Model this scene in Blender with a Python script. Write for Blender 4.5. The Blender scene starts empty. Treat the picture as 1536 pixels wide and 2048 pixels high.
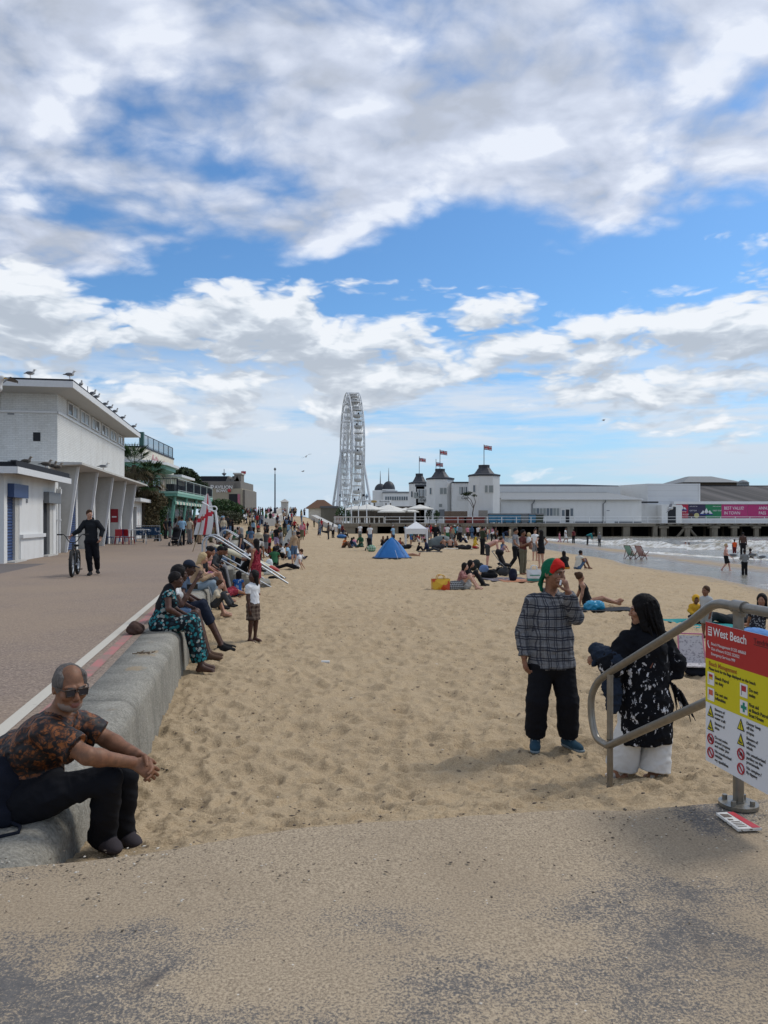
import bpy,bmesh,math,random
import numpy as np
from mathutils import Vector,Matrix,Euler
from math import radians as R,sin,cos,pi
# ------------ scene, camera, light
scene=bpy.context.scene
C=scene.collection
FPX=1500.0
CAMZ=1.5
HX,HY=768.0,1040.0
cam_d=bpy.data.cameras.new("camera")
cam_d.sensor_fit='VERTICAL'
cam_d.sensor_height=36.0
cam_d.lens=36.0*FPX/2048.0
cam_d.shift_y=16.0/2048.0
cam_d.clip_start=0.05
cam_d.clip_end=40000
cam=bpy.data.objects.new("camera",cam_d)
C.objects.link(cam)
cam.location=(0,0,CAMZ)
cam.rotation_euler=(R(90),0,0)
scene.camera=cam
scene.render.engine='CYCLES'
scene.cycles.use_denoising=True
scene.cycles.max_bounces=5
scene.cycles.diffuse_bounces=2
scene.cycles.glossy_bounces=2
scene.cycles.transparent_max_bounces=6
scene.cycles.caustics_reflective=False
scene.cycles.caustics_refractive=False
vs=scene.view_settings
vs.view_transform='Standard'
vs.look='None'
vs.exposure=0.22
vs.gamma=1.0
vs.use_curve_mapping=False
SUN_AZ,SUN_EL=62.0,50.0
sd=bpy.data.lights.new("sun", 'SUN')
sd.energy=1.5
sd.angle=R(14)
sd.color=(1.0,0.95,0.87)
sun=bpy.data.objects.new("sun",sd)
C.objects.link(sun)
sun.rotation_euler=(R(90-SUN_EL),0,R(180-SUN_AZ))
sun.location=(30,20,60)
# ------------ node helper
class NT:
 def __init__(s,tree):
  s.t=tree;s.n=tree.nodes;s.l=tree.links
 def new(s,typ,**kw):
  nd=s.n.new(typ)
  for k,v in kw.items():setattr(nd,k,v)
  return nd
 def put(s,sock,v):
  if v is None:return
  if isinstance(v,bpy.types.NodeSocket):s.l.new(v,sock)
  else:
   if hasattr(sock.default_value, '__len__')and not isinstance(v,(tuple,list)):
    v=(v,)*len(sock.default_value)
   if hasattr(sock.default_value, '__len__')and len(sock.default_value)==4 and len(v)==3:
    v=tuple(v)+(1,)
   sock.default_value=v
 def m(s,op,a,b=None,c=None,clamp=False):
  nd=s.new('ShaderNodeMath',operation=op,use_clamp=clamp)
  s.put(nd.inputs[0],a);s.put(nd.inputs[1],b);s.put(nd.inputs[2],c)
  return nd.outputs[0]
 def vm(s,op,a,b=None,scale=None):
  nd=s.new('ShaderNodeVectorMath',operation=op)
  s.put(nd.inputs[0],a);s.put(nd.inputs[1],b)
  if scale is not None:s.put(nd.inputs['Scale'],scale)
  return nd.outputs[1]if op in('LENGTH', 'DOT_PRODUCT')else nd.outputs[0]
 def sep(s,v):
  nd=s.new('ShaderNodeSeparateXYZ');s.put(nd.inputs[0],v);return nd.outputs
 def comb(s,x,y,z=0.0):
  nd=s.new('ShaderNodeCombineXYZ')
  for i,q in enumerate((x,y,z)):s.put(nd.inputs[i],q)
  return nd.outputs[0]
 def noise(s,vec,scale=1.0,detail=2.0,rough=0.5,dist=0.0,lac=2.0,col=False,d2=False):
  nd=s.new('ShaderNodeTexNoise')
  if d2:nd.noise_dimensions='2D'
  s.put(nd.inputs['Vector'],vec);s.put(nd.inputs['Scale'],scale);s.put(nd.inputs['Detail'],detail)
  s.put(nd.inputs['Roughness'],rough);s.put(nd.inputs['Distortion'],dist);s.put(nd.inputs['Lacunarity'],lac)
  return nd.outputs['Color' if col else 'Fac']
 def voro(s,vec,scale=1.0,feature='F1',out='Distance',rand=1.0):
  nd=s.new('ShaderNodeTexVoronoi',feature=feature)
  s.put(nd.inputs['Vector'],vec);s.put(nd.inputs['Scale'],scale);s.put(nd.inputs['Randomness'],rand)
  return nd.outputs[out]
 def ramp(s,v,lo,hi,a=0.0,b=1.0,smooth=True):
  nd=s.new('ShaderNodeMapRange',interpolation_type='SMOOTHSTEP' if smooth else 'LINEAR')
  nd.clamp=True
  for i,q in enumerate((v,lo,hi,a,b)):s.put(nd.inputs[i],q)
  return nd.outputs[0]
 def mix(s,f,a,b,mode='MIX'):
  nd=s.new('ShaderNodeMix',data_type='RGBA',blend_type=mode)
  s.put(nd.inputs[0],f);s.put(nd.inputs[6],a);s.put(nd.inputs[7],b)
  return nd.outputs[2]
 def cramp(s,v,stops):
  nd=s.new('ShaderNodeValToRGB')
  el=nd.color_ramp.elements
  while len(el)>1:el.remove(el[-1])
  for i,(p,c)in enumerate(stops):
   e=el[0]if i==0 else el.new(p)
   e.position=p;e.color=tuple(c)+(1,)
  s.put(nd.inputs[0],v)
  return nd.outputs[0]
# ------------ sky: Nishita blue with broken cloud
def build_world():
 w=bpy.data.worlds.new("World");scene.world=w;w.use_nodes=True
 w.node_tree.nodes.clear()
 k=NT(w.node_tree)
 sky=k.new('ShaderNodeTexSky',sky_type='NISHITA')
 sky.sun_disc=False
 sky.sun_elevation=R(SUN_EL);sky.sun_rotation=R(SUN_AZ)
 sky.air_density=1.0;sky.dust_density=0.6;sky.ozone_density=2.0
 tc=k.new('ShaderNodeTexCoord')
 D=k.vm('NORMALIZE',tc.outputs['Generated'])
 x,y,z=k.sep(D)
 hor=k.m('SQRT',k.m('ADD',k.m('MULTIPLY',x,x),k.m('MULTIPLY',y,y)))
 e=k.m('DIVIDE',z,k.m('MAXIMUM',hor,0.05))
 az=k.m('ARCTAN2',x,y)
 zz=k.m('ADD',k.m('MAXIMUM',z,0.0),0.28)
 P=k.comb(k.m('DIVIDE',x,zz),k.m('DIVIDE',y,zz),0.0)
 P=k.vm('MULTIPLY',P,(1.55,1.9,1.0))
 P=k.vm('ADD',P,(SKY_OX,SKY_OY,0.0))
 warp=k.vm('SCALE',k.vm('SUBTRACT',k.noise(P,1.3,3,0.55,col=True,d2=True),(0.5,0.5,0.5)),scale=0.22)
 Pw=k.vm('ADD',P,warp)
 def deck(v):
  big=k.noise(v,0.75,2,0.5,d2=True)
  fine=k.noise(v,3.0,8,0.57,d2=True)
  vo_=k.new('ShaderNodeTexVoronoi',feature='F1',voronoi_dimensions='2D');k.put(vo_.inputs['Vector'],v);vo_.inputs['Scale'].default_value=2.4;vo_.inputs['Detail'].default_value=3.0;vo_.inputs['Roughness'].default_value=0.6
  puff=k.m('MINIMUM',k.m('SUBTRACT',0.80,vo_.outputs['Distance']),0.52)
  return k.m('ADD',k.m('ADD',k.m('MULTIPLY',big,0.40),k.m('MULTIPLY',fine,0.62)),k.m('MULTIPLY',puff,0.28))
 d0=deck(Pw)
 d1=deck(k.vm('ADD',Pw,(0.10,0.10,0.0)))
 wob=k.m('SUBTRACT',k.noise(k.comb(k.m('MULTIPLY',az,2.6),k.m('MULTIPLY',e,3.0),3.3),1.0,3,0.5,d2=True),0.5)
 lane=k.m('ADD',k.m('ADD',e,k.m('MULTIPLY',wob,0.13)),k.ramp(az,-0.15,-0.5,0.0,0.09))
 cov=k.ramp(lane,0.30,0.43,0.0,1.0)
 thr=k.m('SUBTRACT',0.74,k.m('MULTIPLY',cov,0.55))
 deck_a=k.ramp(d0,thr,k.m('ADD',thr,0.36))
 sh=k.m('SUBTRACT',d0,d1)
 lit=k.m('ADD',k.m('ADD',0.47,k.m('MULTIPLY',sh,2.9)),k.m('MULTIPLY',k.m('SUBTRACT',k.noise(Pw,1.1,3,0.5,d2=True),0.5),-1.05))
 lit=k.m('SUBTRACT',lit,k.m('MULTIPLY',k.m('MAXIMUM',k.m('SUBTRACT',d0,0.60),0.0),0.6))
 deck_c=k.cramp(lit,[(0.0,(0.43,0.47,0.55)),(0.4,(0.50,0.55,0.66)),(0.75,(0.60,0.65,0.76)),(1.0,(0.73,0.77,0.85))])
 def bank(ee):
  q=k.comb(k.m('MULTIPLY',az,4.2),k.m('MULTIPLY',ee,10.5),7.7)
  q=k.vm('ADD',q,k.vm('SCALE',k.vm('SUBTRACT',k.noise(q,1.6,4,0.55,col=True,d2=True),(0.5,0.5,0.5)),scale=0.45))
  vo_=k.new('ShaderNodeTexVoronoi',feature='F1',voronoi_dimensions='2D');k.put(vo_.inputs['Vector'],q);vo_.inputs['Scale'].default_value=2.0;vo_.inputs['Detail'].default_value=3.0;vo_.inputs['Roughness'].default_value=0.6
  n=k.m('ADD',k.m('MULTIPLY',k.noise(q,1.25,9,0.56,d2=True),0.75),k.m('MULTIPLY',k.m('MINIMUM',k.m('SUBTRACT',0.80,vo_.outputs['Distance']),0.52),0.30))
  top=k.m('MULTIPLY',k.m('SUBTRACT',k.noise(k.comb(k.m('MULTIPLY',az,4.1),0.0,4.4),1.0,2,0.5,d2=True),0.5),0.20)
  top=k.m('ADD',top,k.m('MULTIPLY',k.m('SINE',k.m('ADD',k.m('MULTIPLY',az,5.0),0.3)),0.018))
  bot=k.m('MULTIPLY',k.m('SUBTRACT',k.noise(k.comb(k.m('MULTIPLY',az,3.3),5.0,1.4),1.0,3,0.55,d2=True),0.5),0.16)
  b=k.m('MULTIPLY',k.ramp(k.m('ADD',ee,top),0.345,0.245),k.ramp(k.m('ADD',ee,bot),0.09,0.17))
  b=k.m('SUBTRACT',b,k.m('MULTIPLY',k.m('MULTIPLY',k.ramp(ee,0.115,0.15),k.ramp(ee,0.205,0.165)),0.15))
  return k.m('ADD',n,k.m('MULTIPLY',k.m('SUBTRACT',b,0.5),0.36))
 b0=bank(e)
 b1=bank(k.m('ADD',e,0.022))
 bank_a=k.m('MULTIPLY',k.ramp(b0,0.32,0.49),k.ramp(e,0.385,0.33))
 blit=k.m('ADD',0.60,k.m('MULTIPLY',k.m('SUBTRACT',b0,b1),2.6))
 blit=k.m('SUBTRACT',blit,k.m('MULTIPLY',k.m('MAXIMUM',k.m('SUBTRACT',b1,0.45),0.0),1.45))
 bank_c=k.cramp(blit,[(0.0,(0.42,0.47,0.54)),(0.4,(0.49,0.54,0.61)),(0.7,(0.63,0.68,0.74)),(1.0,(0.77,0.80,0.84))])
 q=k.comb(k.m('MULTIPLY',az,3.0),k.m('MULTIPLY',e,26.0),1.2)
 st=k.noise(q,1.0,7,0.6,d2=True)
 st_a=k.m('MULTIPLY',k.ramp(st,0.28,0.58),k.m('MULTIPLY',k.ramp(e,0.25,0.15),0.92))
 st_c=k.mix(k.ramp(e,0.0,0.16),(0.50,0.61,0.72),(0.60,0.66,0.74))
 S=0.1
 col=k.mix(1.0,sky.outputs[0],SKY_TINT, 'MULTIPLY')
 inv=1.0/S
 def up(c):return k.vm('SCALE',c,scale=inv)
 haze=k.mix(k.m('MULTIPLY',k.ramp(e,0.20,0.0),0.75),col,up(k.comb(0.42,0.57,0.73)))
 col=haze
 col=k.mix(st_a,col,up(st_c))
 col=k.mix(k.m('MULTIPLY',deck_a,0.96),col,up(deck_c))
 col=k.mix(k.m('MULTIPLY',bank_a,0.97),col,up(bank_c))
 bg=k.new('ShaderNodeBackground');k.put(bg.inputs[0],col);bg.inputs[1].default_value=S
 out=k.new('ShaderNodeOutputWorld');k.l.new(bg.outputs[0],out.inputs[0])
 w.cycles.sampling_method='MANUAL';w.cycles.sample_map_resolution=512
SKY_OX,SKY_OY=0.4,5.5
SKY_TINT=(0.64,0.97,1.22)
build_world()
# ------------ placing
def G(px,py,z=0.0):
 """point of the plane at height z that shows at photograph pixel (px, py)"""
 d=(CAMZ-z)*FPX/(py-HY)
 return Vector(((px-HX)/FPX*d,d,z))
def W(px,py,d):
 """point at depth d (metres in front of the eye) at photograph pixel"""
 return Vector(((px-HX)/FPX*d,d,CAMZ-(py-HY)/FPX*d))
PA=math.atan2(267.0,1500.0)
EV=Vector((-sin(PA),cos(PA),0));EU=Vector((cos(PA),sin(PA),0))
def UV(u,v,z=0.0):
 p=EU*u+EV*v
 return Vector((p.x,p.y,z))
def uv_of(p):return(p.x*EU.x+p.y*EU.y,p.x*EV.x+p.y*EV.y)
# ------------ mesh building
class MB:
 """collects verts and faces for ONE mesh; faces carry a material slot and a smooth flag"""
 def __init__(s):s.v=[];s.f=[];s.mi=[];s.sm=[]
 def add(s,vs,fs,mi=0,smooth=False):
  o=len(s.v);s.v+=[tuple(q)for q in vs]
  for f in fs:s.f.append(tuple(i+o for i in f));s.mi.append(mi);s.sm.append(smooth)
  return s
 def box(s,c,size,rz=0.0,mi=0,M=None):
  x,y,z=(q/2 for q in size);c=Vector(c)
  rot=M if M is not None else Matrix.Rotation(rz,3, 'Z')
  vs=[c+rot@Vector((sx*x,sy*y,sz*z))for sz in(-1,1)for sy in(-1,1)for sx in(-1,1)]
  s.add(vs,[(0,2,3,1),(4,5,7,6),(0,1,5,4),(2,6,7,3),(0,4,6,2),(1,3,7,5)],mi)
  return s
 def span(s,lo,hi,mi=0):
  lo=Vector(lo);hi=Vector(hi)
  return s.box((lo+hi)/2,hi-lo,mi=mi)
 def quad(s,a,b,c,d,mi=0):return s.add([a,b,c,d],[(0,1,2,3)],mi)
 def prism(s,poly,z0,z1,mi=0,xf=None):
  """poly: xy outline (counter-clockwise) extruded z0..z1"""
  n=len(poly)
  vs=[Vector((p[0],p[1],z0))for p in poly]+[Vector((p[0],p[1],z1))for p in poly]
  if xf:vs=[xf(q)for q in vs]
  fs=[tuple(range(n-1,-1,-1)),tuple(range(n,2*n))]+[(i,(i+1)%n,n+(i+1)%n,n+i)for i in range(n)]
  return s.add(vs,fs,mi)
 def tube(s,pts,r,n=8,mi=0,caps=True,flat=1.0):
  pts=[Vector(p)for p in pts];rs=r if isinstance(r,(list,tuple))else[r]*len(pts)
  rings=[];up=None
  for i,p in enumerate(pts):
   t=(pts[min(i+1,len(pts)-1)]-pts[max(i-1,0)])
   t=t.normalized()if t.length>1e-9 else Vector((0,0,1))
   if up is None:up=Vector((0,0,1))if abs(t.z)<0.9 else Vector((0,1,0))
   a=t.cross(up)
   a=a.normalized()if a.length>1e-6 else t.orthogonal().normalized()
   b=a.cross(t).normalized();up=b
   rings.append([p+(a*cos(2*pi*k/n)+b*sin(2*pi*k/n)*flat)*rs[i]for k in range(n)])
  vs=[q for ring in rings for q in ring]
  fs=[(i*n+k,i*n+(k+1)%n,(i+1)*n+(k+1)%n,(i+1)*n+k)for i in range(len(pts)-1)for k in range(n)]
  s.add(vs,fs,mi,n>4)
  if caps:
   s.add(rings[0],[tuple(range(n-1,-1,-1))],mi);s.add(rings[-1],[tuple(range(n))],mi)
  return s
 def lathe(s,prof,c=(0,0,0),n=16,mi=0,M=None,smooth=True):
  c=Vector(c)
  vs=[]
  for r,z in prof:
   for k in range(n):
    q=Vector((r*cos(2*pi*k/n),r*sin(2*pi*k/n),z))
    vs.append(c+(M@q if M is not None else q))
  fs=[(i*n+k,i*n+(k+1)%n,(i+1)*n+(k+1)%n,(i+1)*n+k)for i in range(len(prof)-1)for k in range(n)]
  return s.add(vs,fs,mi,smooth)
 def torus(s,c,Rr,r,M=None,n=24,m=8,mi=0):
  c=Vector(c);vs=[]
  for i in range(n):
   a=2*pi*i/n
   for j in range(m):
    b=2*pi*j/m
    q=Vector(((Rr+r*cos(b))*cos(a),(Rr+r*cos(b))*sin(a),r*sin(b)))
    vs.append(c+(M@q if M is not None else q))
  fs=[(i*m+j,((i+1)%n)*m+j,((i+1)%n)*m+(j+1)%m,i*m+(j+1)%m)for i in range(n)for j in range(m)]
  return s.add(vs,fs,mi,True)
 def ball(s,c,r,n=10,m=6,mi=0,M=None):
  c=Vector(c);r=r if isinstance(r,(tuple,list))else(r,r,r);vs=[]
  for i in range(m+1):
   t=pi*i/m
   for k in range(n):
    a=2*pi*k/n
    q=Vector((r[0]*sin(t)*cos(a),r[1]*sin(t)*sin(a),-r[2]*cos(t)))
    vs.append(c+(M@q if M is not None else q))
  fs=[(i*n+k,i*n+(k+1)%n,(i+1)*n+(k+1)%n,(i+1)*n+k)for i in range(m)for k in range(n)]
  return s.add(vs,fs,mi,True)
 def build(s,name,mats,parent=None,bevel=0.0):
  me=bpy.data.meshes.new(name)
  me.from_pydata(s.v,[],s.f)
  mats=mats if isinstance(mats,(list,tuple))else[mats]
  for m in mats:me.materials.append(m)
  me.polygons.foreach_set('material_index',s.mi)
  me.polygons.foreach_set('use_smooth',s.sm)
  me.validate();me.update()
  o=bpy.data.objects.new(name,me);C.objects.link(o)
  if parent is not None:o.parent=parent
  if bevel:
   b=o.modifiers.new("bevel", 'BEVEL');b.width=bevel;b.segments=2;b.limit_method='ANGLE'
  return o
def thing(name,label,cat,loc=(0,0,0),rz=0.0,group=None):
 o=bpy.data.objects.new(name,None);C.objects.link(o)
 o.empty_display_size=0.2
 o.location=loc;o.rotation_euler=(0,0,rz)
 return tag(o,label,cat,group)
def tag(o,label=None,cat=None,group=None,kind=None):
 if label:o['label']=label
 if cat:o['category']=cat
 if group:o['group']=group
 if kind:o['kind']=kind
 return o
def struct(o):o['kind']='structure';return o
def text_mesh(txt,size,mat,name='lettering',parent=None,M=None,extrude=0.001,align='LEFT',spacing=1.0,shear=0.0,bold=0.0,sx=1.0):
 cu=bpy.data.curves.new('t', 'FONT');cu.body=txt;cu.size=size;cu.extrude=extrude
 cu.align_x=align;cu.space_character=spacing;cu.shear=shear;cu.offset=bold;cu.resolution_u=3
 o=bpy.data.objects.new('t',cu);C.objects.link(o)
 dg=bpy.context.evaluated_depsgraph_get()
 me=bpy.data.meshes.new_from_object(o.evaluated_get(dg))
 bpy.data.objects.remove(o);bpy.data.curves.remove(cu)
 if sx!=1.0:me.transform(Matrix.Diagonal((sx,1,1,1)))
 if M is not None:me.transform(M)
 me.materials.clear();me.materials.append(mat);me.name=name
 ob=bpy.data.objects.new(name,me);C.objects.link(ob)
 if parent is not None:ob.parent=parent
 return ob
# ------------ numpy noise
def _hash(ix,iy,seed):
 h=(ix*374761393+iy*668265263+seed*974711)&0xffffffff
 h=((h^(h>>13))*1274126177)&0xffffffff
 return((h^(h>>16))&0xffff)/65535.0
def vnoise(x,y,seed=0):
 ix=np.floor(x).astype(np.int64);iy=np.floor(y).astype(np.int64)
 fx=x-ix;fy=y-iy
 fx=fx*fx*(3-2*fx);fy=fy*fy*(3-2*fy)
 a=_hash(ix,iy,seed);b=_hash(ix+1,iy,seed);c=_hash(ix,iy+1,seed);d=_hash(ix+1,iy+1,seed)
 return(a+(b-a)*fx)*(1-fy)+(c+(d-c)*fx)*fy
def fbm(x,y,oct=4,seed=0,g=0.5):
 s=0.0;a=1.0;t=0.0
 for i in range(oct):
  s=s+a*vnoise(x*2**i+i*17.3,y*2**i-i*9.1,seed+i);t+=a;a*=g
 return s/t
def np_mesh(name,co,faces,mats,mi=None,smooth=True,parent=None):
 co=np.asarray(co,np.float32);faces=np.asarray(faces,np.int32)
 me=bpy.data.meshes.new(name)
 me.vertices.add(len(co));me.vertices.foreach_set('co',co.ravel())
 n,kk=faces.shape
 me.loops.add(n*kk);me.loops.foreach_set('vertex_index',faces.ravel())
 me.polygons.add(n)
 me.polygons.foreach_set('loop_start',np.arange(0,n*kk,kk,dtype=np.int32))
 try:me.polygons.foreach_set('loop_total',np.full(n,kk,np.int32))
 except Exception:pass
 for m in(mats if isinstance(mats,(list,tuple))else[mats]):me.materials.append(m)
 if mi is not None:me.polygons.foreach_set('material_index',np.asarray(mi,np.int32))
 me.polygons.foreach_set('use_smooth',np.full(n,smooth))
 me.update(calc_edges=True)
 o=bpy.data.objects.new(name,me);C.objects.link(o)
 if parent is not None:o.parent=parent
 return o
# ------------ materials
MATS={}
def mat(name,color=None,rough=0.7,metal=0.0,fn=None,spec=0.4,**kw):
 """procedural principled material with slight mottling; fn(k, coords) may return dict of sockets"""
 if name in MATS:return MATS[name]
 m=bpy.data.materials.new(name);m.use_nodes=True
 k=NT(m.node_tree);bs=m.node_tree.nodes['Principled BSDF']
 bs.inputs['Roughness'].default_value=rough;bs.inputs['Metallic'].default_value=metal
 bs.inputs['Specular IOR Level'].default_value=spec
 tc=k.new('ShaderNodeTexCoord').outputs['Object']
 res={}
 if fn:res=fn(k,tc)or{}
 if 'Base Color' not in res:
  amt=kw.get('mottle',0.12);sc=kw.get('mscale',9.0)
  n=k.noise(tc,sc,5,0.6)
  lo=tuple(c*(1-amt)for c in color);hi=tuple(min(1,c*(1+amt))for c in color)
  res['Base Color']=k.mix(n,lo,hi)
  b=kw.get('bump',0.0)
  if b:
   bn=k.new('ShaderNodeBump');bn.inputs['Strength'].default_value=b;bn.inputs['Distance'].default_value=kw.get('bdist',0.01)
   k.put(bn.inputs['Height'],k.noise(tc,kw.get('bscale',60.0),4,0.6));res['Normal']=bn.outputs[0]
 for key,v in res.items():k.put(bs.inputs[key],v)
 MATS[name]=m
 return m
def bump(k,h,strength=0.3,dist=0.01):
 bn=k.new('ShaderNodeBump');bn.inputs['Strength'].default_value=strength;bn.inputs['Distance'].default_value=dist
 k.put(bn.inputs['Height'],h);return bn.outputs[0]
def paint(name,c,rough=0.55,**kw):return mat(name,c,rough,**kw)
# ------------ ground materials
def m_sand(k,tc):
 big=k.noise(tc,0.35,4,0.6);mid=k.noise(tc,3.0,5,0.6);fine=k.noise(tc,85.0,3,0.8)
 c=k.mix(k.ramp(big,0.3,0.7),(0.40,0.292,0.168),(0.475,0.358,0.215))
 c=k.mix(k.m('MULTIPLY',k.ramp(mid,0.35,0.75),0.4),c,(0.335,0.232,0.122))
 c=k.mix(0.55,c,k.mix(k.ramp(fine,.3,.7),(0.25,0.178,0.105),(0.62,0.485,0.315)))
 v1=k.voro(tc,14.0);v1c=k.new('ShaderNodeTexVoronoi');k.put(v1c.inputs['Vector'],tc);v1c.inputs['Scale'].default_value=14.0
 sel=k.sep(v1c.outputs['Color'])[0]
 dens=k.ramp(k.noise(tc,0.5,3,0.5),0.40,0.62,0.16,0.6)
 spot=k.m('MULTIPLY',k.ramp(v1c.outputs['Distance'],0.20,0.11),k.m('LESS_THAN',sel,dens))
 v2=k.new('ShaderNodeTexVoronoi');k.put(v2.inputs['Vector'],tc);v2.inputs['Scale'].default_value=5.0
 spot=k.m('MAXIMUM',spot,k.m('MULTIPLY',k.ramp(v2.outputs['Distance'],0.16,0.09),k.m('LESS_THAN',k.sep(v2.outputs['Color'])[0],0.35)))
 c=k.mix(k.m('MULTIPLY',spot,0.75),c,(0.09,0.065,0.045))
 pale=k.m('MULTIPLY',k.ramp(v1c.outputs['Distance'],0.13,0.06),k.m('GREATER_THAN',sel,0.985))
 c=k.mix(pale,c,(0.72,0.66,0.55))
 zz=k.sep(tc)[2]
 wet=k.ramp(k.m('ADD',zz,k.m('MULTIPLY',k.m('SUBTRACT',mid,0.5),0.05)),-0.93,-1.01)
 c=k.mix(k.m('MULTIPLY',wet,0.85),c,(0.20,0.145,0.09))
 rough=k.ramp(wet,0.0,1.0,0.92,0.28)
 h=k.m('ADD',k.m('MULTIPLY',k.noise(tc,13.0,6,0.68),1.0),k.m('MULTIPLY',fine,0.20))
 return{'Base Color':c, 'Roughness':rough, 'Normal':bump(k,h,0.75,0.045)}
M_sand=mat('sand',fn=m_sand,spec=0.25)
def m_apron(k,tc):
 x,y,z=k.sep(tc)
 w=k.vm('ADD',tc,k.vm('SCALE',k.noise(tc,1.6,3,0.5,col=True),scale=0.5))
 st=k.vm('MULTIPLY',w,(0.75,1.2,1.0))
 patch=k.noise(st,1.5,6,0.62)
 grain=k.noise(tc,95.0,3,0.8);grain2=k.noise(tc,30.0,4,0.75)
 edge=k.m('ADD',k.m('MULTIPLY',x,-0.175),k.m('MULTIPLY',y,0.985))
 cover=k.m('ADD',k.m('ADD',0.5,k.m('MULTIPLY',k.m('SUBTRACT',patch,0.5),2.0)),k.ramp(edge,2.55,3.3,0.0,0.42))
 bare=k.m('MULTIPLY',k.ramp(x,1.42,1.62),k.ramp(k.m('ADD',edge,k.m('MULTIPLY',x,-0.55)),2.1,2.5))
 bare2=k.m('MULTIPLY',k.ramp(k.m('ADD',x,k.m('MULTIPLY',k.noise(tc,5.0,3,0.5),0.25)),-1.20,-1.32),k.m('MULTIPLY',k.ramp(edge,3.30,3.36),k.ramp(edge,3.62,3.56)))
 cover=k.m('SUBTRACT',cover,k.m('MULTIPLY',k.m('MAXIMUM',bare,bare2),0.52))
 cover=k.m('ADD',cover,k.m('MULTIPLY',k.m('SUBTRACT',grain,0.5),1.5))
 cover=k.m('ADD',cover,k.m('MULTIPLY',k.m('SUBTRACT',grain2,0.5),0.5))
 f=k.ramp(cover,0.22,0.62)
 tar=k.mix(grain2,(0.060,0.060,0.063),(0.20,0.185,0.17))
 sandc=k.mix(k.ramp(grain,.35,.65),(0.24,0.187,0.128),(0.48,0.382,0.265))
 sandc=k.mix(k.m('MULTIPLY',k.ramp(k.noise(tc,0.9,3,0.5),0.4,0.7),0.45),sandc,(0.28,0.215,0.145))
 c=k.mix(f,tar,sandc)
 vv=k.new('ShaderNodeTexVoronoi');k.put(vv.inputs['Vector'],k.vm('MULTIPLY',w,(2.2,1.0,1.0)));vv.inputs['Scale'].default_value=1.7
 sc=k.m('MULTIPLY',k.ramp(vv.outputs['Distance'],0.20,0.05),k.m('LESS_THAN',k.sep(vv.outputs['Color'])[0],0.45))
 c=k.mix(k.m('MULTIPLY',k.m('MULTIPLY',sc,k.ramp(edge,3.2,2.7)),k.ramp(grain2,0.35,0.6,0.3,0.9)),c,(0.075,0.073,0.078))
 v1=k.new('ShaderNodeTexVoronoi');k.put(v1.inputs['Vector'],tc);v1.inputs['Scale'].default_value=52.0
 sel=k.sep(v1.outputs['Color'])[0]
 dense=k.ramp(edge,3.0,3.5,0.06,0.6)
 spot=k.m('MULTIPLY',k.ramp(v1.outputs['Distance'],0.28,0.18),k.m('LESS_THAN',sel,dense))
 c=k.mix(k.m('MULTIPLY',spot,0.8),c,k.mix(k.sep(v1.outputs['Color'])[1],(0.10,0.075,0.06),(0.42,0.33,0.24)))
 pale=k.m('MULTIPLY',k.ramp(v1.outputs['Distance'],0.24,0.14),k.m('GREATER_THAN',sel,0.99))
 c=k.mix(pale,c,(0.62,0.57,0.49))
 h=k.m('ADD',k.m('MULTIPLY',grain2,0.8),k.m('ADD',k.m('MULTIPLY',grain,0.5),k.m('MULTIPLY',spot,0.6)))
 return{'Base Color':c, 'Normal':bump(k,h,0.6,0.007)}
M_apron=mat('sandy_asphalt',fn=m_apron,rough=0.93,spec=0.2)
def m_prom(k,tc):
 x,y,z=k.sep(tc)
 g=k.ramp(k.noise(tc,34.0,3,0.8),.3,.7);g2=k.noise(tc,9.0,5,0.75);b=k.noise(tc,0.22,4,0.6)
 c=k.mix(g,(0.125,0.092,0.072),(0.40,0.312,0.245))
 c=k.mix(k.m('MULTIPLY',k.ramp(g2,.4,.62),0.45),c,(0.15,0.112,0.092))
 c=k.mix(k.m('MULTIPLY',k.ramp(b,0.38,0.66),0.5),c,(0.33,0.245,0.165))
 dist=k.ramp(y,12.0,30.0)
 c=k.mix(k.m('MULTIPLY',dist,0.45),c,(0.31,0.235,0.175))
 u=k.m('ADD',k.m('MULTIPLY',x,EU.x),k.m('MULTIPLY',y,EU.y));v=k.m('ADD',k.m('MULTIPLY',x,EV.x),k.m('MULTIPLY',y,EV.y))
 pm=k.m('MULTIPLY',k.ramp(u,-6.85,-6.95),k.ramp(v,27.6,27.3))
 c=k.mix(k.m('MULTIPLY',pm,0.8),c,k.mix(g,(0.075,0.07,0.07),(0.17,0.155,0.15)))
 return{'Base Color':c, 'Normal':bump(k,g,0.35,0.006)}
M_prom=mat('promenade_tarmac',fn=m_prom,rough=0.9,spec=0.25)
def m_wallc(k,tc):
 g=k.ramp(k.noise(tc,48.0,4,0.75),.3,.7);st=k.noise(k.vm('MULTIPLY',tc,(1.5,1.5,0.6)),2.3,6,0.65);gr=k.noise(tc,0.9,4,0.6)
 c=k.mix(k.ramp(st,0.3,0.7),(0.165,0.156,0.132),(0.40,0.375,0.315))
 c=k.mix(0.5,c,k.mix(g,(0.13,0.122,0.102),(0.50,0.47,0.40)))
 c=k.mix(k.m('MULTIPLY',k.ramp(gr,0.55,0.70),0.35),c,(0.15,0.155,0.10))
 up=k.sep(k.new('ShaderNodeNewGeometry').outputs['Normal'])[2]
 sd_=k.m('MULTIPLY',k.ramp(k.noise(tc,1.9,5,0.6),0.56,0.66),k.ramp(up,0.9,0.98))
 c=k.mix(k.m('MULTIPLY',sd_,0.75),c,(0.38,0.28,0.165))
 return{'Base Color':c, 'Normal':bump(k,k.m('ADD',g,k.noise(tc,12.0,5,.7)),0.6,0.012)}
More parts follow.
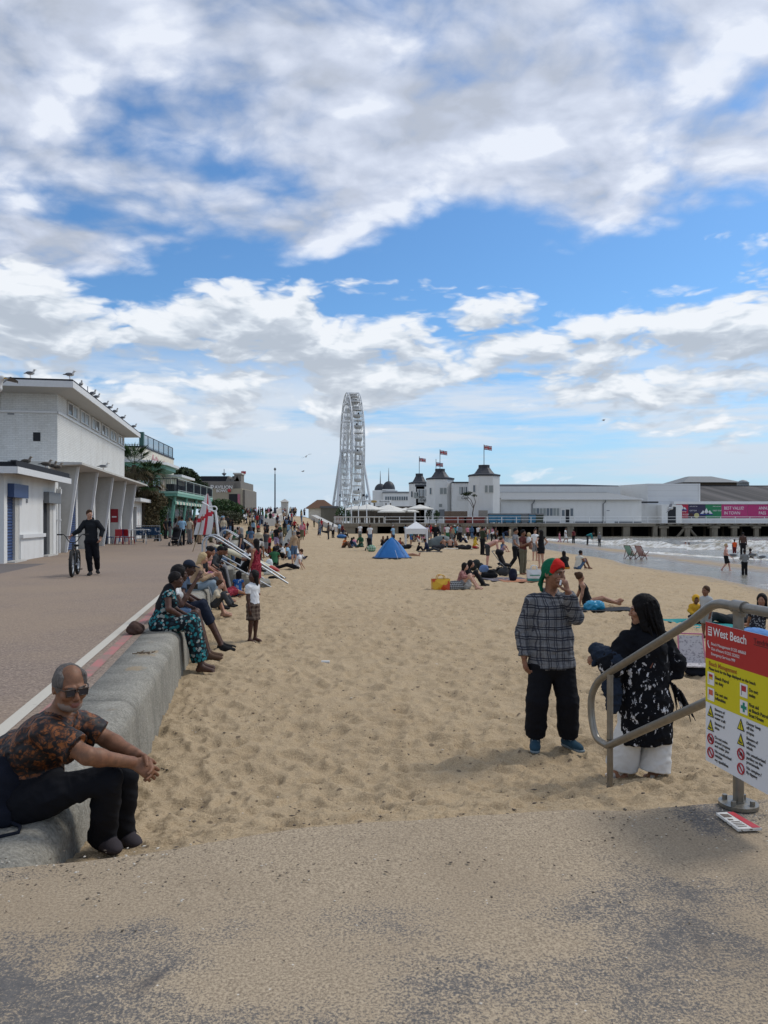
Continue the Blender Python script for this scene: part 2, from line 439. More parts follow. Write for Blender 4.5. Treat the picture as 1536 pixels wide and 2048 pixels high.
M_wallc=mat('weathered_concrete',fn=m_wallc,rough=0.88,spec=0.25)
def worn(name,col,under,amount=0.5,sc=9.0):
 def f(k,tc):
  n=k.noise(tc,sc,6,0.7);g=k.noise(tc,55.0,3,0.7)
  a=k.ramp(k.m('ADD',n,k.m('MULTIPLY',k.m('SUBTRACT',g,0.5),0.35)),amount-0.1,amount+0.1)
  return{'Base Color':k.mix(a,k.mix(g,tuple(q*0.85 for q in col),col),under)}
 return mat(name,fn=f,rough=0.85,spec=0.25)
M_lineW=worn('white_line_paint',(0.56,0.52,0.44),(0.24,0.185,0.15),0.72)
M_lineP=worn('pink_line_paint',(0.44,0.185,0.17),(0.25,0.19,0.155),0.52,3.0)
def m_sea(k,tc):
 x,y,z=k.sep(tc)
 n1=k.noise(k.vm('MULTIPLY',tc,(0.35,1.0,1.0)),0.55,6,0.62);n2=k.noise(k.vm('MULTIPLY',tc,(0.5,1.0,1.0)),3.0,5,0.6)
 c=k.mix(k.ramp(n1,0.35,0.7),(0.21,0.19,0.145),(0.30,0.275,0.22))
 fo=k.ramp(k.m('ADD',k.m('MULTIPLY',n1,0.6),k.m('MULTIPLY',n2,0.4)),0.60,0.68)
 c=k.mix(k.m('MULTIPLY',fo,0.5),c,(0.55,0.54,0.51))
 h=k.m('ADD',n1,k.m('MULTIPLY',n2,0.4))
 return{'Base Color':c, 'Normal':bump(k,h,0.8,0.35), 'Roughness':k.ramp(fo,0,1,0.13,0.7)}
M_sea=mat('sea_water',fn=m_sea,rough=0.12,spec=0.5)
# ------------ beach height field
SEA_Z=-1.03
def sstep(x,a,b):
 t=np.clip((x-a)/(b-a),0,1);return t*t*(3-2*t)
def beach_macro(X,Y):
 X=np.asarray(X,float);Y=np.asarray(Y,float)
 v=X*EV.x+Y*EV.y
 z=-0.13-0.47*sstep(v,3.5,6.0)
 uu=X*EU.x+Y*EU.y
 z=z-0.055*np.exp(-((uu+0.75)/0.45)**2)*sstep(v,3.5,3.8)*sstep(v,5.6,4.6)
 z=z+0.07*(fbm(X*0.35,Y*0.35,3,5)-0.5)*sstep(v,5,9)
 w=0.35*(fbm(X*0.12+9,Y*0.12,3,8)-0.5)*4
 Xs=X+w
 z=z-0.37*sstep(Xs,5.0,14.0)
 z=z-0.13*sstep(Xs,13.6,14.6)+0.125*sstep(Xs,17.0,18.3)-0.10*sstep(Xs,19.2,22.0)-1.2*sstep(Xs,22.0,60.0)
 q=-X/np.maximum(Y,1.0)
 z=z+(0.45*sstep(Y,50,90)+2.3*sstep(Y,78.0,134.0))*sstep(q,0.045,0.115)
 return z
def bz(X,Y):return float(beach_macro(X,Y))
def B(px,py):
 """point of the beach that shows at a photograph pixel"""
 z=-0.6
 for _ in range(30):
  p=G(px,py,z);z=0.5*z+0.5*bz(p.x,p.y)
 p=G(px,py,z);p.z=bz(p.x,p.y);return p
def build_beach():
 rng=np.random.default_rng(4)
 nr,nc=800,540
 Y=3.0*(150/3.0)**(np.arange(nr)/(nr-1))
 T=np.linspace(-0.62,0.66,nc)
 YY=np.repeat(Y[:,None],nc,1);XX=YY*T[None,:]
 v=XX*EV.x+YY*EV.y
 Z=beach_macro(XX,YY)
 dry=sstep(XX,14.2,12.5)
 pit=np.zeros_like(Z)
 def scatter(n,y0,y1,r0,r1,depth):
  nonlocal pit
  ys=y0*(y1/y0)**rng.random(n);xs=ys*rng.uniform(-0.56,0.60,n)
  for px,py,r,a,asp,dp in zip(xs,ys,rng.uniform(r0,r1,n),rng.uniform(0,pi,n),rng.uniform(0.5,0.95,n),rng.uniform(0.45,1,n)*depth):
   i0=np.searchsorted(Y,py-1.6*r);i1=np.searchsorted(Y,py+1.6*r)+1
   j0=int((px-1.6*r)/py*(nc-1)/1.28+0.62/1.28*(nc-1))-2;j1=int((px+1.6*r)/py*(nc-1)/1.28+0.62/1.28*(nc-1))+3
   j0=max(j0,0);j1=min(j1,nc)
   if i1-i0<2 or j1-j0<2:continue
   dx=XX[i0:i1,j0:j1]-px;dy=YY[i0:i1,j0:j1]-py
   aa=(dx*cos(a)+dy*sin(a))/r;bb=(-dx*sin(a)+dy*cos(a))/(r*asp)
   q=np.sqrt(aa*aa+bb*bb)
   h=np.where(q<1,-(1-q**2)*dp,0)+0.42*dp*np.exp(-((q-1.12)/0.22)**2)
   sub=pit[i0:i1,j0:j1]
   pit[i0:i1,j0:j1]=np.where(h<0,np.minimum(sub,h)*0.75+(sub+h)*0.25*0.6,np.maximum(sub,h*0.9)*(sub>=0)+(sub+h*0.5)*(sub<0))
 scatter(2600,3.6,13,0.08,0.17,0.044)
 scatter(3200,9,34,0.10,0.24,0.052)
 scatter(2400,28,90,0.15,0.36,0.06)
 xw=XX+0.3*fbm(XX*1.2,YY*1.2,2,41);yw=YY+0.3*fbm(XX*1.1,YY*1.3,2,43)
 ridg=1-np.abs(2*fbm(xw*3.1,yw*3.6,3,21)-1)
 lumps=(ridg**2.2-0.45)*0.060+(fbm(XX*9,YY*9,3,31)-0.5)*0.030
 tread=sstep(v,3.7,4.6)
 Z=Z+(pit*1.05+lumps)*(0.15+0.85*tread)*(0.04+0.96*dry)
 rip=np.sin((XX*0.55+YY*1.0)*62+6*fbm(XX*2,YY*2,2,3))*0.0035
 Z=Z+rip*sstep(fbm(XX*0.8,YY*0.8,2,55),0.5,0.62)*tread*dry
 co=np.stack([XX,YY,Z],-1).reshape(-1,3)
 idx=np.arange(nr*nc).reshape(nr,nc)
 f=np.stack([idx[:-1,:-1],idx[:-1,1:],idx[1:,1:],idx[1:,:-1]],-1).reshape(-1,4)
 o=np_mesh('beach',co,f,M_sand);struct(o)
 return o
build_beach()
def sheet(name,x0,x1,y0,y1,z,m,nx=1,ny=1):
 X,Yg=np.meshgrid(np.linspace(x0,x1,nx+1),np.linspace(y0,y1,ny+1))
 co=np.stack([X,Yg,np.full_like(X,z)],-1).reshape(-1,3)
 idx=np.arange((nx+1)*(ny+1)).reshape(ny+1,nx+1)
 f=np.stack([idx[:-1,:-1],idx[:-1,1:],idx[1:,1:],idx[1:,:-1]],-1).reshape(-1,4)
 return struct(np_mesh(name,co,f,m))
sheet('ground',-9000,9000,-9000,9000,-3.2,M_sand,4,4)
def build_sea():
 ny,nx=260,150
 Yr=24*(150/24.0)**(np.arange(ny)/(ny-1));Tr=np.linspace(-0.02,1.0,nx)
 YY=np.repeat(Yr[:,None],nx,1);XX=13.0+YY*Tr[None,:]*0.95
 z=np.full_like(XX,SEA_Z)
 off=sstep(XX,20,27)
 z=z+off*(0.10*(fbm(XX*0.16,YY*0.45,4,2)-0.5)*2+0.05*(fbm(XX*0.8,YY*1.6,3,12)-0.5)*2)
 co=np.stack([XX,YY,z],-1).reshape(-1,3)
 idx=np.arange(nx*ny).reshape(ny,nx)
 f=np.stack([idx[:-1,:-1],idx[:-1,1:],idx[1:,1:],idx[1:,:-1]],-1).reshape(-1,4)
 struct(np_mesh('sea',co,f,M_sea))
 sheet('open_sea',-9000,9000,151,12000,SEA_Z-0.02,M_sea,6,6)
 sheet('open_sea',13.0+150*0.95,9000,-3000,150.9,SEA_Z-0.02,M_sea,4,4)
build_sea()
def m_foam(k,tc):
 n=k.noise(tc,1.7,6,0.7);n2=k.noise(tc,7.0,4,0.6)
 c=k.mix(k.ramp(n,0.36,0.6),(0.33,0.29,0.22),(0.78,0.77,0.73))
 return{'Base Color':c, 'Normal':bump(k,n2,0.8,0.15)}
M_foam=mat('sea_foam',fn=m_foam,rough=0.8,spec=0.2)
def breaker(a,b,h,wd,seed):
 """a breaking wave: humped crest with ragged foam, from a to b on the water"""
 a=Vector(a);b=Vector(b);L=(b-a).length;n=int(L/0.16);m=15
 t=np.linspace(0,1,n)[:,None];s=np.linspace(-1,1,m)[None,:]
 d=(b-a).normalized();nr=Vector((-d.y,d.x,0))
 along=t*L+0*s
 wob=1.3*(fbm(along*0.16,along*0+seed,3,seed)-0.5)*2
 hh=h*(0.35+1.1*fbm(along*0.35,along*0+3.0,4,seed+1))*np.clip(np.minimum(t,1-t)*7,0.03,1)
 prof=np.where(s<0.15,np.clip((s+1)/1.15,0,1)**1.5,np.clip((1-s)/0.85,0,1)**0.8)
 rag=(fbm(along*2.2,s*3+0*t,4,seed+2)-0.5)
 z=SEA_Z-0.03+hh*prof+rag*0.22*prof*(hh/max(h,.01))
 off=s*wd+wob+rag*0.3
 X=a.x+d.x*along+nr.x*off;Yg=a.y+d.y*along+nr.y*off
 co=np.stack([X,Yg,z],-1).reshape(-1,3);idx=np.arange(n*m).reshape(n,m)
 f=np.stack([idx[:-1,:-1],idx[:-1,1:],idx[1:,1:],idx[1:,:-1]],-1).reshape(-1,4)
 struct(np_mesh('breaking_wave',co,f,M_foam))
breaker((20.5,80,0),(38,45.5,0),0.60,1.2,3)
breaker((19.0,96,0),(30,80,0),0.30,0.9,9)
breaker((19.5,62,0),(27,39,0),0.10,1.2,15)
breaker((34,90,0),(62,70,0),0.25,0.6,21)
# ------------ promenade, lines, apron
def prom_z(v):return float(2.5*sstep(np.array(v,float),78.0,150.0))
WALL_U=-1.40
def build_prom():
 vsamp=list(np.linspace(3.2,30,20))+list(np.linspace(32,190,50));us=[-60,-30,-12,-9,-6,-4,-2.5,WALL_U]
 co=[tuple(UV(u,v,prom_z(v)))for v in vsamp for u in us];n=len(us)
 f=[(i*n+j,i*n+j+1,(i+1)*n+j+1,(i+1)*n+j)for i in range(len(vsamp)-1)for j in range(n-1)]
 struct(np_mesh('promenade',co,f,M_prom,smooth=False))
 def strip(name,u0,u1,v0,v1,z,m):
  vv=np.linspace(v0,v1,60);co=[]
  for q in vv:co+=[tuple(UV(u0,q,prom_z(q)+z)),tuple(UV(u1,q,prom_z(q)+z))]
  struct(np_mesh(name,co,[(2*i,2*i+1,2*i+3,2*i+2)for i in range(len(vv)-1)],m,smooth=False))
 strip('white_line',-1.80,-1.69,3.3,78,0.005,M_lineW)
 strip('pink_line',-1.615,-1.505,3.3,30,0.005,M_lineP)
build_prom()
def build_apron():
 nu,nv=420,330
 u=np.linspace(-3.2,4.6,nu);v=np.concatenate([np.linspace(-1.0,1.6,40),np.linspace(1.62,3.78,nv-40)])
 U,Vv=np.meshgrid(u,v)
 z=0.012*(fbm(U*1.3,Vv*1.3,3,2)-0.5)+0.005*(fbm(U*9,Vv*9,3,4)-0.5)
 e=3.47+0.14*sstep(U,-1.0,0.6)+0.03*(fbm(U*1.5,U*0,3,6)-0.5)*2
 z=z+0.025*sstep(Vv,2.9,3.45)*sstep(U,1.95,1.5)*sstep(U,-0.6,0.3)
 z=z-0.55*np.clip((Vv-e)/0.16,0,1)**1.6
 X=EU.x*U+EV.x*Vv;Yg=EU.y*U+EV.y*Vv
 co=np.stack([X,Yg,z],-1).reshape(-1,3);idx=np.arange(nu*nv).reshape(nv,nu)
 f=np.stack([idx[:-1,:-1],idx[:-1,1:],idx[1:,1:],idx[1:,:-1]],-1).reshape(-1,4)
 keep=~((Vv[:-1,:-1]>3.44)&(U[:-1,:-1]<-1.42)).reshape(-1)
 struct(np_mesh('slipway_apron',co,f[keep],M_apron))
 mb=MB();mb.prism([tuple(UV(a,b))[:2]for a,b in((-60,-30),(40,-30),(40,-0.99),(-60,-0.99))],-0.4,-0.004)
 mb.prism([tuple(UV(a,b))[:2]for a,b in((4.59,-1),(40,-1),(40,3.5),(4.59,3.5))],-0.4,-0.004)
 mb.prism([tuple(UV(a,b))[:2]for a,b in((-60,-1),(-3.19,-1),(-3.19,3.2),(-60,3.2))],-0.4,-0.004)
 struct(mb.build('pavement',M_apron))
build_apron()
def build_wall():
 t=thing('sea_wall', 'low weathered concrete sea wall with rounded edge dividing promenade from sand', 'wall',tuple(UV(-1.15,3.5,0)))
 inv=Matrix.Translation(-Vector(t.location))
 prof=[(-1.40,-1.3),(-1.40,0.002)]
 for i in range(9):
  a=pi/2-i*(pi/2)/8
  prof.append((-1.075+0.15*cos(a),-0.148+0.15*sin(a)))
 prof+=[(-0.905,-0.45),(-0.86,-1.3)]
 v=3.46;rnd=random.Random(3);i=0
 while v<96:
  L=rnd.uniform(2.6,4.6);v1=min(v+L,96)
  mb=MB();n=max(2,int(L/0.12))if v<16 else 3;m=len(prof);vs=[]
  dz=rnd.uniform(-0.006,0.006);du=rnd.uniform(-0.008,0.008)
  for q in range(n+1):
   vv=v+0.003+(v1-v-0.006)*q/n
   for j,(u,z)in enumerate(prof):
    wob=0.010*(float(fbm(np.array(vv*3.0),np.array(j*0.7),3,7))-0.5)if 1<j<m-1 else 0
    end=min(q,n-q);rd=-0.005 if(end==0 and j>1)else 0
    vs.append(UV(u+du+wob+rd*(j>5),vv,z+(dz if j>1 else 0)+wob+rd+prom_z(vv))-Vector(t.location))
  mb.add(vs,[(a*m+b,(a+1)*m+b,(a+1)*m+b+1,a*m+b+1)for a in range(n)for b in range(m-1)],0,True)
  mb.add([],[]);mb.f.append(tuple(range(m)));mb.mi.append(0);mb.sm.append(False)
  mb.f.append(tuple(range((n+1)*m-1,n*m-1,-1)));mb.mi.append(0);mb.sm.append(False)
  mb.build('coping_block',M_wallc,t);v=v1;i+=1
build_wall()
def build_pebbles():
 rng=random.Random(8)
 M=mat('pebble_dark',fn=lambda k,tc:{'Base Color':k.mix(k.noise(tc,7.0,2,0.5),(0.03,0.027,0.024),(0.22,0.17,0.12))},rough=0.8)
 Mp=mat('shell_pale',(0.6,0.54,0.45),0.7)
 mb=MB()
 base=[(0,0,1),(1,0,0),(0,1,0),(-1,0,0),(0,-1,0),(0,0,-1)]
 fc=[(0,1,2),(0,2,3),(0,3,4),(0,4,1),(5,2,1),(5,3,2),(5,4,3),(5,1,4)]
 def stone(p,s,mi):
  rz=rng.uniform(0,pi);sx,sy,sz=s*rng.uniform(0.7,1.6),s*rng.uniform(0.5,1),s*rng.uniform(0.25,0.55)
  vs=[]
  for q in base:
   a=Vector((q[0]*sx,q[1]*sy,q[2]*sz))*rng.uniform(0.8,1.2)
   vs.append(p+Matrix.Rotation(rz,3, 'Z')@a)
  mb.add(vs,fc,mi,True)
 for i in range(1000):
  y=4.2*(40/4.2)**rng.random();x=y*rng.uniform(-0.42,0.5)
  p=Vector((x,y,bz(x,y)))
  if uv_of(p)[0]<-0.8:continue
  stone(p+Vector((0,0,0.006)),rng.choice((0.006,0.008,0.010,0.016))*(1+0.03*y),1 if rng.random()<0.1 else 0)
 for i in range(420):
  u=rng.uniform(-1.2,2.6);v=3.56-abs(rng.gauss(0,0.28))
  stone(UV(u,v,0.018),rng.uniform(0.004,0.009),1 if rng.random()<0.3 else 0)
 for i in range(60):
  stone(UV(rng.uniform(-1.6,2),rng.uniform(1.7,3.3),0.004),rng.uniform(0.003,0.008),1 if rng.random()<0.45 else 0)
 tag(mb.build('pebbles',[M,Mp]), 'dark pebbles and broken shells scattered over sand and slipway', 'pebbles',kind='stuff')
build_pebbles()
# ------------ buildings along the promenade
def wall_paint(name,c,dirt=(0.30,0.28,0.24),brick=False,amt=0.35,bs=1.0):
 def f(k,tc):
  n=k.noise(k.vm('MULTIPLY',tc,(1,1,0.35)),1.1,6,0.65);g=k.noise(tc,7.0,5,0.65)
  base=k.mix(g,tuple(q*0.88 for q in c),tuple(min(0.85,q*1.06)for q in c))
  st=k.ramp(k.m('ADD',k.m('MULTIPLY',n,0.6),k.m('MULTIPLY',g,0.4)),0.46,0.64)
  col=k.mix(k.m('MULTIPLY',st,amt),base,dirt);out={}
  if brick:
   x,y,z=k.sep(tc);v=k.comb(k.m('ADD',x,y),z,0.0)
   br=k.new('ShaderNodeTexBrick');k.put(br.inputs['Vector'],v);br.inputs['Scale'].default_value=bs
   br.inputs['Brick Width'].default_value=0.26;br.inputs['Row Height'].default_value=0.088;br.inputs['Mortar Size'].default_value=0.010;br.inputs['Mortar Smooth'].default_value=0.4
   br.inputs['Color1'].default_value=(1,1,1,1);br.inputs['Color2'].default_value=(0.8,0.8,0.8,1);br.inputs['Mortar'].default_value=(0.45,0.45,0.45,1)
   col=k.mix(0.45,col,br.outputs['Color'], 'MULTIPLY');out['Normal']=bump(k,br.outputs['Color'],0.6,0.02)
  out['Base Color']=col
  return out
 return mat(name,fn=f,rough=0.8,spec=0.25)
M_wbrick=wall_paint('white_painted_brick',(0.76,0.76,0.73),(0.42,0.40,0.35),True,0.32)
M_wrender=wall_paint('white_render',(0.74,0.735,0.71),(0.42,0.39,0.34),False,0.28)
M_conc=wall_paint('pale_concrete',(0.56,0.545,0.505),(0.33,0.315,0.28),False,0.4)
M_cream=wall_paint('cream_render',(0.70,0.665,0.565),(0.42,0.38,0.30),False,0.3)
M_felt=mat('roof_felt',(0.018,0.020,0.026),0.8)
M_fascia=mat('white_fascia',(0.68,0.68,0.67),0.5)
M_soffit=mat('grey_soffit',(0.42,0.41,0.385),0.7)
M_blue=mat('blue_shutter',(0.030,0.060,0.155),0.45)
M_greyp=mat('grey_paint',(0.17,0.18,0.19),0.5)
M_darkin=mat('dark_interior',(0.018,0.02,0.024),0.8)
M_glass=mat('window_glass',(0.10,0.12,0.14),0.08,spec=0.6)
M_frost=mat('frosted_glass',(0.33,0.36,0.37),0.25)
M_wframe=mat('white_window_frame',(0.62,0.61,0.58),0.5)
M_green=mat('seafoam_paint',(0.15,0.36,0.275),0.5)
M_dgreen=mat('dark_green_paint',(0.03,0.09,0.075),0.4)
M_rail=mat('black_railing',(0.012,0.016,0.026),0.4)
M_steel=mat('galvanised_steel',(0.42,0.44,0.46),0.42,0.7)
M_wmetal=mat('white_painted_steel',(0.74,0.75,0.75),0.4)
M_blk=mat('black_metal',(0.014,0.014,0.016),0.45)
def part(name,m,parent,*boxes):
 mb=MB()
 for b in boxes:mb.span(*b)
 return mb.build(name,m,parent)
def onU(px,U):
 t=(px-HX)/FPX;d=U/(t*EU.x+EU.y);return t*d*EV.x+d*EV.y,d
def shutter(parent,x,y0,y1,z0,z1,m,ax='y'):
 mb=MB();n=int((z1-z0)/0.11)
 for i in range(n):
  a=z0+(z1-z0)*i/n;b=z0+(z1-z0)*(i+1)/n
  mb.add([(x,y0,a),(x,y1,a),(x+0.028,y1,(a+b)/2),(x+0.028,y0,(a+b)/2),(x,y0,b),(x,y1,b)],[(0,1,2,3),(3,2,5,4)])
 return mb.build('roller_shutter',m,parent)
def seafront_block():
 O=UV(-8.35,27.7)
 t=thing('beach_shop', 'low white shop with blue roller shutter and flat overhanging roof', 'shop',O,PA)
 d1=(0.35,1.75);d2=(4.95,6.55)
 part('wall',M_wrender,t,((-6,0,0),(0,d1[0],3.15)),((-.6,d1[0],2.35),(0,d1[1],3.15)),((-6,d1[1],0),(0,d2[0],3.15)),((-.6,d2[0],2.3),(0,d2[1],3.15)),((-6,d2[1],0),(0,7.4,3.15)),((-6,d1[0],0),(-.5,d1[1],3.15)),((-6,d2[0],0),(-.5,d2[1],3.15)))
 shutter(t,-.12,d1[0]-.02,d1[1]-.45,.02,2.35,M_blue)
 part('shutter_box',M_blue,t,((-.05,d1[0]+.02,2.3),(.22,d1[1]+.35,2.78)))
 part('shutter_box',M_greyp,t,((-.05,d2[0]+.05,2.2),(.22,d2[1]+.4,2.66)))
 part('door',M_darkin,t,((-.20,d2[0],0),(-.14,d2[1]-.5,2.3)))
 part('reveal',M_conc,t,((-.30,d1[1]-.45,0),(-.02,d1[1]+.003,2.35)))
 part('reveal',M_conc,t,((-.28,d2[1]-.5,0),(-.02,d2[1]+.003,2.3)))
 part('sill',M_fascia,t,((0,d1[1]+.05,.82),(.12,d2[0]-.02,.96)))
 part('plinth',M_wrender,t,((0,d1[1]+.05,0),(.03,d2[0]-.05,.82)))
 part('vent',M_greyp,t,((0,2.55,2.15),(.02,2.75,2.3)))
 part('step',M_conc,t,((-.1,d1[0],0),(.25,d1[1],.05)))
 part('step',M_conc,t,((-.1,d2[0],0),(.2,d2[1],.05)))
 mb=MB();mb.tube([(.10,7.15,2.95),(.10,7.15,.05)],.055,8);mb.box((.10,7.15,2.75),(.17,.17,.22));mb.box((.10,7.15,1.5),(.15,.15,.05));mb.build('downpipe',M_fascia,t)
 r=part('roof',M_felt,t,((-6.5,-.72,3.30),(.62,6.9,3.36)))
 part('fascia',M_fascia,r,((-6.5,-.75,3.07),(.65,-.71,3.301)),((.61,-.75,3.07),(.65,6.93,3.301)))
 part('soffit',M_soffit,r,((-6.5,-.71,3.152),(.61,6.9,3.19)))
 part('upstand',M_felt,r,((-6.5,-.66,3.36),(.55,-.56,3.46)),((.40,-.66,3.36),(.58,6.9,3.52)))
 vo=lambda v:v-27.7
 b=thing('toilet_block', 'tall white painted brick block on slanted concrete fins with gulls along its roof', 'building',O,PA)
 y0,y1=vo(38.5),vo(58.1);x1=-.85
 hole=vo(38.5)
 part('brick_wall',M_wbrick,b,((-22,y0,3.9),(x1,y1,7.62)))
 part('ledge',M_fascia,b,((-22.04,y0-.06,6.66),(x1+.06,y0,6.76)),((x1,y0-.06,6.66),(x1+.06,y1,6.76)))
 part('broken_vent',M_darkin,b,((-1.95,y0-.015,5.30),(-1.62,y0-.002,5.72)))
 part('air_brick',M_greyp,b,((-3.1,y0-.012,4.28),(-2.8,y0-.002,4.34)))
 part('air_brick',M_greyp,b,((-3.1,y0-.012,6.55),(-2.8,y0-.002,6.62)))
 part('boarded_window',mat('plywood',(.20,.14,.075),.8),b,((-6.2,y0-.05,6.85),(-3.55,y0-.004,7.50)))
 part('board_frame',M_wframe,b,((-3.55,y0-.07,6.78),(-3.42,y0-.004,7.58)),((-6.2,y0-.07,6.77),(-3.55,y0-.004,6.85)))
 nwin=6
 for i in range(nwin):
  a=y0+1.9+i*2.95
  w=part('window',M_wframe,b,((x1,a,6.86),(x1+.07,a+.1,7.56)),((x1,a+2.1,6.86),(x1+.07,a+2.2,7.56)),((x1,a+1.05,6.86),(x1+.07,a+1.15,7.56)),((x1,a+.1,6.86),(x1+.07,a+2.1,6.93)),((x1,a+.1,7.49),(x1+.07,a+2.1,7.56)))
  for q in(0,1):part('pane',M_frost if(i+q)%3 else M_glass,w,((x1+.004,a+.1+q*1.05,6.93),(x1+.03,a+1.05+q*1.05,7.49)))
 rx0,rx1,ry0,ry1,zt=-23,.12,y0-1.25,y1+1.0,8.02
 rf=part('roof',M_felt,b,((rx0,ry0,zt),(rx1,ry1,zt+.09)))
 part('fascia',M_fascia,rf,((rx0,ry0-.03,zt-.30),(rx1+.03,ry0+.02,zt)),((rx1-.02,ry0+.02,zt-.30),(rx1+.03,ry1+.03,zt)))
 mb=MB()
 mb.add([(rx0,ry0+.02,zt-.29),(rx1-.02,ry0+.02,zt-.29),(x1,y0,7.60),(rx0,y0,7.60)],[(0,1,2,3)]);mb.add([(rx1-.02,ry0+.02,zt-.29),(rx1-.02,ry1,zt-.29),(x1,y1,7.60),(x1,y0,7.60)],[(0,1,2,3)])
 mb.add([(rx1-.02,ry1,zt-.29),(rx0,ry1,zt-.29),(rx0,y1,7.6),(x1,y1,7.60)],[(0,1,2,3)])
 mb.build('soffit',M_soffit,rf)
 mb=MB();mb.tube([(-2.2,vo(52),8.1),(-2.2,vo(52),10.3)],.03,6);mb.build('aerial',M_steel,b)
 mb=MB();c0,c1=vo(35.6),vo(57.5)
 mb.add([(-1.6,c0,3.90),(.88,c0,4.0),(.88,c1,4.0),(-1.6,c1,3.90),(-1.6,c0,4.12),(.88,c0,4.10),(.88,c1,4.10),(-1.6,c1,4.12)],[(3,2,1,0),(4,5,6,7),(0,1,5,4),(1,2,6,5),(2,3,7,6),(3,0,4,7)])
 mb.build('canopy',M_conc,b)
 part('rear_wall',M_conc,b,((-22,vo(35.2),0),(-.45,y1,3.92)))
 for i,v in enumerate((36.6,41.0,45.5,50.0,54.3)):
  mb=MB();yy=vo(v);w=.14
  pr=[(-.46,0),(0.0,0),(.54,3.97),(-.46,3.93)]
  mb.add([(x,yy,z)for x,z in pr]+[(x,yy+w,z)for x,z in pr],[(0,1,2,3),(7,6,5,4),(0,4,5,1),(1,5,6,2),(2,6,7,3),(3,7,4,0)])
  f=mb.build('fin',M_conc,b)
  mb=MB();e=.012
  mb.add([(0.0+e,yy-.01,0),(.54+e,yy-.01,3.97),(.54+e,yy+w+.01,3.97),(0.0+e,yy+w+.01,0),(-.10,yy-.01,0),(.44,yy-.01,3.97),(.44,yy+w+.01,3.97),(-.10,yy+w+.01,0)],[(0,1,2,3),(0,4,5,1),(3,2,6,7)]);mb.build('fin_edge',M_fascia,f)
  if i<4:
   sh=shutter(b,-.43,yy+1.6,yy+3.65,.02,2.9,M_blue if i!=2 else M_darkin)
   part('wall_strip',M_wrender,b,((-.448,yy+3.7,0),(-.38,yy+4.1,3.9)))
 part('notice_board',mat('red_notice',(.26,.012,.02),.5),b,((-.4,vo(49.97),1.35),(.05,vo(49.985),2.2)))
 part('notice_print',M_fascia,b,((-.32,vo(49.95),1.66),(-.04,vo(49.965),1.74)))
 kt=thing('beach_kiosk', 'small white kiosk with flat roof and vertical red lettering past the fins', 'kiosk',UV(-8.75,58.6),PA)
 part('wall',M_wrender,kt,((-4,0,0),(0,.6,2.9)),((-4,2.4,0),(0,5.5,2.9)),((-4,.6,2.5),(0,2.4,2.9)))
 part('doorway',M_darkin,kt,((-.5,.6,0),(-.4,2.4,2.5)))
 part('roof',M_fascia,kt,((-4.2,-.5,2.9),(.7,5.8,3.15)))
 mr=mat('red_lettering',(.45,.02,.03),.5)
 for i,ch in enumerate('ICE CREAM'):
  if ch!=' ':text_mesh(ch,.27,mr, 'lettering',kt,Matrix.Translation((.01,3.2,2.25-i*.22))@Matrix.Rotation(R(90),4, 'Z')@Matrix.Rotation(R(90),4, 'X'))
seafront_block()
# ------------ cafe with a green balcony
def leaf_cloud(name,parent,pts,n,size,m,seed=1,spiky=False):
 """many small leaf faces spread through ellipsoids pts = [(centre, radii), ...]"""
 rng=np.random.default_rng(seed);cs=[]
 tot=sum(r[0]*r[1]*r[2]for c,r in pts)
 for c,r in pts:
  q=max(10,int(n*(r[0]*r[1]*r[2])/tot));d=rng.normal(size=(q,3));d/=np.linalg.norm(d,axis=1,keepdims=True)
  rad=rng.random((q,1))**0.33*(0.78+0.35*fbm(d[:,:1]*2+c[0]+9,d[:,2:]*2+c[2]+9,3,seed))
  cs.append(np.array(c)+d*rad*np.array(r))
 P=np.concatenate(cs);q=len(P)
 a=rng.normal(size=(q,3));a/=np.linalg.norm(a,axis=1,keepdims=True);b=np.cross(a,rng.normal(size=(q,3)));b/=np.linalg.norm(b,axis=1,keepdims=True)+1e-9
 s=size*rng.uniform(.6,1.3,(q,1));co=np.concatenate([P-a*s,P+b*s*.5,P+a*s,P-b*s*.5])
 i=np.arange(q);f=np.stack([i,i+q,i+2*q,i+3*q],1)
 return np_mesh(name,co,f,m,smooth=False,parent=parent)
def leafm(name,a,b):
 return mat(name,fn=lambda k,tc:{'Base Color':k.mix(k.ramp(k.noise(tc,2.0,5,.7),.3,.7),a,b)},rough=0.7,spec=0.2)
M_leaf=leafm('leaf_dark',(.014,.026,.012),(.055,.075,.030));M_leaf2=leafm('leaf_mid',(.020,.050,.018),(.075,.12,.04));M_dry=leafm('leaf_dry',(.075,.058,.032),(.17,.14,.075))
M_bark=mat('bark',(.085,.065,.048),.9)
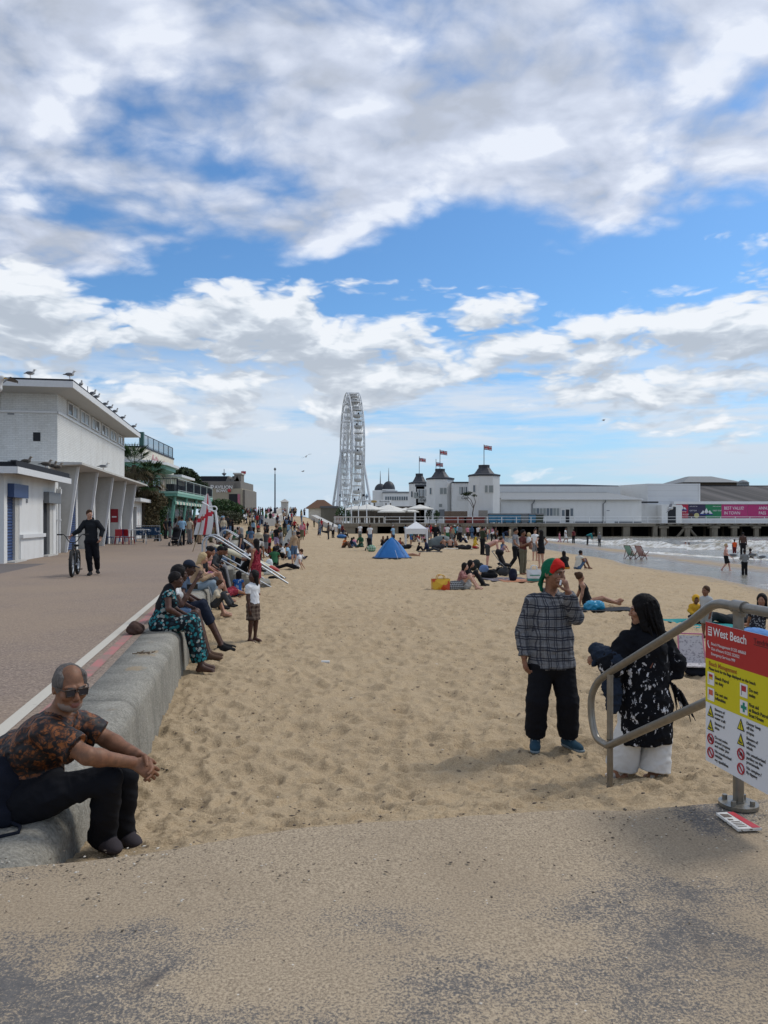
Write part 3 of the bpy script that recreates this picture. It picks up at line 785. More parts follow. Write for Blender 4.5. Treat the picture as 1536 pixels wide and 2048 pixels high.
def cafe():
 p0=W(355,984,66);ang=R(4.5);t=thing('seafront_cafe', 'cream cafe with pale green balcony, striped awning and pink script sign', 'cafe',(p0.x,p0.y,0),ang)
 zb=3.62
 part('balcony_slab',M_green,t,((-2.6,0,zb),(0,20.5,zb+.36)));part('slab_edge',mat('pale_green_edge',(.30,.52,.42),.5),t,((-2.62,-.03,zb+.24),(.03,20.53,zb+.42)))
 part('balcony_floor',M_conc,t,((-7.0,.2,zb+.36),(0,20.4,zb+.40)))
 part('ground_wall',M_dgreen,t,((-8,2.0,0),(-2.3,20,zb)))
 for i in range(7):
  y=2.2+i*2.6
  g=part('window',M_green,t,((-2.3,y,0),(-2.2,y+.22,zb)),((-2.3,y+.22,2.6),(-2.2,y+2.4,2.8)),((-2.3,y+.22,0),(-2.2,y+2.4,.5)))
  part('pane',M_glass,g,((-2.28,y+.22,.5),(-2.24,y+2.4,2.6)))
 for i in range(4):
  mb=MB();y=.5+i*5.5;mb.tube([(-.8,y,0),(-.35,y+.1,zb)],[.13,.16],8);mb.build('column',M_green,t)
 part('front_wall',M_dgreen,t,((-8,1.9,0),(-2.3,1.98,zb)))
 for i in range(3):part('front_column',M_green,t,((-7.0+i*2.1,1.7,0),(-6.7+i*2.1,1.9,zb)))
 mb=MB()
 for i in range(26):
  y=.3+i*.77
  mb.add([(-1.0,y,zb-.05),(-1.0,y+.77,zb-.05),(-.25,y+.77,zb-.5),(-.25,y,zb-.5),(-.25,y+.77,zb-.72),(-.25,y,zb-.72)],[(0,1,2,3),(3,2,4,5)],i%2)
 mb.build('awning',[M_green,M_cream],t)
 def rail(name,a,b,z,h,n,m,bars=0):
  a=Vector(a);b=Vector(b);mb=MB();up=Vector((0,0,1))
  mb.tube([a+up*(z+h),b+up*(z+h)],.04,6);mb.tube([a+up*(z+.12),b+up*(z+.12)],.025,6)
  for i in range(n+1):
   q=a.lerp(b,i/n);mb.tube([q+up*z,q+up*(z+h)],.045,6)
  nb=bars
  for i in range(nb):
   q=a.lerp(b,(i+.5)/nb);mb.tube([q+up*(z+.12),q+up*(z+h)],.012,4)
  return mb.build(name,m,t)
 rail('balcony_rail',(0,0,0),(0,20.4,0),zb+.4,1.12,5,mat('pale_green_post',(.40,.46,.43),.5),0);rail('balcony_rail',(-7.0,0,0),(0,0,0),zb+.4,1.12,4,M_rail,40)
 rail('balcony_rail',(-.05,0,0),(-.05,20.4,0),zb+.4,1.0,5,M_rail,130)
 for i in range(5):part('planter',M_blk,t,((-1.2,1+i*4,zb+.4),(-.5,3.6+i*4,zb+1.1)))
 part('upper_wall',wall_paint('pinkish_render',(.45,.37,.31)),t,((-9,3.0,zb+.4),(-4.0,14,6.8)))
 for i in range(4):
  y=3.6+i*2.0;w=part('window',M_green,t,((-4.0,y,zb+.5),(-3.93,y+.14,6.0)),((-4.0,y+1.7,zb+.5),(-3.93,y+1.84,6.0)),((-4.0,y,5.86),(-3.93,y+1.84,6.02)));part('pane',M_frost,w,((-3.99,y+.14,zb+.5),(-3.95,y+1.7,5.86)))
 part('front_window',M_frost,t,((-6.6,2.94,zb+.6),(-4.4,2.99,5.7)))
 mb=MB();mb.prism([(-9.6,2.0),(-5.0,2.0),(-3.2,3.0),(-2.3,5.5),(-2.3,11),(-3.4,14),(-9.6,15)],6.35,6.72);mb.build('eaves',M_green,t)
 mb=MB();mb.prism([(-10,1.7),(-4.8,1.7),(-2.9,2.8),(-2.0,5.4),(-2.0,11.2),(-3.2,14.3),(-10,15.3)],6.722,6.98);mb.build('canopy_roof',M_fascia,t)
 q1=W(291,895,72);q2=W(353,918,86)
 lx=q1.x-p0.x+.35;ly=q1.y-p0.y
 part('sign_wall',M_cream,t,((-14,ly,6.2),(lx,ly+14.5,8.42)));part('coping',mat('navy_coping',(.03,.035,.05),.6),t,((-14,ly-.06,8.42),(lx+.06,ly+14.56,8.6)))
 rail('roof_rail',(lx-.1,ly,0),(lx-.1,ly+14.4,0),8.6,1.15,6,M_rail,60);rail('roof_rail',(-12,ly,0),(lx-.1,ly,0),8.6,1.15,3,M_rail,0)
 part('rail_post',M_dgreen,t,((lx-.35,ly-.1,8.6),(lx+.05,ly+.3,9.9)))
 rail('stair_rail',(-9,ly-1.5,0),(-4.2,ly-1.5,0),6.98,1.0,4,M_rail,0)
 part('lower_parapet',M_cream,t,((-14,ly-1.4,6.98),(-4.2,ly-.01,7.3)))
 mp=mat('pink_sign',(.52,.30,.30),.5)
 text_mesh('Anita',1.5,mp, 'lettering',t,Matrix.Translation((lx+.04,ly+3.2,7.02))@Matrix.Rotation(R(90),4, 'Z')@Matrix.Rotation(R(90),4, 'X'),.05,shear=.3,bold=.03)
 text_mesh('town',1.5,mp, 'lettering',t,Matrix.Translation((lx+.04,ly+8.6,7.0))@Matrix.Rotation(R(90),4, 'Z')@Matrix.Rotation(R(90),4, 'X'),.05,shear=.3,bold=.03)
 part('wing',M_cream,t,((-9,14.2,zb+.4),(-3.4,22,6.1)));part('wing_roof',M_fascia,t,((-9.2,14.3,6.1),(-2.3,22.4,6.35)))
 f=thing('terrace_fence', 'dark slatted terrace fence in front of the green cafe', 'fence',(p0.x,p0.y,0),ang)
 for i in range(60):
  mb=MB();y=-1.0+i*.34;mb.box((1.6,y,.8),(.05,.28,1.6));mb.build('slat',M_blk,f)
cafe()
def palm(label,p,h,lean=0.0,seed=1,n=46,L=1.5):
 rng=random.Random(seed);t=thing('palm_tree',label, 'palm tree',p);mb=MB()
 mb.tube([(0,0,0),(lean*.4,0,h*.5),(lean,0,h)],[.20,.17,.19],8);mb.build('trunk',M_bark,t);lv=MB()
 for i in range(n):
  a=rng.uniform(0,2*pi);el=rng.uniform(-.9,1.25);d=Vector((cos(a)*cos(el),sin(a)*cos(el),sin(el)));c=Vector((lean,0,h))+d*.12;e=c+d*.45*L+Vector((0,0,.05));sd=Vector((-sin(a),cos(a),0));dry=1 if el<-.35 else 0
  lv.add([c,c+sd*.02,e+sd*.02,e],[(0,1,2,3)],dry)
  for j in range(11):
   f=(j-5)/5.0;w=(d*cos(f*1.15)+sd*sin(f*1.15)+Vector((0,0,-.25*abs(f)))).normalized()*L*.62*rng.uniform(.85,1.1);n_=w.cross(Vector((0,0,1))).normalized()*.045
   lv.add([e,e+w*.5+n_,e+w+Vector((0,0,-.12)),e+w*.5-n_],[(0,1,2,3)],dry)
 lv.build('crown',[M_leaf2,M_dry],t)
for i,(px,py,d,L,n,lb)in enumerate([(268,930,60.5,1.9,60, 'fan palm with green crown close against the tall brick block'),(300,955,63,1.6,46, 'shorter fan palm between the brick block and the cafe'),(285,968,61.5,1.4,40, 'drooping fan palm with dry lower fronds above the kiosk roof')]):
 q=W(px,py,d);palm(lb,(q.x,q.y,0),q.z,.1*i,5+i,n,L)
def bush(label,p,pts,n,size,m,seed,cat='bush'):
 t=thing('bush' if cat=='bush' else 'tree',label,cat,p)
 leaf_cloud('foliage' if cat=='bush' else 'crown',t,pts,n,size,m,seed)
 mb=MB();h=max(c[2]for c,r in pts)
 mb.tube([(0,0,0),(.05,0,h*.4),(0,.05,h*.8)],[.05*h,.04*h,.015*h],7)
 for c,r in pts:mb.tube([(0,0,h*.35),(c[0]*.6,c[1]*.6,c[2]*.8),tuple(c)],[.025*h,.018*h,.006*h],5)
 mb.build('stem' if cat=='bush' else 'trunk',M_bark,t)
q=W(300,1040,62);bush('dry brown climbing plant beside the green cafe windows',(q.x,q.y,0),[((0,0,1.8),(.9,.8,1.9)),((.5,.3,3.1),(.9,.7,.9)),((-.5,0,3.3),(.8,.8,.8))],3000,.12,M_dry,3)
q=W(318,1010,64);bush('green shrub hanging over the wall by the cafe corner',(q.x,q.y,0),[((0,0,2.2),(.8,.8,.8)),((.2,0,.9),(.7,.7,.8))],1800,.10,M_leaf2,4)
q=W(372,1030,118);bush('big dark evergreen tree rising behind the cafe roof',(q.x,q.y,2.0),[((-1.2,0,4.6),(4.2,3,3.5)),((1.6,0,3.4),(2.6,2.5,2.4)),((-4.5,0,4.2),(3,2.5,3))],14000,.28,M_leaf,5, 'tree')
q=W(438,1030,108);bush('rounded green shrub below the bowling hall sign',(q.x,q.y,1.6),[((0,0,1.3),(3.0,2,1.7)),((2.2,0,1.0),(1.6,1.5,1.4))],4500,.18,M_leaf2,6)
q=W(455,1030,104);bush('low olive grey shrub in front of the bowling hall',(q.x,q.y,1.5),[((0,0,.3),(2.6,1.6,1.0)),((-2.5,0,.3),(2,1.5,.9))],3000,.16,leafm('leaf_olive',(.035,.04,.022),(.10,.105,.06)),7)
def pavilion_hall():
 d=138.0;p=W(400,1030,d);s=d/FPX;t=thing('bowling_hall', 'grey and cream bowling hall with black roof and raised white lettering', 'building',(p.x,p.y,1.5),0)
 def X(px):return(px-400)*s
 def Z(py):return CAMZ+(HY-py)*s-1.5
 M_hall=wall_paint('hall_beige',(.40,.36,.27));M_hg=wall_paint('hall_grey',(.20,.185,.165))
 part('wall',M_hall,t,((X(400),0,-4),(X(484),14,Z(977))));part('upper_wall',M_hg,t,((X(396),.6,Z(977)),(X(480),14,Z(962))));part('roof',M_felt,t,((X(396),2,Z(962)),(X(450),14,Z(951))))
 mb=MB()
 for i in range(3):
  a,b=X(449+i*9),X(459+i*9);mb.add([(a,1,Z(962)),(b,1,Z(962)),((a+b)/2,1,Z(951)),(a,6,Z(962)),(b,6,Z(962)),((a+b)/2,6,Z(951))],[(0,1,2),(5,4,3),(0,2,5,3),(1,4,5,2)])
 mb.build('gable',M_hg,t);part('turret',M_hg,t,((X(466),1,Z(962)),(X(480),4,Z(948))));part('turret_cap',M_conc,t,((X(464),.8,Z(948)),(X(482),4.2,Z(945))))
 part('side_wall',M_hg,t,((X(484),.5,-4),(X(489),13,Z(979))));part('entrance',M_darkin,t,((X(458),-.1,Z(1008)),(X(475),-.01,Z(988))));part('poster',mat('pink_poster',(.45,.16,.22),.6),t,((X(475.5),-.12,Z(1010)),(X(480),-.02,Z(988))))
 part('sign_panel',M_hg,t,((X(420),-.08,Z(977)),(X(468),-.01,Z(963))))
 Ml=mat('white_lettering',(.72,.72,.70),.5)
 T=lambda x,z:Matrix.Translation((x,-.14,z))@Matrix.Rotation(R(90),4, 'X')
 text_mesh('P',1.25,Ml, 'lettering',t,T(X(421),Z(979.5)),.04,bold=.02);text_mesh('AVILION',.86,Ml, 'lettering',t,T(X(429.5),Z(977.5)),.04,bold=.02);text_mesh('BOWL',.72,Ml, 'lettering',t,T(X(432.5),Z(984.5)),.04,bold=.02)
 mb=MB();mb.ball((X(459),-.2,Z(981)),(.32,.12,.32));mb.build('ball_emblem',mat('red_emblem',(.45,.05,.06),.4),t)
 mb=MB();mb.tube([(X(439),4,Z(951)),(X(439),4,Z(935))],.06,6);mb.lathe([(.1,0),(.5,.4),(.15,.6)],(X(439),4,Z(949)),8);mb.build('finial',M_greyp,t)
 mb=MB();mb.tube([(X(480),3,Z(945)),(X(480),3,Z(939))],.04,5);mb.build('flag_staff',M_greyp,t);mb=MB();mb.box((X(482)-.1,3,Z(943)),(.9,.02,.5));mb.build('flag',mat('red_flag',(.4,.05,.06),.7),t)
pavilion_hall()
def lamp_post(label,px,d,base,top,big=True):
 p=W(px,base,d);h=(base-top)*d/FPX;t=thing('lamp_post',label, 'lamp post',p)
 mb=MB();mb.tube([(0,0,0),(0,0,h*.12),(0,0,h*.13),(0,0,h*.86)],[.24,.20,.11,.09],8);mb.build('post',mat('navy_post',(.010,.013,.028),.4),t)
 mb=MB();mb.tube([(0,0,h*.86),(0,0,h*.97)],.05,6);mb.lathe([(.05,h*.93),(.2,h*.955),(.16,h*.985),(.02,h)],n=8);mb.build('lamp_head',M_greyp,t)
lamp_post('tall dark navy lamp post on the promenade ramp',550,118,1027,935)
# far ramp walls, pillar, van, hut
def ramp_bits():
 Mr=M_conc
 a,b=W(527,1043,112),W(566,1023,126)
 t=thing('ramp_wall', 'sloping concrete parapet of the promenade ramp below the tall lamp post', 'wall',a)
 def slab(p,q,hp,hq,th,name,par,m=Mr):
  d=(q-p);n=Vector((-d.y,d.x,0)).normalized()*th
  mb=MB();o=Vector(par.location);v=[p-o+Vector((0,0,-3)),q-o+Vector((0,0,-3)),q-o+Vector((0,0,hq)),p-o+Vector((0,0,hp))];v+=[x+n for x in v]
  mb.add(v,[(0,1,2,3),(7,6,5,4),(0,4,5,1),(1,5,6,2),(2,6,7,3),(3,7,4,0)]);return mb.build(name,m,par)
 slab(a,b,.7,.75,.4, 'parapet',t);mb=MB();mb.box(b-a+Vector((.3,0,.3)),(1.1,1.1,2.6));mb.build('pillar',Mr,t);mb=MB();c=b-a+Vector((.3,0,1.6));mb.add([c+Vector((x,y,0))for x,y in((-.75,-.75),(.75,-.75),(.75,.75),(-.75,.75))]+[c+Vector((0,0,.55))],[(0,1,4),(1,2,4),(2,3,4),(3,0,4),(3,2,1,0)]);mb.build('pillar_cap',Mr,t)
 t2=thing('ramp_wall', 'lower concrete beach retaining wall at the foot of the ramp', 'wall',W(527,1057,100))
 slab(W(527,1055,100),W(552,1055,101),1.2,1.2,.5, 'parapet',t2);slab(W(549,1045,104),W(566,1035,112),.6,.6,.4, 'return_wall',t2)
 h=W(612,1042,128);s=128/FPX;t=thing('beach_hut', 'cream hut with brown hipped roof and grey side annexe near the wheel', 'hut',h)
 X=lambda px:(px-612)*s;Z=lambda py:(1042-py)*s
 part('wall',M_cream,t,((X(617),0,-1.5),(X(643),5,Z(1014))));part('annexe',wall_paint('olive_boards',(.15,.14,.11)),t,((X(642),-.3,-2.2),(X(675),4,Z(1016))));part('annexe_roof',mat('slate_grey',(.12,.125,.13),.8),t,((X(641),-.5,Z(1016)),(X(677),4.2,Z(1012))))
 mb=MB();e=[(X(610),-.5,Z(1017)),(X(655),-.5,Z(1017)),(X(655),5.5,Z(1017)),(X(610),5.5,Z(1017))];r=[(X(632),2,Z(999)),(X(646),2,Z(999)),(X(646),3.2,Z(999)),(X(632),3.2,Z(999))]
 e[1]=(X(668),-.5,Z(1015));e[2]=(X(668),5.5,Z(1015));mb.add(e+r,[(0,1,5,4),(1,2,6,5),(2,3,7,6),(3,0,4,7),(4,5,6,7),(3,2,1,0)]);mb.build('roof',mat('brown_tiles',(.13,.065,.035),.85),t)
 t=thing('access_ramp', 'sloping concrete ramp from the brown roofed hut down to the sand', 'ramp',W(640,1045,122));slab(W(622,1033,124),W(668,1058,110),.25,.35,.9, 'ramp_slab',t)
 v=W(472,1030,116);t=thing('parked_car', 'silver car parked by the shrubs on the rising promenade', 'car',v+Vector((0,0,-.6)),R(75));s=1
 mb=MB();pr=[(-2.1,.35),(-2.15,.8),(-1.6,.95),(-.9,1.45),(.7,1.5),(1.5,.95),(2.1,.8),(2.15,.35)]
 n=len(pr);mb.add([(x,-.85,z)for x,z in pr]+[(x,.85,z)for x,z in pr],[tuple(range(n-1,-1,-1)),tuple(range(n,2*n))]+[(i,(i+1)%n,n+(i+1)%n,n+i)for i in range(n)]);mb.build('body',mat('silver_paint',(.35,.36,.37),.3,.3),t,.05)
 for x in(-1.3,1.3):
  for y in(-.8,.8):mb=MB();mb.tube([(x,y-.1,.33),(x,y+.1,.33)],.33,12);mb.build('wheel',M_blk,t)
 for y in(-.862,.862):mb=MB();mb.quad((-1.35,y,.98),(-.85,y,1.38),(.65,y,1.42),(1.25,y,.98));mb.build('side_window',M_glass,t)
 mb=MB();mb.quad((1.53,-.7,.97),(1.53,.7,.97),(.74,.65,1.5),(.74,-.65,1.5));mb.build('windscreen',M_glass,t)
ramp_bits()
# ------------ the pier
PD=115.0
def XP(px,d=PD):return(px-HX)/FPX*d
def ZP(py,d=PD):return CAMZ+(HY-py)/FPX*d
M_pwhite=wall_paint('pier_white',(0.70,0.70,0.68),(0.42,0.40,0.36),False,0.2)
def clad(name,c,step=.32):
 def f(k,tc):
  z=k.sep(tc)[2];s_=k.m('FRACT',k.m('ADD',k.m('DIVIDE',z,step),50));l=k.ramp(s_,.08,.0)
  n=k.noise(tc,.5,4,.6);base=k.mix(n,tuple(q*.92 for q in c),c)
  return{'Base Color':k.mix(k.m('MULTIPLY',l,.45),base,(.2,.2,.2))}
 return mat(name,fn=f,rough=.6)
M_clad=clad('white_cladding',(.66,.665,.665),.9);M_slate=mat('slate_roof',(.035,.038,.046),.55);M_groof=mat('grey_sheet_roof',(.24,.25,.25),.6)
M_beam=wall_paint('stained_concrete',(.23,.20,.155),(.10,.085,.06),False,.7);M_wood=mat('dark_timber',(.075,.058,.042),.85);M_void=mat('underpier_shade',(.012,.012,.014),.95)  # M_void: near-black, the shade under the pier is put into its colour
def ragged_roof(k,tc):
 x,y,z=k.sep(tc);n=k.noise(k.comb(k.m('ADD',x,k.m('MULTIPLY',z,1.4)),0.0,0.0),.35,4,.6);return{'Base Color':k.mix(k.ramp(n,.4,.65),(.030,.027,.026),(.10,.09,.085))}
M_broof=mat('brown_corrugated_roof',fn=ragged_roof,rough=.8)
def pier_deck():
 xa,xb=XP(690),XP(1720);zt,zb_=ZP(1046.5),ZP(1053)
 t=thing('pier', 'long pier deck on concrete beams and piles over the sand and water', 'pier',(0,PD,0))
 xm=XP(1310)
 part('deck',M_conc,t,((xa,.1,zt-.15),(xb,60,zt)))
 part('edge_beam',M_beam,t,((xa+.01,-.25,zb_),(xm,.1,zt-.01)))
 part('edge_beam',M_beam,t,((xm,.2,ZP(1052.5)),(xb,.7,ZP(1049))));part('deck_edge',M_wood,t,((xm+.01,-.1,ZP(1048)),(xb,.3,zt-.02)))
 for i in range(24):part('joist_end',M_wood,t,((xm+.5+i*1.25,-.02,ZP(1049.4)),(xm+.75+i*1.25,.9,ZP(1048))))
 part('back_wall',M_void,t,((xa,7,-2.4),(xb,7.3,zb_+.3)))  # near-black sheet standing in for the unlit space under the deck
 for i,(px,w)in enumerate([(700,1.6),(745,1.5),(790,1.0),(838,1.3),(886,1.0),(932,1.3),(978,1.0),(1027,1.2),(1085,1.1),(1141,1.0),(1200,.7),(1253,1.0),(1310,.7),(1327,.9),(1375,.7),(1429,.9),(1469,.7),(1513,.6),(1560,.8),(1610,.7)]):
  x=XP(px);c=MB();c.span((x-w/2,-.12,-2.6),(x+w/2,w-.2,zb_+.02 if px<1310 else ZP(1052.4)));pl=c.build('pile',M_beam,t)
  if px>1325:part('pile_cap',M_beam,pl,((x-w/2-.3,-.2,ZP(1056.5)),(x+w/2+.3,w,ZP(1053))))
 for sx in(-1,1):
  mb=MB();mb.tube([(XP(1375)+sx*.3,.3,ZP(1056)),(XP(1375)+sx*1.45,.3,ZP(1074))],.22,6);mb.build('raking_strut',M_beam,t)
 for i in range(30):mb=MB();mb.tube([(xa+1.5+i*2.9,3.5,-2.6),(xa+1.5+i*2.9,3.5,zt-.2)],.22,6);mb.build('inner_pile',M_wood,t)
 r=thing('pier_railing', 'white tubular railing along the front edge of the pier', 'railing',(0,PD,zt))
 ra=XP(770)
 h=.98
 for nm,z in(('top_rail',h),('mid_rail',h*.55),):
  mb=MB();mb.tube([(ra,.1,z),(xb,.1,z)],.035,6);mb.build(nm,M_wmetal,r)
 n=0;x=ra
 while x<xb:
  mb=MB();mb.tube([(x,.1,-.06),(x,.1,h)],.055,6);mb.build('post',M_wmetal,r);x+=2.24
 e=thing('balustrade', 'curved concrete balustrade at the shoreward end of the pier', 'balustrade',(XP(700),PD,zt))
 pts=[(-2.2,6.0),(-2.6,3),(-2.3,1.0),(-1.0,.1),(1.5,.05),(5.2,.1)]
 mb=MB();mb.tube([(x,y,.95)for x,y in pts],.10,6);mb.build('hand_rail',M_conc,e)
 for i in range(26):
  t_=i/25*(len(pts)-1);a=int(min(t_,len(pts)-2));f=t_-a;p=Vector(pts[a]).lerp(Vector(pts[a+1]),f)
  mb=MB();mb.lathe([(.07,0),(.11,.3),(.06,.6),(.09,.9)],(p.x,p.y,0),6);mb.build('baluster',M_conc,e)
 mb=MB();mb.prism([(-2.8,8),(-2.8,2.8),(-2.4,.8),(-1.1,-.2),(1.5,-.2),(1.5,8)],-.7,-.02);mb.build('plinth',M_beam,e)
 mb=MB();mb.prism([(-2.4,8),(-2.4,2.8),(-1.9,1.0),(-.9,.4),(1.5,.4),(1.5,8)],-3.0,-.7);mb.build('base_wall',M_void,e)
pier_deck()
DZ=ZP(1046.5)
def tower(label,pxl,pxr,ytop,d,ycap,ypole,wins,flag=True,door=False):
 s=d/FPX;xc=XP((pxl+pxr)/2,d);w=(pxr-pxl)*s;t=thing('pier_tower',label, 'tower',(xc,d+w/2,DZ));h=ZP(ytop,d)-DZ;c=w*.27
 def octo(k):a=w/2*k;q=c*k;return[(-a+q,-a),(a-q,-a),(a,-a+q),(a,a-q),(a-q,a),(-a+q,a),(-a,a-q),(-a,-a+q)]
 mb=MB();mb.prism(octo(1),-.02,h);mb.build('wall',M_pwhite,t)
 mb=MB();mb.prism(octo(1.045),h-.12,h+.14);mb.build('cornice',M_slate,t)
 cap=ZP(ycap,d)-DZ;mb=MB();rings=[]
 for f,zz in((.99,0),(.66,.12),(.50,.42),(.40,.66),(.36,.70),(.36,1.0),(.33,1.0)):
  rings+=[Vector((x,y,h+.14+(cap-h-.14)*zz))for x,y in octo(f)]
 n=8;mb.add(rings,[(i*n+k,i*n+(k+1)%n,(i+1)*n+(k+1)%n,(i+1)*n+k)for i in range(6)for k in range(n)]+[tuple(range(6*n,7*n))]);mb.build('cap',M_slate,t)
 if ypole:
  pz=ZP(ypole,d)-DZ;mb=MB();mb.tube([(0,0,cap),(0,0,pz)],.06,6);pl=mb.build('flagpole',M_greyp,t)
  if flag:union_flag(pl,(.05,0,pz-.9*s/.0767*.9),1.2)
 for(pa,pb,ya,yb,kind)in wins:
  x0,x1=XP(pa,d)-xc,XP(pb,d)-xc;z0,z1=ZP(yb,d)-DZ,ZP(ya,d)-DZ;y=-w/2
  if kind=='slant':
   continue
  f=part('window' if kind!='door' else 'door',M_wframe if kind!='door' else M_greyp,t,((x0-.1,y-.06,z0-.1),(x1+.1,y-.003,z1+.1)))
  if kind!='door':
   m=M_glass if kind=='dark' else mat('dull_pane',(.24,.26,.25),.3)
   if x1-x0>1:part('pane',m,f,((x0,y-.075,z0),((x0+x1)/2-.05,y-.061,z1)));part('pane',m,f,(((x0+x1)/2+.05,y-.075,z0),(x1,y-.061,z1)))
   else:part('pane',m,f,((x0,y-.075,z0),(x1,y-.061,z1)))
 q=Vector((-w/2+c/2-.02,-w/2+c/2-.02,h*.72));mb=MB();mb.box(q,(.5,.12,1.25),R(-45));f=mb.build('side_window',M_wframe,t);mb=MB();mb.box(q+Vector((-.03,-.03,0)),(.34,.12,1.05),R(-45));mb.build('pane',M_glass,f)
 return t
def union_flag(parent,o,w):
 mr=mat('flag_red',(.42,.03,.04),.8);mw=mat('flag_white',(.62,.62,.62),.8);mbl=mat('flag_blue',(.03,.04,.15),.8)
 nx,ny=14,8;mb=MB();o=Vector(o);h=w*.6
 P=lambda i,j:o+Vector((w*i/nx,.10*sin(i*.8),h*j/ny-.18*(i/nx)**1.3))
 for i in range(nx):
  for j in range(ny):
   x,y=(i+.5)/nx-.5,(j+.5)/ny-.5
   dgl=min(abs(x-y),abs(x+y));mi=0 if(abs(x)<.08 or abs(y)<.13)else(1 if(abs(x)<.16 or abs(y)<.22)else(0 if dgl<.05 else(1 if dgl<.12 else 2)))
   mb.add([P(i,j),P(i+1,j),P(i+1,j+1),P(i,j+1)],[(0,1,2,3)],mi)
 mb.build('flag',[mr,mw,mbl],parent)
tower('widest white tower with slate cap, joined to the long white hall',942,1002,950,118,928,886,[(970,975,971,985, 'slit'),(978,986,971,985, 'slit')])
tower('middle white tower with one square window and a flagpole',855,909,957,128,936,896,[(880,893,976,988, 'pane'),(878,884,1008,1014, 'pane'),(879,888,1020,1036, 'door')])
tower('rear white tower half hidden behind the square windowed one',819,860,966,142,946,911,[(828,836,985,996, 'pane')])
for px,yb,yt,d in((872,952,918,134),):
 p=W(px,yb,d);f=thing('flag_staff', 'flag on a slim staff between the rear and middle towers', 'flag',p);mb=MB();mb.tube([(0,0,-1.5),(0,0,(yb-yt)*d/FPX)],.05,6);mb.build('pole',M_greyp,f);union_flag(f,(.05,0,(yb-yt)*d/FPX-1.3),1.2)
def linking():
 d=126;t=thing('pier_arcade', 'white arcade front with window row between the two nearer towers', 'building',(0,d,DZ));Z=lambda py:ZP(py,d)-DZ;X=lambda px:XP(px,d)
 part('wall',M_pwhite,t,((X(905),0,0),(X(948),8,Z(966))));part('cornice',M_slate,t,((X(905),-.15,Z(966)),(X(948),8,Z(963.5))));part('sign_board',mat('sign_pale',(.60,.60,.58),.6),t,((X(915),-.08,Z(1000)),(X(940),-.01,Z(992))))
 text_mesh('Captains',.62,M_blk, 'lettering',t,Matrix.Translation((X(922),-.1,Z(998)))@Matrix.Rotation(R(90),4, 'X'),.005,shear=.2)
 for i in range(4):w=part('window',M_wframe,t,((X(918+i*4.2),-.06,Z(988.5)),(X(922+i*4.2),-.003,Z(973))));part('pane',M_glass if i in(1,3)else M_frost,w,((X(918.6+i*4.2),-.075,Z(988)),(X(921.5+i*4.2),-.061,Z(974))))
 d2=142;t=thing('pier_arcade', 'white arcade front with long window band behind the parasols', 'building',(0,d2,DZ));Z=lambda py:ZP(py,d2)-DZ;X=lambda px:XP(px,d2)
 part('wall',M_pwhite,t,((X(832),0,0),(X(862),8,Z(972))));part('cornice',M_slate,t,((X(830),-.15,Z(973)),(X(862),8,Z(969))));part('sign_board',mat('sign_grey',(.30,.31,.30),.6),t,((X(836),-.08,Z(1005)),(X(856),-.01,Z(995))))
 text_mesh('Captains',.7,M_blk, 'lettering',t,Matrix.Translation((X(840),-.1,Z(1002)))@Matrix.Rotation(R(90),4, 'X'),.005,shear=.2)
 for i in range(6):w=part('window',M_wframe,t,((X(834+i*3.5),-.06,Z(993)),(X(837.3+i*3.5),-.003,Z(978))));part('pane',M_glass if i%2 else M_frost,w,((X(834.5+i*3.5),-.075,Z(992.5)),(X(836.9+i*3.5),-.061,Z(979))))
 d3=165;t=thing('domed_building', 'white pier building with two dark domes and spires beside the wheel', 'building',(0,d3,DZ));Z=lambda py:ZP(py,d3)-DZ;X=lambda px:XP(px,d3)
 part('wall',M_pwhite,t,((X(745),0,0),(X(795),8,Z(981))));part('parapet',M_pwhite,t,((X(766),-.8,0),(X(826),6,Z(984))));part('cornice',M_greyp,t,((X(765),-1.0,Z(986.5)),(X(826),0,Z(983.5))))
 for i in range(10):w=part('window',M_wframe,t,((X(770+i*4.6),-.9,Z(1001)),(X(774+i*4.6),-.805,Z(993))));part('pane',M_glass,w,((X(770.5+i*4.6),-.93,Z(1000.5)),(X(773.5+i*4.6),-.901,Z(993.5))))
 for px,r,yb,yt,sp in((760.5,12,980,966,940),(777.5,13,978,961,934)):
  rr=r*d3/FPX;hh=(yb-yt)*d3/FPX;mb=MB();mb.lathe([(rr*cos(a),hh*sin(a))for a in np.linspace(0,pi/2*.97,9)],(X(px),2.5,Z(yb)),20);dm=mb.build('dome',M_slate,t);mb=MB();mb.tube([(X(px),2.5,Z(yt+1)),(X(px),2.5,Z(sp))],[.14,.03],6);mb.build('spire',M_greyp,dm);part('drum',M_pwhite,t,((X(px)-rr,1,Z(984)),(X(px)+rr,4,Z(yb))))
linking()
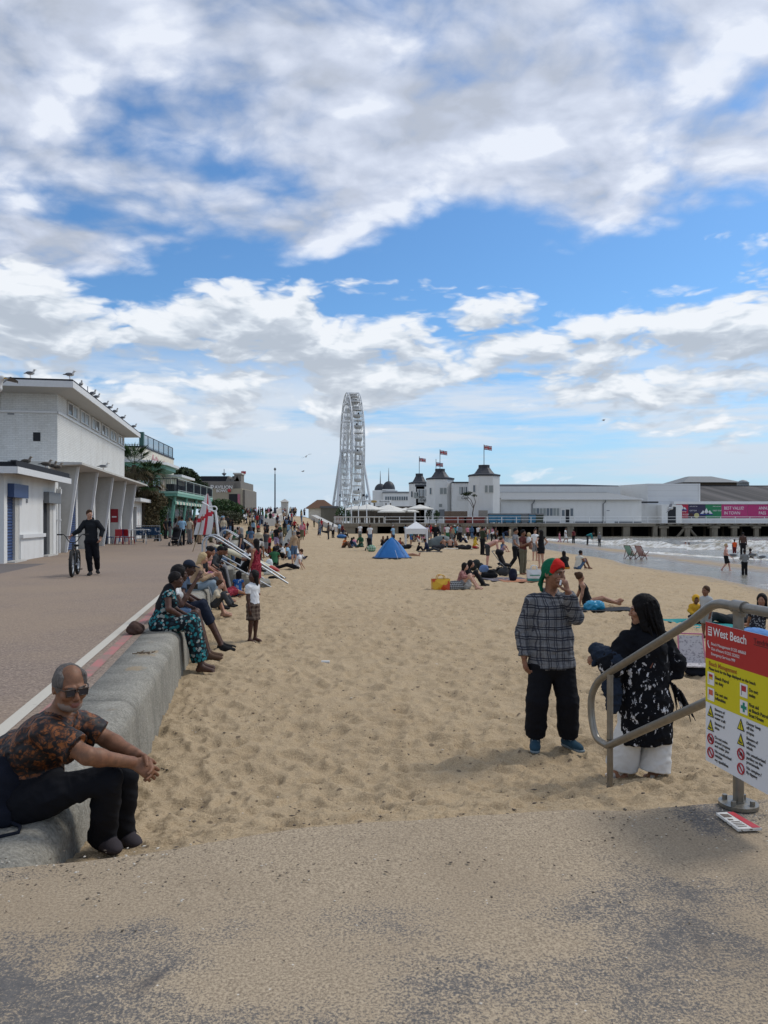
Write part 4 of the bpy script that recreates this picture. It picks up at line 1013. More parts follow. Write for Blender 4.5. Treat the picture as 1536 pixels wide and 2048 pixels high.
def halls():
 d=121;X=lambda px:XP(px,d);Z=lambda py:ZP(py,d)-DZ;Y0=d
 t=thing('pier_hall', 'long white single-storey hall with grey lean-to roof, windows and glazed door', 'building',(0,d,DZ))
 xl,xr=X(1001),X(1283)
 part('wall',M_pwhite,t,((xl,0,0),(xr,9,Z(998))));part('upper_wall',M_pwhite,t,((xl,6.5,Z(998)),(X(1266),12,Z(969))));part('top_roof',M_slate,t,((xl,7,Z(969)),(X(1264),12,Z(967))))
 mb=MB();mb.add([(xl,7.2,Z(967)),(X(1264),7.2,Z(967)),(X(1180),9.5,Z(963)),(xl,9.5,Z(963)),(xl,12,Z(967)),(X(1264),12,Z(967))],[(0,1,2,3),(3,2,5,4),(1,5,2)]);mb.build('ridge_roof',M_slate,t)
 mb=MB();mb.add([(xl,-.5,Z(997.5)),(xr,-.5,Z(997.5)),(X(1234),6.6,Z(981)),(xl,6.6,Z(981)),(xr+.2,6.6,Z(997.5))],[(0,1,2,3),(1,4,2)]);mb.build('roof',M_groof,t);part('gutter',M_fascia,t,((xl,-.62,Z(999.5)),(xr+.1,-.48,Z(997.2))))
 g=part('window',M_wframe,t,((X(1065),-.08,Z(1033)),(X(1120),-.003,Z(1015))))
 for i in range(8):part('pane',M_glass if i in(1,4,5)else mat('dull_pane',(.24,.26,.25),.3),g,((X(1066+i*6.7),-.1,Z(1031.5)),(X(1071.5+i*6.7),-.081,Z(1016.5))))
 g=part('door',M_wframe,t,((X(1121),-.09,0),(X(1147),-.003,Z(1015))));part('glazing',M_glass,g,((X(1123.5),-.11,Z(1032)),(X(1129),-.091,Z(1020))));part('opening',M_darkin,g,((X(1131),-.11,.1),(X(1138.5),-.091,Z(1019))));part('glazing',M_glass,g,((X(1140.5),-.11,Z(1032)),(X(1146),-.091,Z(1017))))
 part('side_door',M_pwhite,t,((X(1211),-.05,0),(X(1229),-.003,Z(1017))));part('door_sign',M_greyp,t,((X(1213),-.07,Z(1022)),(X(1219),-.051,Z(1020.5))))
 for px in(1064,1206):mb=MB();mb.tube([(X(px)+.3,-.5,Z(999)),(X(px)+.3,-.3,Z(1004)),(X(px),-.12,Z(1008)),(X(px),-.12,0)],.09,6);mb.build('downpipe',M_greyp,t)
 part('ground_skirt',M_greyp,t,((xl,-.03,0),(xr,-.004,.25)))
 d2=124;X2=lambda px:XP(px,d2);Z2=lambda py:ZP(py,d2)-DZ
 t=thing('pier_hall', 'tall white clad hall with hipped lantern roof and dark corrugated roof behind the banners', 'building',(0,d2,DZ))
 part('clad_wall',M_clad,t,((X2(1304),2,0),(X2(1410),14,Z2(966))));mb=MB();mb.add([(X2(1255),12,0),(X2(1304),2,0),(X2(1304),2,Z2(966)),(X2(1255),12,Z2(966)),(X2(1304),12,0),(X2(1304),12,Z2(966))],[(0,1,2,3),(3,2,5)]);mb.build('return_wall',M_pwhite,t)
 part('wall_trim',M_fascia,t,((X2(1407.5),1.9,Z2(1003)),(X2(1410.2),2.0,Z2(966))))
 part('low_wall',M_pwhite,t,((X2(1283),1,0),(X2(1760),2,Z2(1008))));part('parapet_band',M_fascia,t,((X2(1352),.85,Z2(1008)),(X2(1760),2,Z2(1002.5))))
 mb=MB();mb.add([(X2(1411),2.0,Z2(1003)),(X2(1760),2.0,Z2(1003)),(X2(1760),14,ZP(972,d2+14)-DZ),(X2(1411),14,ZP(972,d2+14)-DZ)],[(0,1,2,3)]);mb.build('roof',M_broof,t);part('ridge',M_slate,t,((X2(1411),13.8,ZP(973,d2+14)-DZ),(X2(1760),14.4,ZP(971,d2+14)-DZ)))
 X3=lambda px:XP(px,d2+24);Z3=lambda py:ZP(py,d2+24)-DZ
 mb=MB();e=[(X3(1355),21,Z3(966)),(X3(1471),21,Z3(966)),(X3(1471),36,Z3(966)),(X3(1355),36,Z3(966))];r=[(X3(1391),27,Z3(951)),(X3(1436),27,Z3(951)),(X3(1436),29,Z3(951)),(X3(1391),29,Z3(951))];mb.add(e+r,[(0,1,5,4),(1,2,6,5),(2,3,7,6),(3,0,4,7),(4,5,6,7)]);mb.build('lantern_roof',clad('ribbed_roof',(.20,.205,.20),.35),t);part('lantern_wall',M_wood,t,((X3(1358),22,Z3(976)),(X3(1468),35,Z3(966))))
 mb=MB();mb.lathe([(1.1,0),(1.0,.5),(1.15,.55),(.6,1.0),(.1,1.15)],(XP(1486,d2+16),16,ZP(972,d2+16)-DZ),12);mb.build('roof_vent',M_groof,t)
 part('porch',M_pwhite,t,((X2(1318),-1.2,0),(X2(1358),1,Z2(1010))));part('porch_opening',M_darkin,t,((X2(1330),-1.23,0),(X2(1346),-1.205,Z2(1014))))
 part('ramp_roof',M_felt,t,((X2(1281),-.2,Z2(1006)),(X2(1316),.2,Z2(1003))))
 def banner(label,pa,pb,col,texts,ya=1008.5,yb=1036):
  o=thing('banner',label, 'banner',(X2(pa),d2+.93,DZ+Z2(yb)));w=X2(pb)-X2(pa);h=Z2(ya)-Z2(yb);mb=MB();mb.span((0,0,0),(w,.04,h));mb.build('sheet',mat('banner_'+label[:6]+str(pa),col,.6,mottle=.08,mscale=.8),o)
  for(tx,ty,sz,tt,c)in texts:text_mesh(tt,sz,mat('banner_text_'+c,{'w':(.75,.72,.74), 'k':(.02,.02,.02), 'y':(.6,.5,.15)}[c],.6), 'lettering',o,Matrix.Translation((tx*w,-.012,ty*h))@Matrix.Rotation(R(90),4, 'X'),.003,sx=.82)
  return o,w,h
 def peaks(o,w,h,cx,cz,s,mcol):
  mb=MB()
  for dx,hh in((-.55,.6),(0,1.0),(.55,.62)):mb.add([(cx*w+(dx-.5)*s,-.02,cz*h),(cx*w+(dx+.5)*s,-.02,cz*h),(cx*w+dx*s,-.02,cz*h+hh*s)],[(0,1,2)])
  mb.build('emblem',mcol,o);mb=MB();mb.box((cx*w,-.02,cz*h-.08),(s*2.2,.02,.22));mb.build('emblem_bar',mat('emblem_blue',(.03,.05,.2),.6),o)
 wm=mat('emblem_white',(.66,.66,.66),.6)
 o,w,h=banner('red banner with white mountain emblem beside the hall porch',1357,1381,(.40,.02,.05),[(.10,.42,.26, 'CLACTON PIER', 'w'),(.1,.2,.38, 'JOLLY ROGER', 'w')]);peaks(o,w,h,.5,.62,.7,wm)
 o,w,h=banner('dark navy banner with discs and white lines of text',1381,1416,(.035,.03,.07),[(.08,.82,.2, 'OPEN EVERY DAY', 'w'),(.08,.5,.3, 'SOFT PLAY', 'w')]);
 for cx,c in((.16,(.05,.02,.02)),(.48,(.5,.45,.2))):mb=MB();mb.tube([(cx*w,-.03,.42),(cx*w,.0,.42)],.42,16);mb.build('disc',mat('disc_%d'%int(cx*100),c,.6),o)
 o,w,h=banner('green banner with white mountain emblem and slogans',1416,1448,(.02,.19,.08),[(.45,.82,.2, 'BRING THE FAMILY', 'w'),(.45,.5,.3, 'CRAZY GOLF', 'w')]);peaks(o,w,h,.05,.30,1.0,wm)
 banner('bright pink banner that reads BEST VALUE IN TOWN',1448,1500,(.42,.035,.15),[(.10,.62,.72, 'BEST VALUE!', 'w'),(.10,.26,.72, 'IN TOWN', 'w')])
 banner('pink banner that reads ANNUAL PASS',1500.5,1575,(.40,.03,.14),[(.30,.62,.72, 'ANNUAL', 'w'),(.30,.26,.72, 'PASS', 'w')])
halls()
def wheelie_bin(label,px,col,d=PD+1.6,w=1.25,h=1.3,grp=None):
 t=thing('wheelie_bin',label, 'bin',(XP(px,d),d,DZ),0,grp);mb=MB();mb.add([(-w/2+.08,-.4,.12),(w/2-.08,-.4,.12),(w/2-.08,.4,.12),(-w/2+.08,.4,.12),(-w/2,-.5,h),(w/2,-.5,h),(w/2,.5,h),(-w/2,.5,h)],[(0,1,5,4),(1,2,6,5),(2,3,7,6),(3,0,4,7),(3,2,1,0)]);mb.build('body',col,t)
 mb=MB();mb.add([(-w/2-.04,-.55,h),(w/2+.04,-.55,h),(w/2+.04,.55,h),(-w/2-.04,.55,h),(-w/2,-.2,h+.22),(w/2,-.2,h+.22),(w/2,.5,h+.15),(-w/2,.5,h+.15)],[(0,1,5,4),(1,2,6,5),(2,3,7,6),(3,0,4,7),(4,5,6,7),(3,2,1,0)]);mb.build('lid',M_slate,t)
 for sx in(-1,1):
  for sy in(-.35,.35):mb=MB();mb.tube([(sx*w*.4-.04,sy,.08),(sx*w*.4+.04,sy,.08)],.085,8);mb.build('wheel',M_blk,t)
Mbin=mat('bin_blue',(.035,.16,.27),.5);Mbin2=mat('bin_grey',(.15,.17,.18),.5)
for i,px in enumerate((985,1001,1017,1033,1049,1063)):wheelie_bin('blue commercial wheelie bin in the row on the pier deck' if i not in(4,)else 'grey commercial wheelie bin between the blue ones on the pier deck',px,Mbin2 if i==4 else Mbin,grp='bins on the pier')
wheelie_bin('dark green commercial bin at the end of the row of bins',1078,mat('bin_green',(.04,.055,.04),.5))
# fence panels and planting before the towers
def deck_bits():
 t=thing('timber_screen', 'brown timber screen on the pier between the towers', 'fence',(XP(890,119),119,DZ))
 for i in range(22):mb=MB();mb.box((i*.165,0,.95),(.15,.05,1.9));mb.build('board',mat('screen_boards',(.16,.10,.06),.85),t)
 t=thing('timber_screen', 'grey weathered timber screen beside the widest tower', 'fence',(XP(958,116.5),116.5,DZ))
 for i in range(9):mb=MB();mb.box((i*.16,0,1.0),(.145,.05,2.0));mb.build('board',mat('grey_boards',(.25,.23,.20),.85),t)
 for px,col,lb in((912,(.20,.05,.035), 'dull red planter box on the pier deck'),(948,(.18,.045,.04), 'red brown planter box beside the bare tree')):
  mb=MB();mb.span((-1.6,-.4,0),(1.6,.4,.85));mb.span((-1.7,-.5,.85),(1.7,.5,.95));o=mb.build('planter_box',mat('planter_%d'%px,col,.8),None,.03);o.location=(XP(px,116.2),116.2,DZ);tag(o,lb, 'planter')
 p=Vector((XP(946,116.4),116.4,DZ));t=thing('windswept_tree', 'thin windswept bare tree leaning left before the widest tower', 'tree',p);mb=MB();k=115/FPX
 mb.tube([(0,0,.5),(-.05,0,1.6),(.1,0,2.6),(-.3,0,3.6),(-1.0,0,4.3)],[.09,.08,.07,.05,.03],6);mb.tube([(.1,0,2.4),(.4,0,3.3),(.1,0,4.2),(-.7,.1,4.6)],[.06,.05,.03,.02],5);mb.tube([(0,0,2.4),(-.5,0,3.3),(-1.2,.1,4.0)],[.05,.04,.02],5);mb.build('trunk',M_bark,t)
 leaf_cloud('crown',t,[((-1.1,0,4.5),(.8,.4,.3)),((-.6,0,4.7),(.6,.4,.25)),((.2,0,4.3),(.5,.3,.25))],500,.10,M_leaf,11)
 for i,(px,lb)in enumerate(((858, 'spiky shrub beside the middle tower door'),(873, 'smaller leafy shrub close to the tower door'))):
  p=(XP(px,119),119,DZ);bush(lb,p,[((0,0,1.2),(.55,.5,.9)),((.1,0,2.0-i*.5),(.5,.4,.6))],700,.10,M_leaf2 if i else M_leaf,21+i)
deck_bits()
def parasol(label,px,py,d,r,pole=2.4):
 p=W(px,py,d);t=thing('parasol',label, 'parasol',(p.x,p.y,DZ),0, 'white parasols on the pier terrace');h=p.z-DZ;mb=MB();n=8
 vs=[(0,0,h)]+[(r*cos(2*pi*(k+.5)/n),r*sin(2*pi*(k+.5)/n),h-r*.28)for k in range(n)];mb.add(vs,[(0,1+k,1+(k+1)%n)for k in range(n)]);vs2=[(x,y,z-.18)for x,y,z in vs[1:]];mb.add(list(vs[1:])+vs2,[(k,n+k,n+(k+1)%n,(k+1)%n)for k in range(n)]);mb.build('canopy',mat('parasol_canvas',(.66,.64,.58),.8),t)
 mb=MB();mb.tube([(0,0,0),(0,0,h)],.05,6);mb.build('pole',M_wood,t)
for i,(px,py,d,r)in enumerate([(712,1011,122,2.6),(735,1008,121,3.1),(777,1009,123,3.4),(783,1014.5,119,2.4),(812,1015,124,2.3),(840,1009,119,2.3)]):parasol('white canvas parasol over the terrace tables on the pier',px,py,d,r)
def terrace():
 t=thing('terrace_bar', 'open terrace bar with pale signboard behind the white parasols', 'kiosk',(XP(745,127),127,DZ));X=lambda px:(px-745)*127/FPX;Z=lambda py:ZP(py,127)-DZ
 part('sign_board',M_fascia,t,((X(735),-.1,Z(1006)),(X(783),.1,Z(1000))));part('back_wall',M_wood,t,((X(700),3,0),(X(830),3.2,Z(1012))));part('counter',M_wood,t,((X(742),.5,0),(X(762),1.5,1.2)))
 for px in(738,749,772,781):mb=MB();mb.tube([(X(px),0,0),(X(px),0,Z(1006))],.10,6);mb.build('post',M_wood,t)
 mb=MB();mb.ball((X(748),-.15,Z(1003)),(.5,.06,.2));mb.build('emblem',mat('gold_emblem',(.4,.26,.08),.6),t);text_mesh('Boardwalk',.4,M_blk, 'lettering',t,Matrix.Translation((X(759),-.12,Z(1004.5)))@Matrix.Rotation(R(90),4, 'X'),.005)
 for px,ya,lb in((691,1008, 'slim white pole at the outer edge of the balustrade'),(703,1008, 'slim white pole behind the first parasol'),(717,1008, 'slim white pole behind the middle of the balustrade')):
  mb=MB();mb.tube([(0,0,0),(0,0,ZP(ya,117)-DZ)],.07,6);o=mb.build('pole',M_wmetal);o.location=(XP(px,117),117,DZ);tag(o,lb, 'pole')
 l=thing('street_lamp', 'old fashioned white lamp standard at the end of the railing', 'street lamp',(XP(733.5,116),116,DZ));h=ZP(998,116)-DZ;mb=MB();mb.tube([(0,0,0),(0,0,.9),(0,0,1.0),(0,0,h)],[.14,.12,.07,.05],8);mb.build('post',M_wmetal,l)
 mb=MB();mb.lathe([(.06,h),(.24,h+.45),(.22,h+.5),(.04,h+.75),(.01,h+.9)],n=6,smooth=False);mb.build('lantern',mat('lantern_glass',(.18,.24,.32),.2),l)
 bush('dark green potted shrub by the terrace entrance',(XP(683,119),119,DZ),[((0,0,1.5),(1.0,.8,1.3)),((.9,0,1.2),(.7,.7,1.0))],1200,.13,M_leaf2,31)
 mb=MB();mb.span((-.6,-.4,0),(.6,.4,1.1));o=mb.build('planter_box',mat('red_box',(.22,.045,.05),.7),None,.03);o.location=(XP(676,118),118,DZ);tag(o, 'red box standing beside the potted shrub', 'box')
terrace()
def big_wheel():
 d=205.0;s=d/FPX;c=W(703,903,d);base=ZP(1040,d)
 t=thing('ferris_wheel', 'tall white big wheel with open gondolas seen nearly edge on', 'ferris wheel',(c.x,c.y,base));hz=c.z-base;Rw=116*s;half=11.0*s
 ang=R(9.2);ax=Vector((cos(ang),sin(ang),0));pl=Vector((-sin(ang),cos(ang),0));up=Vector((0,0,1));hub=Vector((0,0,hz))
 Mw=mat('wheel_white_steel',(.60,.62,.63),.45,.1);Mg=mat('gondola_grey',(.42,.42,.40),.5)
 def P(a,r,o):return hub+ax*o+pl*(r*cos(a))+up*(r*sin(a))
 N=28
 for o in(-half,half):
  for r,rad in((Rw,.15),(Rw*.86,.10)):
   mb=MB();mb.tube([P(2*pi*i/56,r,o)for i in range(57)],rad,6);mb.build('rim',Mw,t)
 for i in range(N):
  a=2*pi*i/N
  for o in(-half,half):
   mb=MB();mb.tube([P(a,Rw,o),P(a+pi/N,Rw*.86,o),P(a+2*pi/N,Rw,o)],.055,4);mb.tube([hub+ax*o*.75,P(a,Rw,o)],.065,4);mb.tube([hub+ax*o*1.6,P(a+pi/N,Rw*.86,o)],.04,4);mb.build('spoke',Mw,t)
  mb=MB();mb.tube([P(a,Rw,-half),P(a,Rw,half)],.08,6);mb.build('cross_bar',Mw,t)
  q=P(a,Rw*.985,0);g=MB();w=half*.72
  M3=Matrix((ax,pl,up)).transposed()
  g.lathe([(.05,-2.35),(.75,-2.25),(1.0,-1.9),(1.02,-1.45),(.95,-1.40),(.9,-1.9)],q,12,0,M3);g.lathe([(1.2,-.28),(1.05,-.12),(.05,.05)],q,12,0,M3)
  gd=g.build('gondola',Mg,t)
  ps=MB()
  for k in range(8):b=2*pi*k/8;ps.tube([q+M3@Vector((.95*cos(b),.95*sin(b),-1.5)),q+M3@Vector((1.02*cos(b),1.02*sin(b),-.28))],.035,4)
  ps.build('gondola_frame',Mw,gd)
  if i%3!=1:mb=MB();mb.ball(q+ax*(.4 if i%2 else-.3)+Vector((0,-.3,-1.25)),(.24,.24,.42),8,5);mb.build('seat',M_blk,gd)
 mb=MB();mb.tube([hub-ax*half*2.0,hub+ax*half*2.0],.55,12);mb.build('axle',Mw,t)
 for o in(-1,1):
  for f in(-1,1):
   foot=ax*o*(36*s)+pl*f*7.5+Vector((0,0,0));mb=MB();mb.tube([hub+ax*o*half*1.9,foot],[.30,.38],8);mb.build('leg',Mw,t)
  mid=(hub+ax*o*half*1.9).lerp(ax*o*(36*s),.72);mb=MB();mb.tube([mid+pl*-5.2,mid+pl*5.2],.2,6);mb.tube([mid,mid-ax*o*3.2],.22,6);mb.build('brace',Mw,t)
  mb=MB();mb.tube([hub+ax*o*half*1.8,ax*o*half*2.2+pl*1.0],[.2,.3],6);mb.build('column',Mw,t)
 mb=MB();mb.span((-7,-4,-.4),(7,5,1.1));mb.build('platform',M_greyp,t)
 for o in(-1,1):mb=MB();mb.box(ax*o*24*s+Vector((0,-1,hz*.36)),(.8,.5,.6));mb.tube([ax*o*24*s+Vector((0,-1,hz*.36)),ax*o*20*s+Vector((0,0,hz*.33))],.08,5);mb.build('floodlight',M_blk,t)
big_wheel()
# ground behind the pier front (raised esplanade that carries the wheel)
mb=MB();mb.prism([(XP(640,150),140),(XP(1000,150),140),(XP(1000,260),260),(XP(560,260),260)],-3,DZ-.2);struct(mb.build('esplanade',M_conc))
# ------------ figures: smooth-union bodies meshed as one surface
def V(*a):return np.array(a,float)
def nrm(v):
 v=np.asarray(v,float);l=np.linalg.norm(v);return v/l if l>1e-9 else v
class Blob:
 """signed-distance body: rounded cones and ellipsoids, blended, then meshed with surface nets"""
 def __init__(s,k=0.02):s.p=[];s.k=k
 def cone(s,a,b,ra,rb,tag,k=None,side=None,flat=1.0,cuts=(),sub=False):
  s.p.append(('c',V(*a),V(*b),ra,rb,tag,s.k if k is None else k,None if side is None else nrm(side),flat,cuts,sub))
 def ell(s,c,r,tag,k=None,M=None,cuts=(),sub=False):
  s.p.append(('e',V(*c),V(*r),0,0,tag,s.k if k is None else k,M,1.0,cuts,sub))
 @staticmethod
 def dist(q,x,y,z):
  kind,a,b,ra,rb,tg,k,side,flat,cuts,sub=q
  if kind=='c':
   ax=b-a;L=np.linalg.norm(ax)
   w=ax/L if L>1e-9 else V(0,0,1)
   dx,dy,dz=x-a[0],y-a[1],z-a[2]
   t=dx*w[0]+dy*w[1]+dz*w[2]
   h=np.clip(t/max(L,1e-9),0,1);r=ra+(rb-ra)*h
   if flat!=1.0 and side is not None:
    sd_=nrm(side-w*np.dot(side,w));dp=np.cross(w,sd_)
    qx=dx*sd_[0]+dy*sd_[1]+dz*sd_[2];qy=(dx*dp[0]+dy*dp[1]+dz*dp[2])/flat
    d=np.sqrt(qx*qx+qy*qy+(t-h*L)**2)-r
    d=d*(0.5+0.5*flat)
   else:
    e=t-h*L
    rad2=dx*dx+dy*dy+dz*dz-t*t
    d=np.sqrt(np.maximum(rad2,0)+e*e)-r
  else:
   dx,dy,dz=x-a[0],y-a[1],z-a[2]
   if side is not None:
    M=side
    dx,dy,dz=(M[0][0]*dx+M[1][0]*dy+M[2][0]*dz,M[0][1]*dx+M[1][1]*dy+M[2][1]*dz,M[0][2]*dx+M[1][2]*dy+M[2][2]*dz)
   k0=np.sqrt((dx/b[0])**2+(dy/b[1])**2+(dz/b[2])**2)
   k1=np.sqrt((dx/b[0]**2)**2+(dy/b[1]**2)**2+(dz/b[2]**2)**2)+1e-9
   d=k0*(k0-1)/k1
  for p,n in cuts:
   d=np.maximum(d,(x-p[0])*n[0]+(y-p[1])*n[1]+(z-p[2])*n[2])
  return d
 def bounds(s,q):
  if q[0]=='c':
   r=max(q[3],q[4]);return np.minimum(q[1],q[2])-r,np.maximum(q[1],q[2])+r
  r=max(q[2]);return q[1]-r,q[1]+r
 def mesh(s,res):
  lo=np.min([s.bounds(q)[0]for q in s.p if not q[10]],0)-3*res
  hi=np.max([s.bounds(q)[1]for q in s.p if not q[10]],0)+3*res
  n=np.ceil((hi-lo)/res).astype(int)+1
  F=np.full(n,9.0,np.float32)
  gx,gy,gz=(lo[i]+res*np.arange(n[i])for i in range(3))
  for q in s.p:
   a,b=s.bounds(q);mg=max(q[6]*1.2,2.2*res)+res
   i0=np.maximum(np.floor((a-mg-lo)/res).astype(int),0);i1=np.minimum(np.ceil((b+mg-lo)/res).astype(int)+1,n)
   if np.any(i1<=i0):continue
   d=s.dist(q,gx[i0[0]:i1[0],None,None],gy[None,i0[1]:i1[1],None],gz[None,None,i0[2]:i1[2]])
   S=F[i0[0]:i1[0],i0[1]:i1[1],i0[2]:i1[2]];k=max(q[6],1e-4)
   if q[10]:
    h=np.clip(0.5-0.5*(S+d)/k,0,1);S[...]=S*(1-h)-d*h+k*h*(1-h)
   else:
    h=np.clip(0.5+0.5*(S-d)/k,0,1);S[...]=S*(1-h)+d*h-k*h*(1-h)
  ins=F<0
  c=ins.astype(np.int8)
  cnt=sum(c[i:n[0]-1+i,j:n[1]-1+j,l:n[2]-1+l]for i in(0,1)for j in(0,1)for l in(0,1))
  act=(cnt>0)&(cnt<8)
  idx=np.full(act.shape,-1,np.int32);ci=np.argwhere(act);idx[act]=np.arange(len(ci))
  acc=np.zeros((len(ci),3));num=np.zeros(len(ci))
  cor=[(i,j,l)for i in(0,1)for j in(0,1)for l in(0,1)]
  vals={o:F[ci[:,0]+o[0],ci[:,1]+o[1],ci[:,2]+o[2]].astype(float)for o in cor}
  for o in cor:
   for ax in range(3):
    if o[ax]:continue
    p=list(o);p[ax]=1;p=tuple(p)
    a,b=vals[o],vals[p];m=(a<0)!=(b<0)
    t=np.where(m,a/np.where(m,a-b,1),0)
    pt=np.tile(np.array(o,float),(len(ci),1));pt[:,ax]+=t
    acc+=pt*m[:,None];num+=m
  co=lo+(ci+acc/np.maximum(num,1)[:,None])*res
  fs=[]
  for ax in range(3):
   b,c2=(ax+1)%3,(ax+2)%3
   sl0=[slice(1,-1)]*3;sl0[ax]=slice(0,-1);sl1=list(sl0);sl1[ax]=slice(1,None)
   A=ins[tuple(sl0)];Bn=ins[tuple(sl1)]
   ch=np.argwhere(A!=Bn)
   if len(ch)==0:continue
   flip=A[tuple(ch.T)]
   base=ch.copy();base[:,b]+=1;base[:,c2]+=1
   def at(db,dc):
    q=base.copy();q[:,b]+=db;q[:,c2]+=dc;return idx[tuple(q.T)]
   quad=np.stack([at(-1,-1),at(0,-1),at(0,0),at(-1,0)],1)
   quad[~flip]=quad[~flip][:,::-1]
   fs.append(quad)
  fs=np.concatenate(fs)
  fs=fs[(fs>=0).all(1)]
  cen=co[fs].mean(1)
  best=np.full(len(cen),9e9);tg=np.zeros(len(cen),int)
  for q in s.p:
   if q[10]:continue
   a,b=s.bounds(q);m=np.all((cen>a-0.06)&(cen<b+0.06),1)
   if not m.any():continue
   d=s.dist(q,cen[m,0],cen[m,1],cen[m,2])
   w=np.nonzero(m)[0];up=d<best[w];best[w[up]]=d[up];tg[w[up]]=q[5]
  return co,fs,tg
def wrinkle(co,fs,tg,amounts,seed=0,scale=1.0):
 """push cloth in and out along its normal so that it hangs in folds"""
 nv=len(co);a,b,c=co[fs[:,0]],co[fs[:,1]],co[fs[:,3]]
 fn=np.cross(b-a,c-a);N=np.zeros((nv,3));amt=np.zeros(nv);ct=np.zeros(nv)
 fa=np.array([amounts.get(t,0.0)for t in tg])
 for j in range(4):
  np.add.at(N,fs[:,j],fn);np.add.at(amt,fs[:,j],fa);np.add.at(ct,fs[:,j],1)
 N/=np.linalg.norm(N,axis=1,keepdims=True)+1e-12;amt/=np.maximum(ct,1)
 x,y,z=co.T*scale
 n1=1-np.abs(2*fbm(x*7+z*3+50,z*9+y*6-x*3+50,3,seed)-1)
 n2=1-np.abs(2*fbm(x*17+z*9+80,z*15+y*13-x*8+80,2,seed+5)-1)
 return co+N*(amt*((n1-0.6)*1.0+(n2-0.6)*0.45))[:,None]
# ---- materials of people
def cloth(name,c,rough=0.85,**kw):return mat('cloth_'+name,c,rough,spec=0.15,mottle=kw.pop('mottle',0.10),mscale=kw.pop('mscale',14.0),bump=kw.pop('bump',0.25),bscale=120.0,bdist=0.004,**kw)
SK={}
def skin(tone):
 tones={'pale':(0.52,0.32,0.235), 'light':(0.47,0.27,0.185), 'tan':(0.30,0.155,0.095), 'olive':(0.225,0.112,0.068), 'bronze':(0.205,0.100,0.055), 'brown':(0.185,0.088,0.052), 'dark':(0.075,0.036,0.024), 'pink':(0.55,0.31,0.25)}
 c=tones[tone]
 def f(k,tc):
  n=k.noise(tc,26.0,5,0.65);n2=k.noise(tc,7.0,2,0.5)
  col=k.mix(k.ramp(n,.3,.7),tuple(q*0.72 for q in c),(c[0]*1.22,c[1]*1.16,c[2]*1.12));col=k.mix(k.m('MULTIPLY',k.ramp(n2,.45,.7),.3),col,(c[0]*1.15,c[1]*.82,c[2]*.75))
  return{'Base Color':col, 'Normal':bump(k,k.noise(tc,240.0,3,0.6),0.12,0.003)}
 return mat('skin_'+tone,fn=f,rough=0.55,spec=0.35)
def hairm(name='black',c=(0.012,0.010,0.010)):
 def f(k,tc):
  n=k.noise(k.vm('MULTIPLY',tc,(1.0,1.0,0.16)),130.0,3,0.6)
  return{'Base Color':k.mix(n,tuple(q*0.55 for q in c),tuple(min(1,q*1.7)for q in c)), 'Normal':bump(k,n,0.5,0.006)}
 return mat('hair_'+name,fn=f,rough=0.62,spec=0.12)
HAIR={'black':(0.012,0.010,0.010), 'brown':(0.055,0.028,0.015), 'red':(0.10,0.035,0.016), 'blond':(0.42,0.31,0.17), 'grey':(0.26,0.245,0.23), 'white':(0.55,0.52,0.48)}
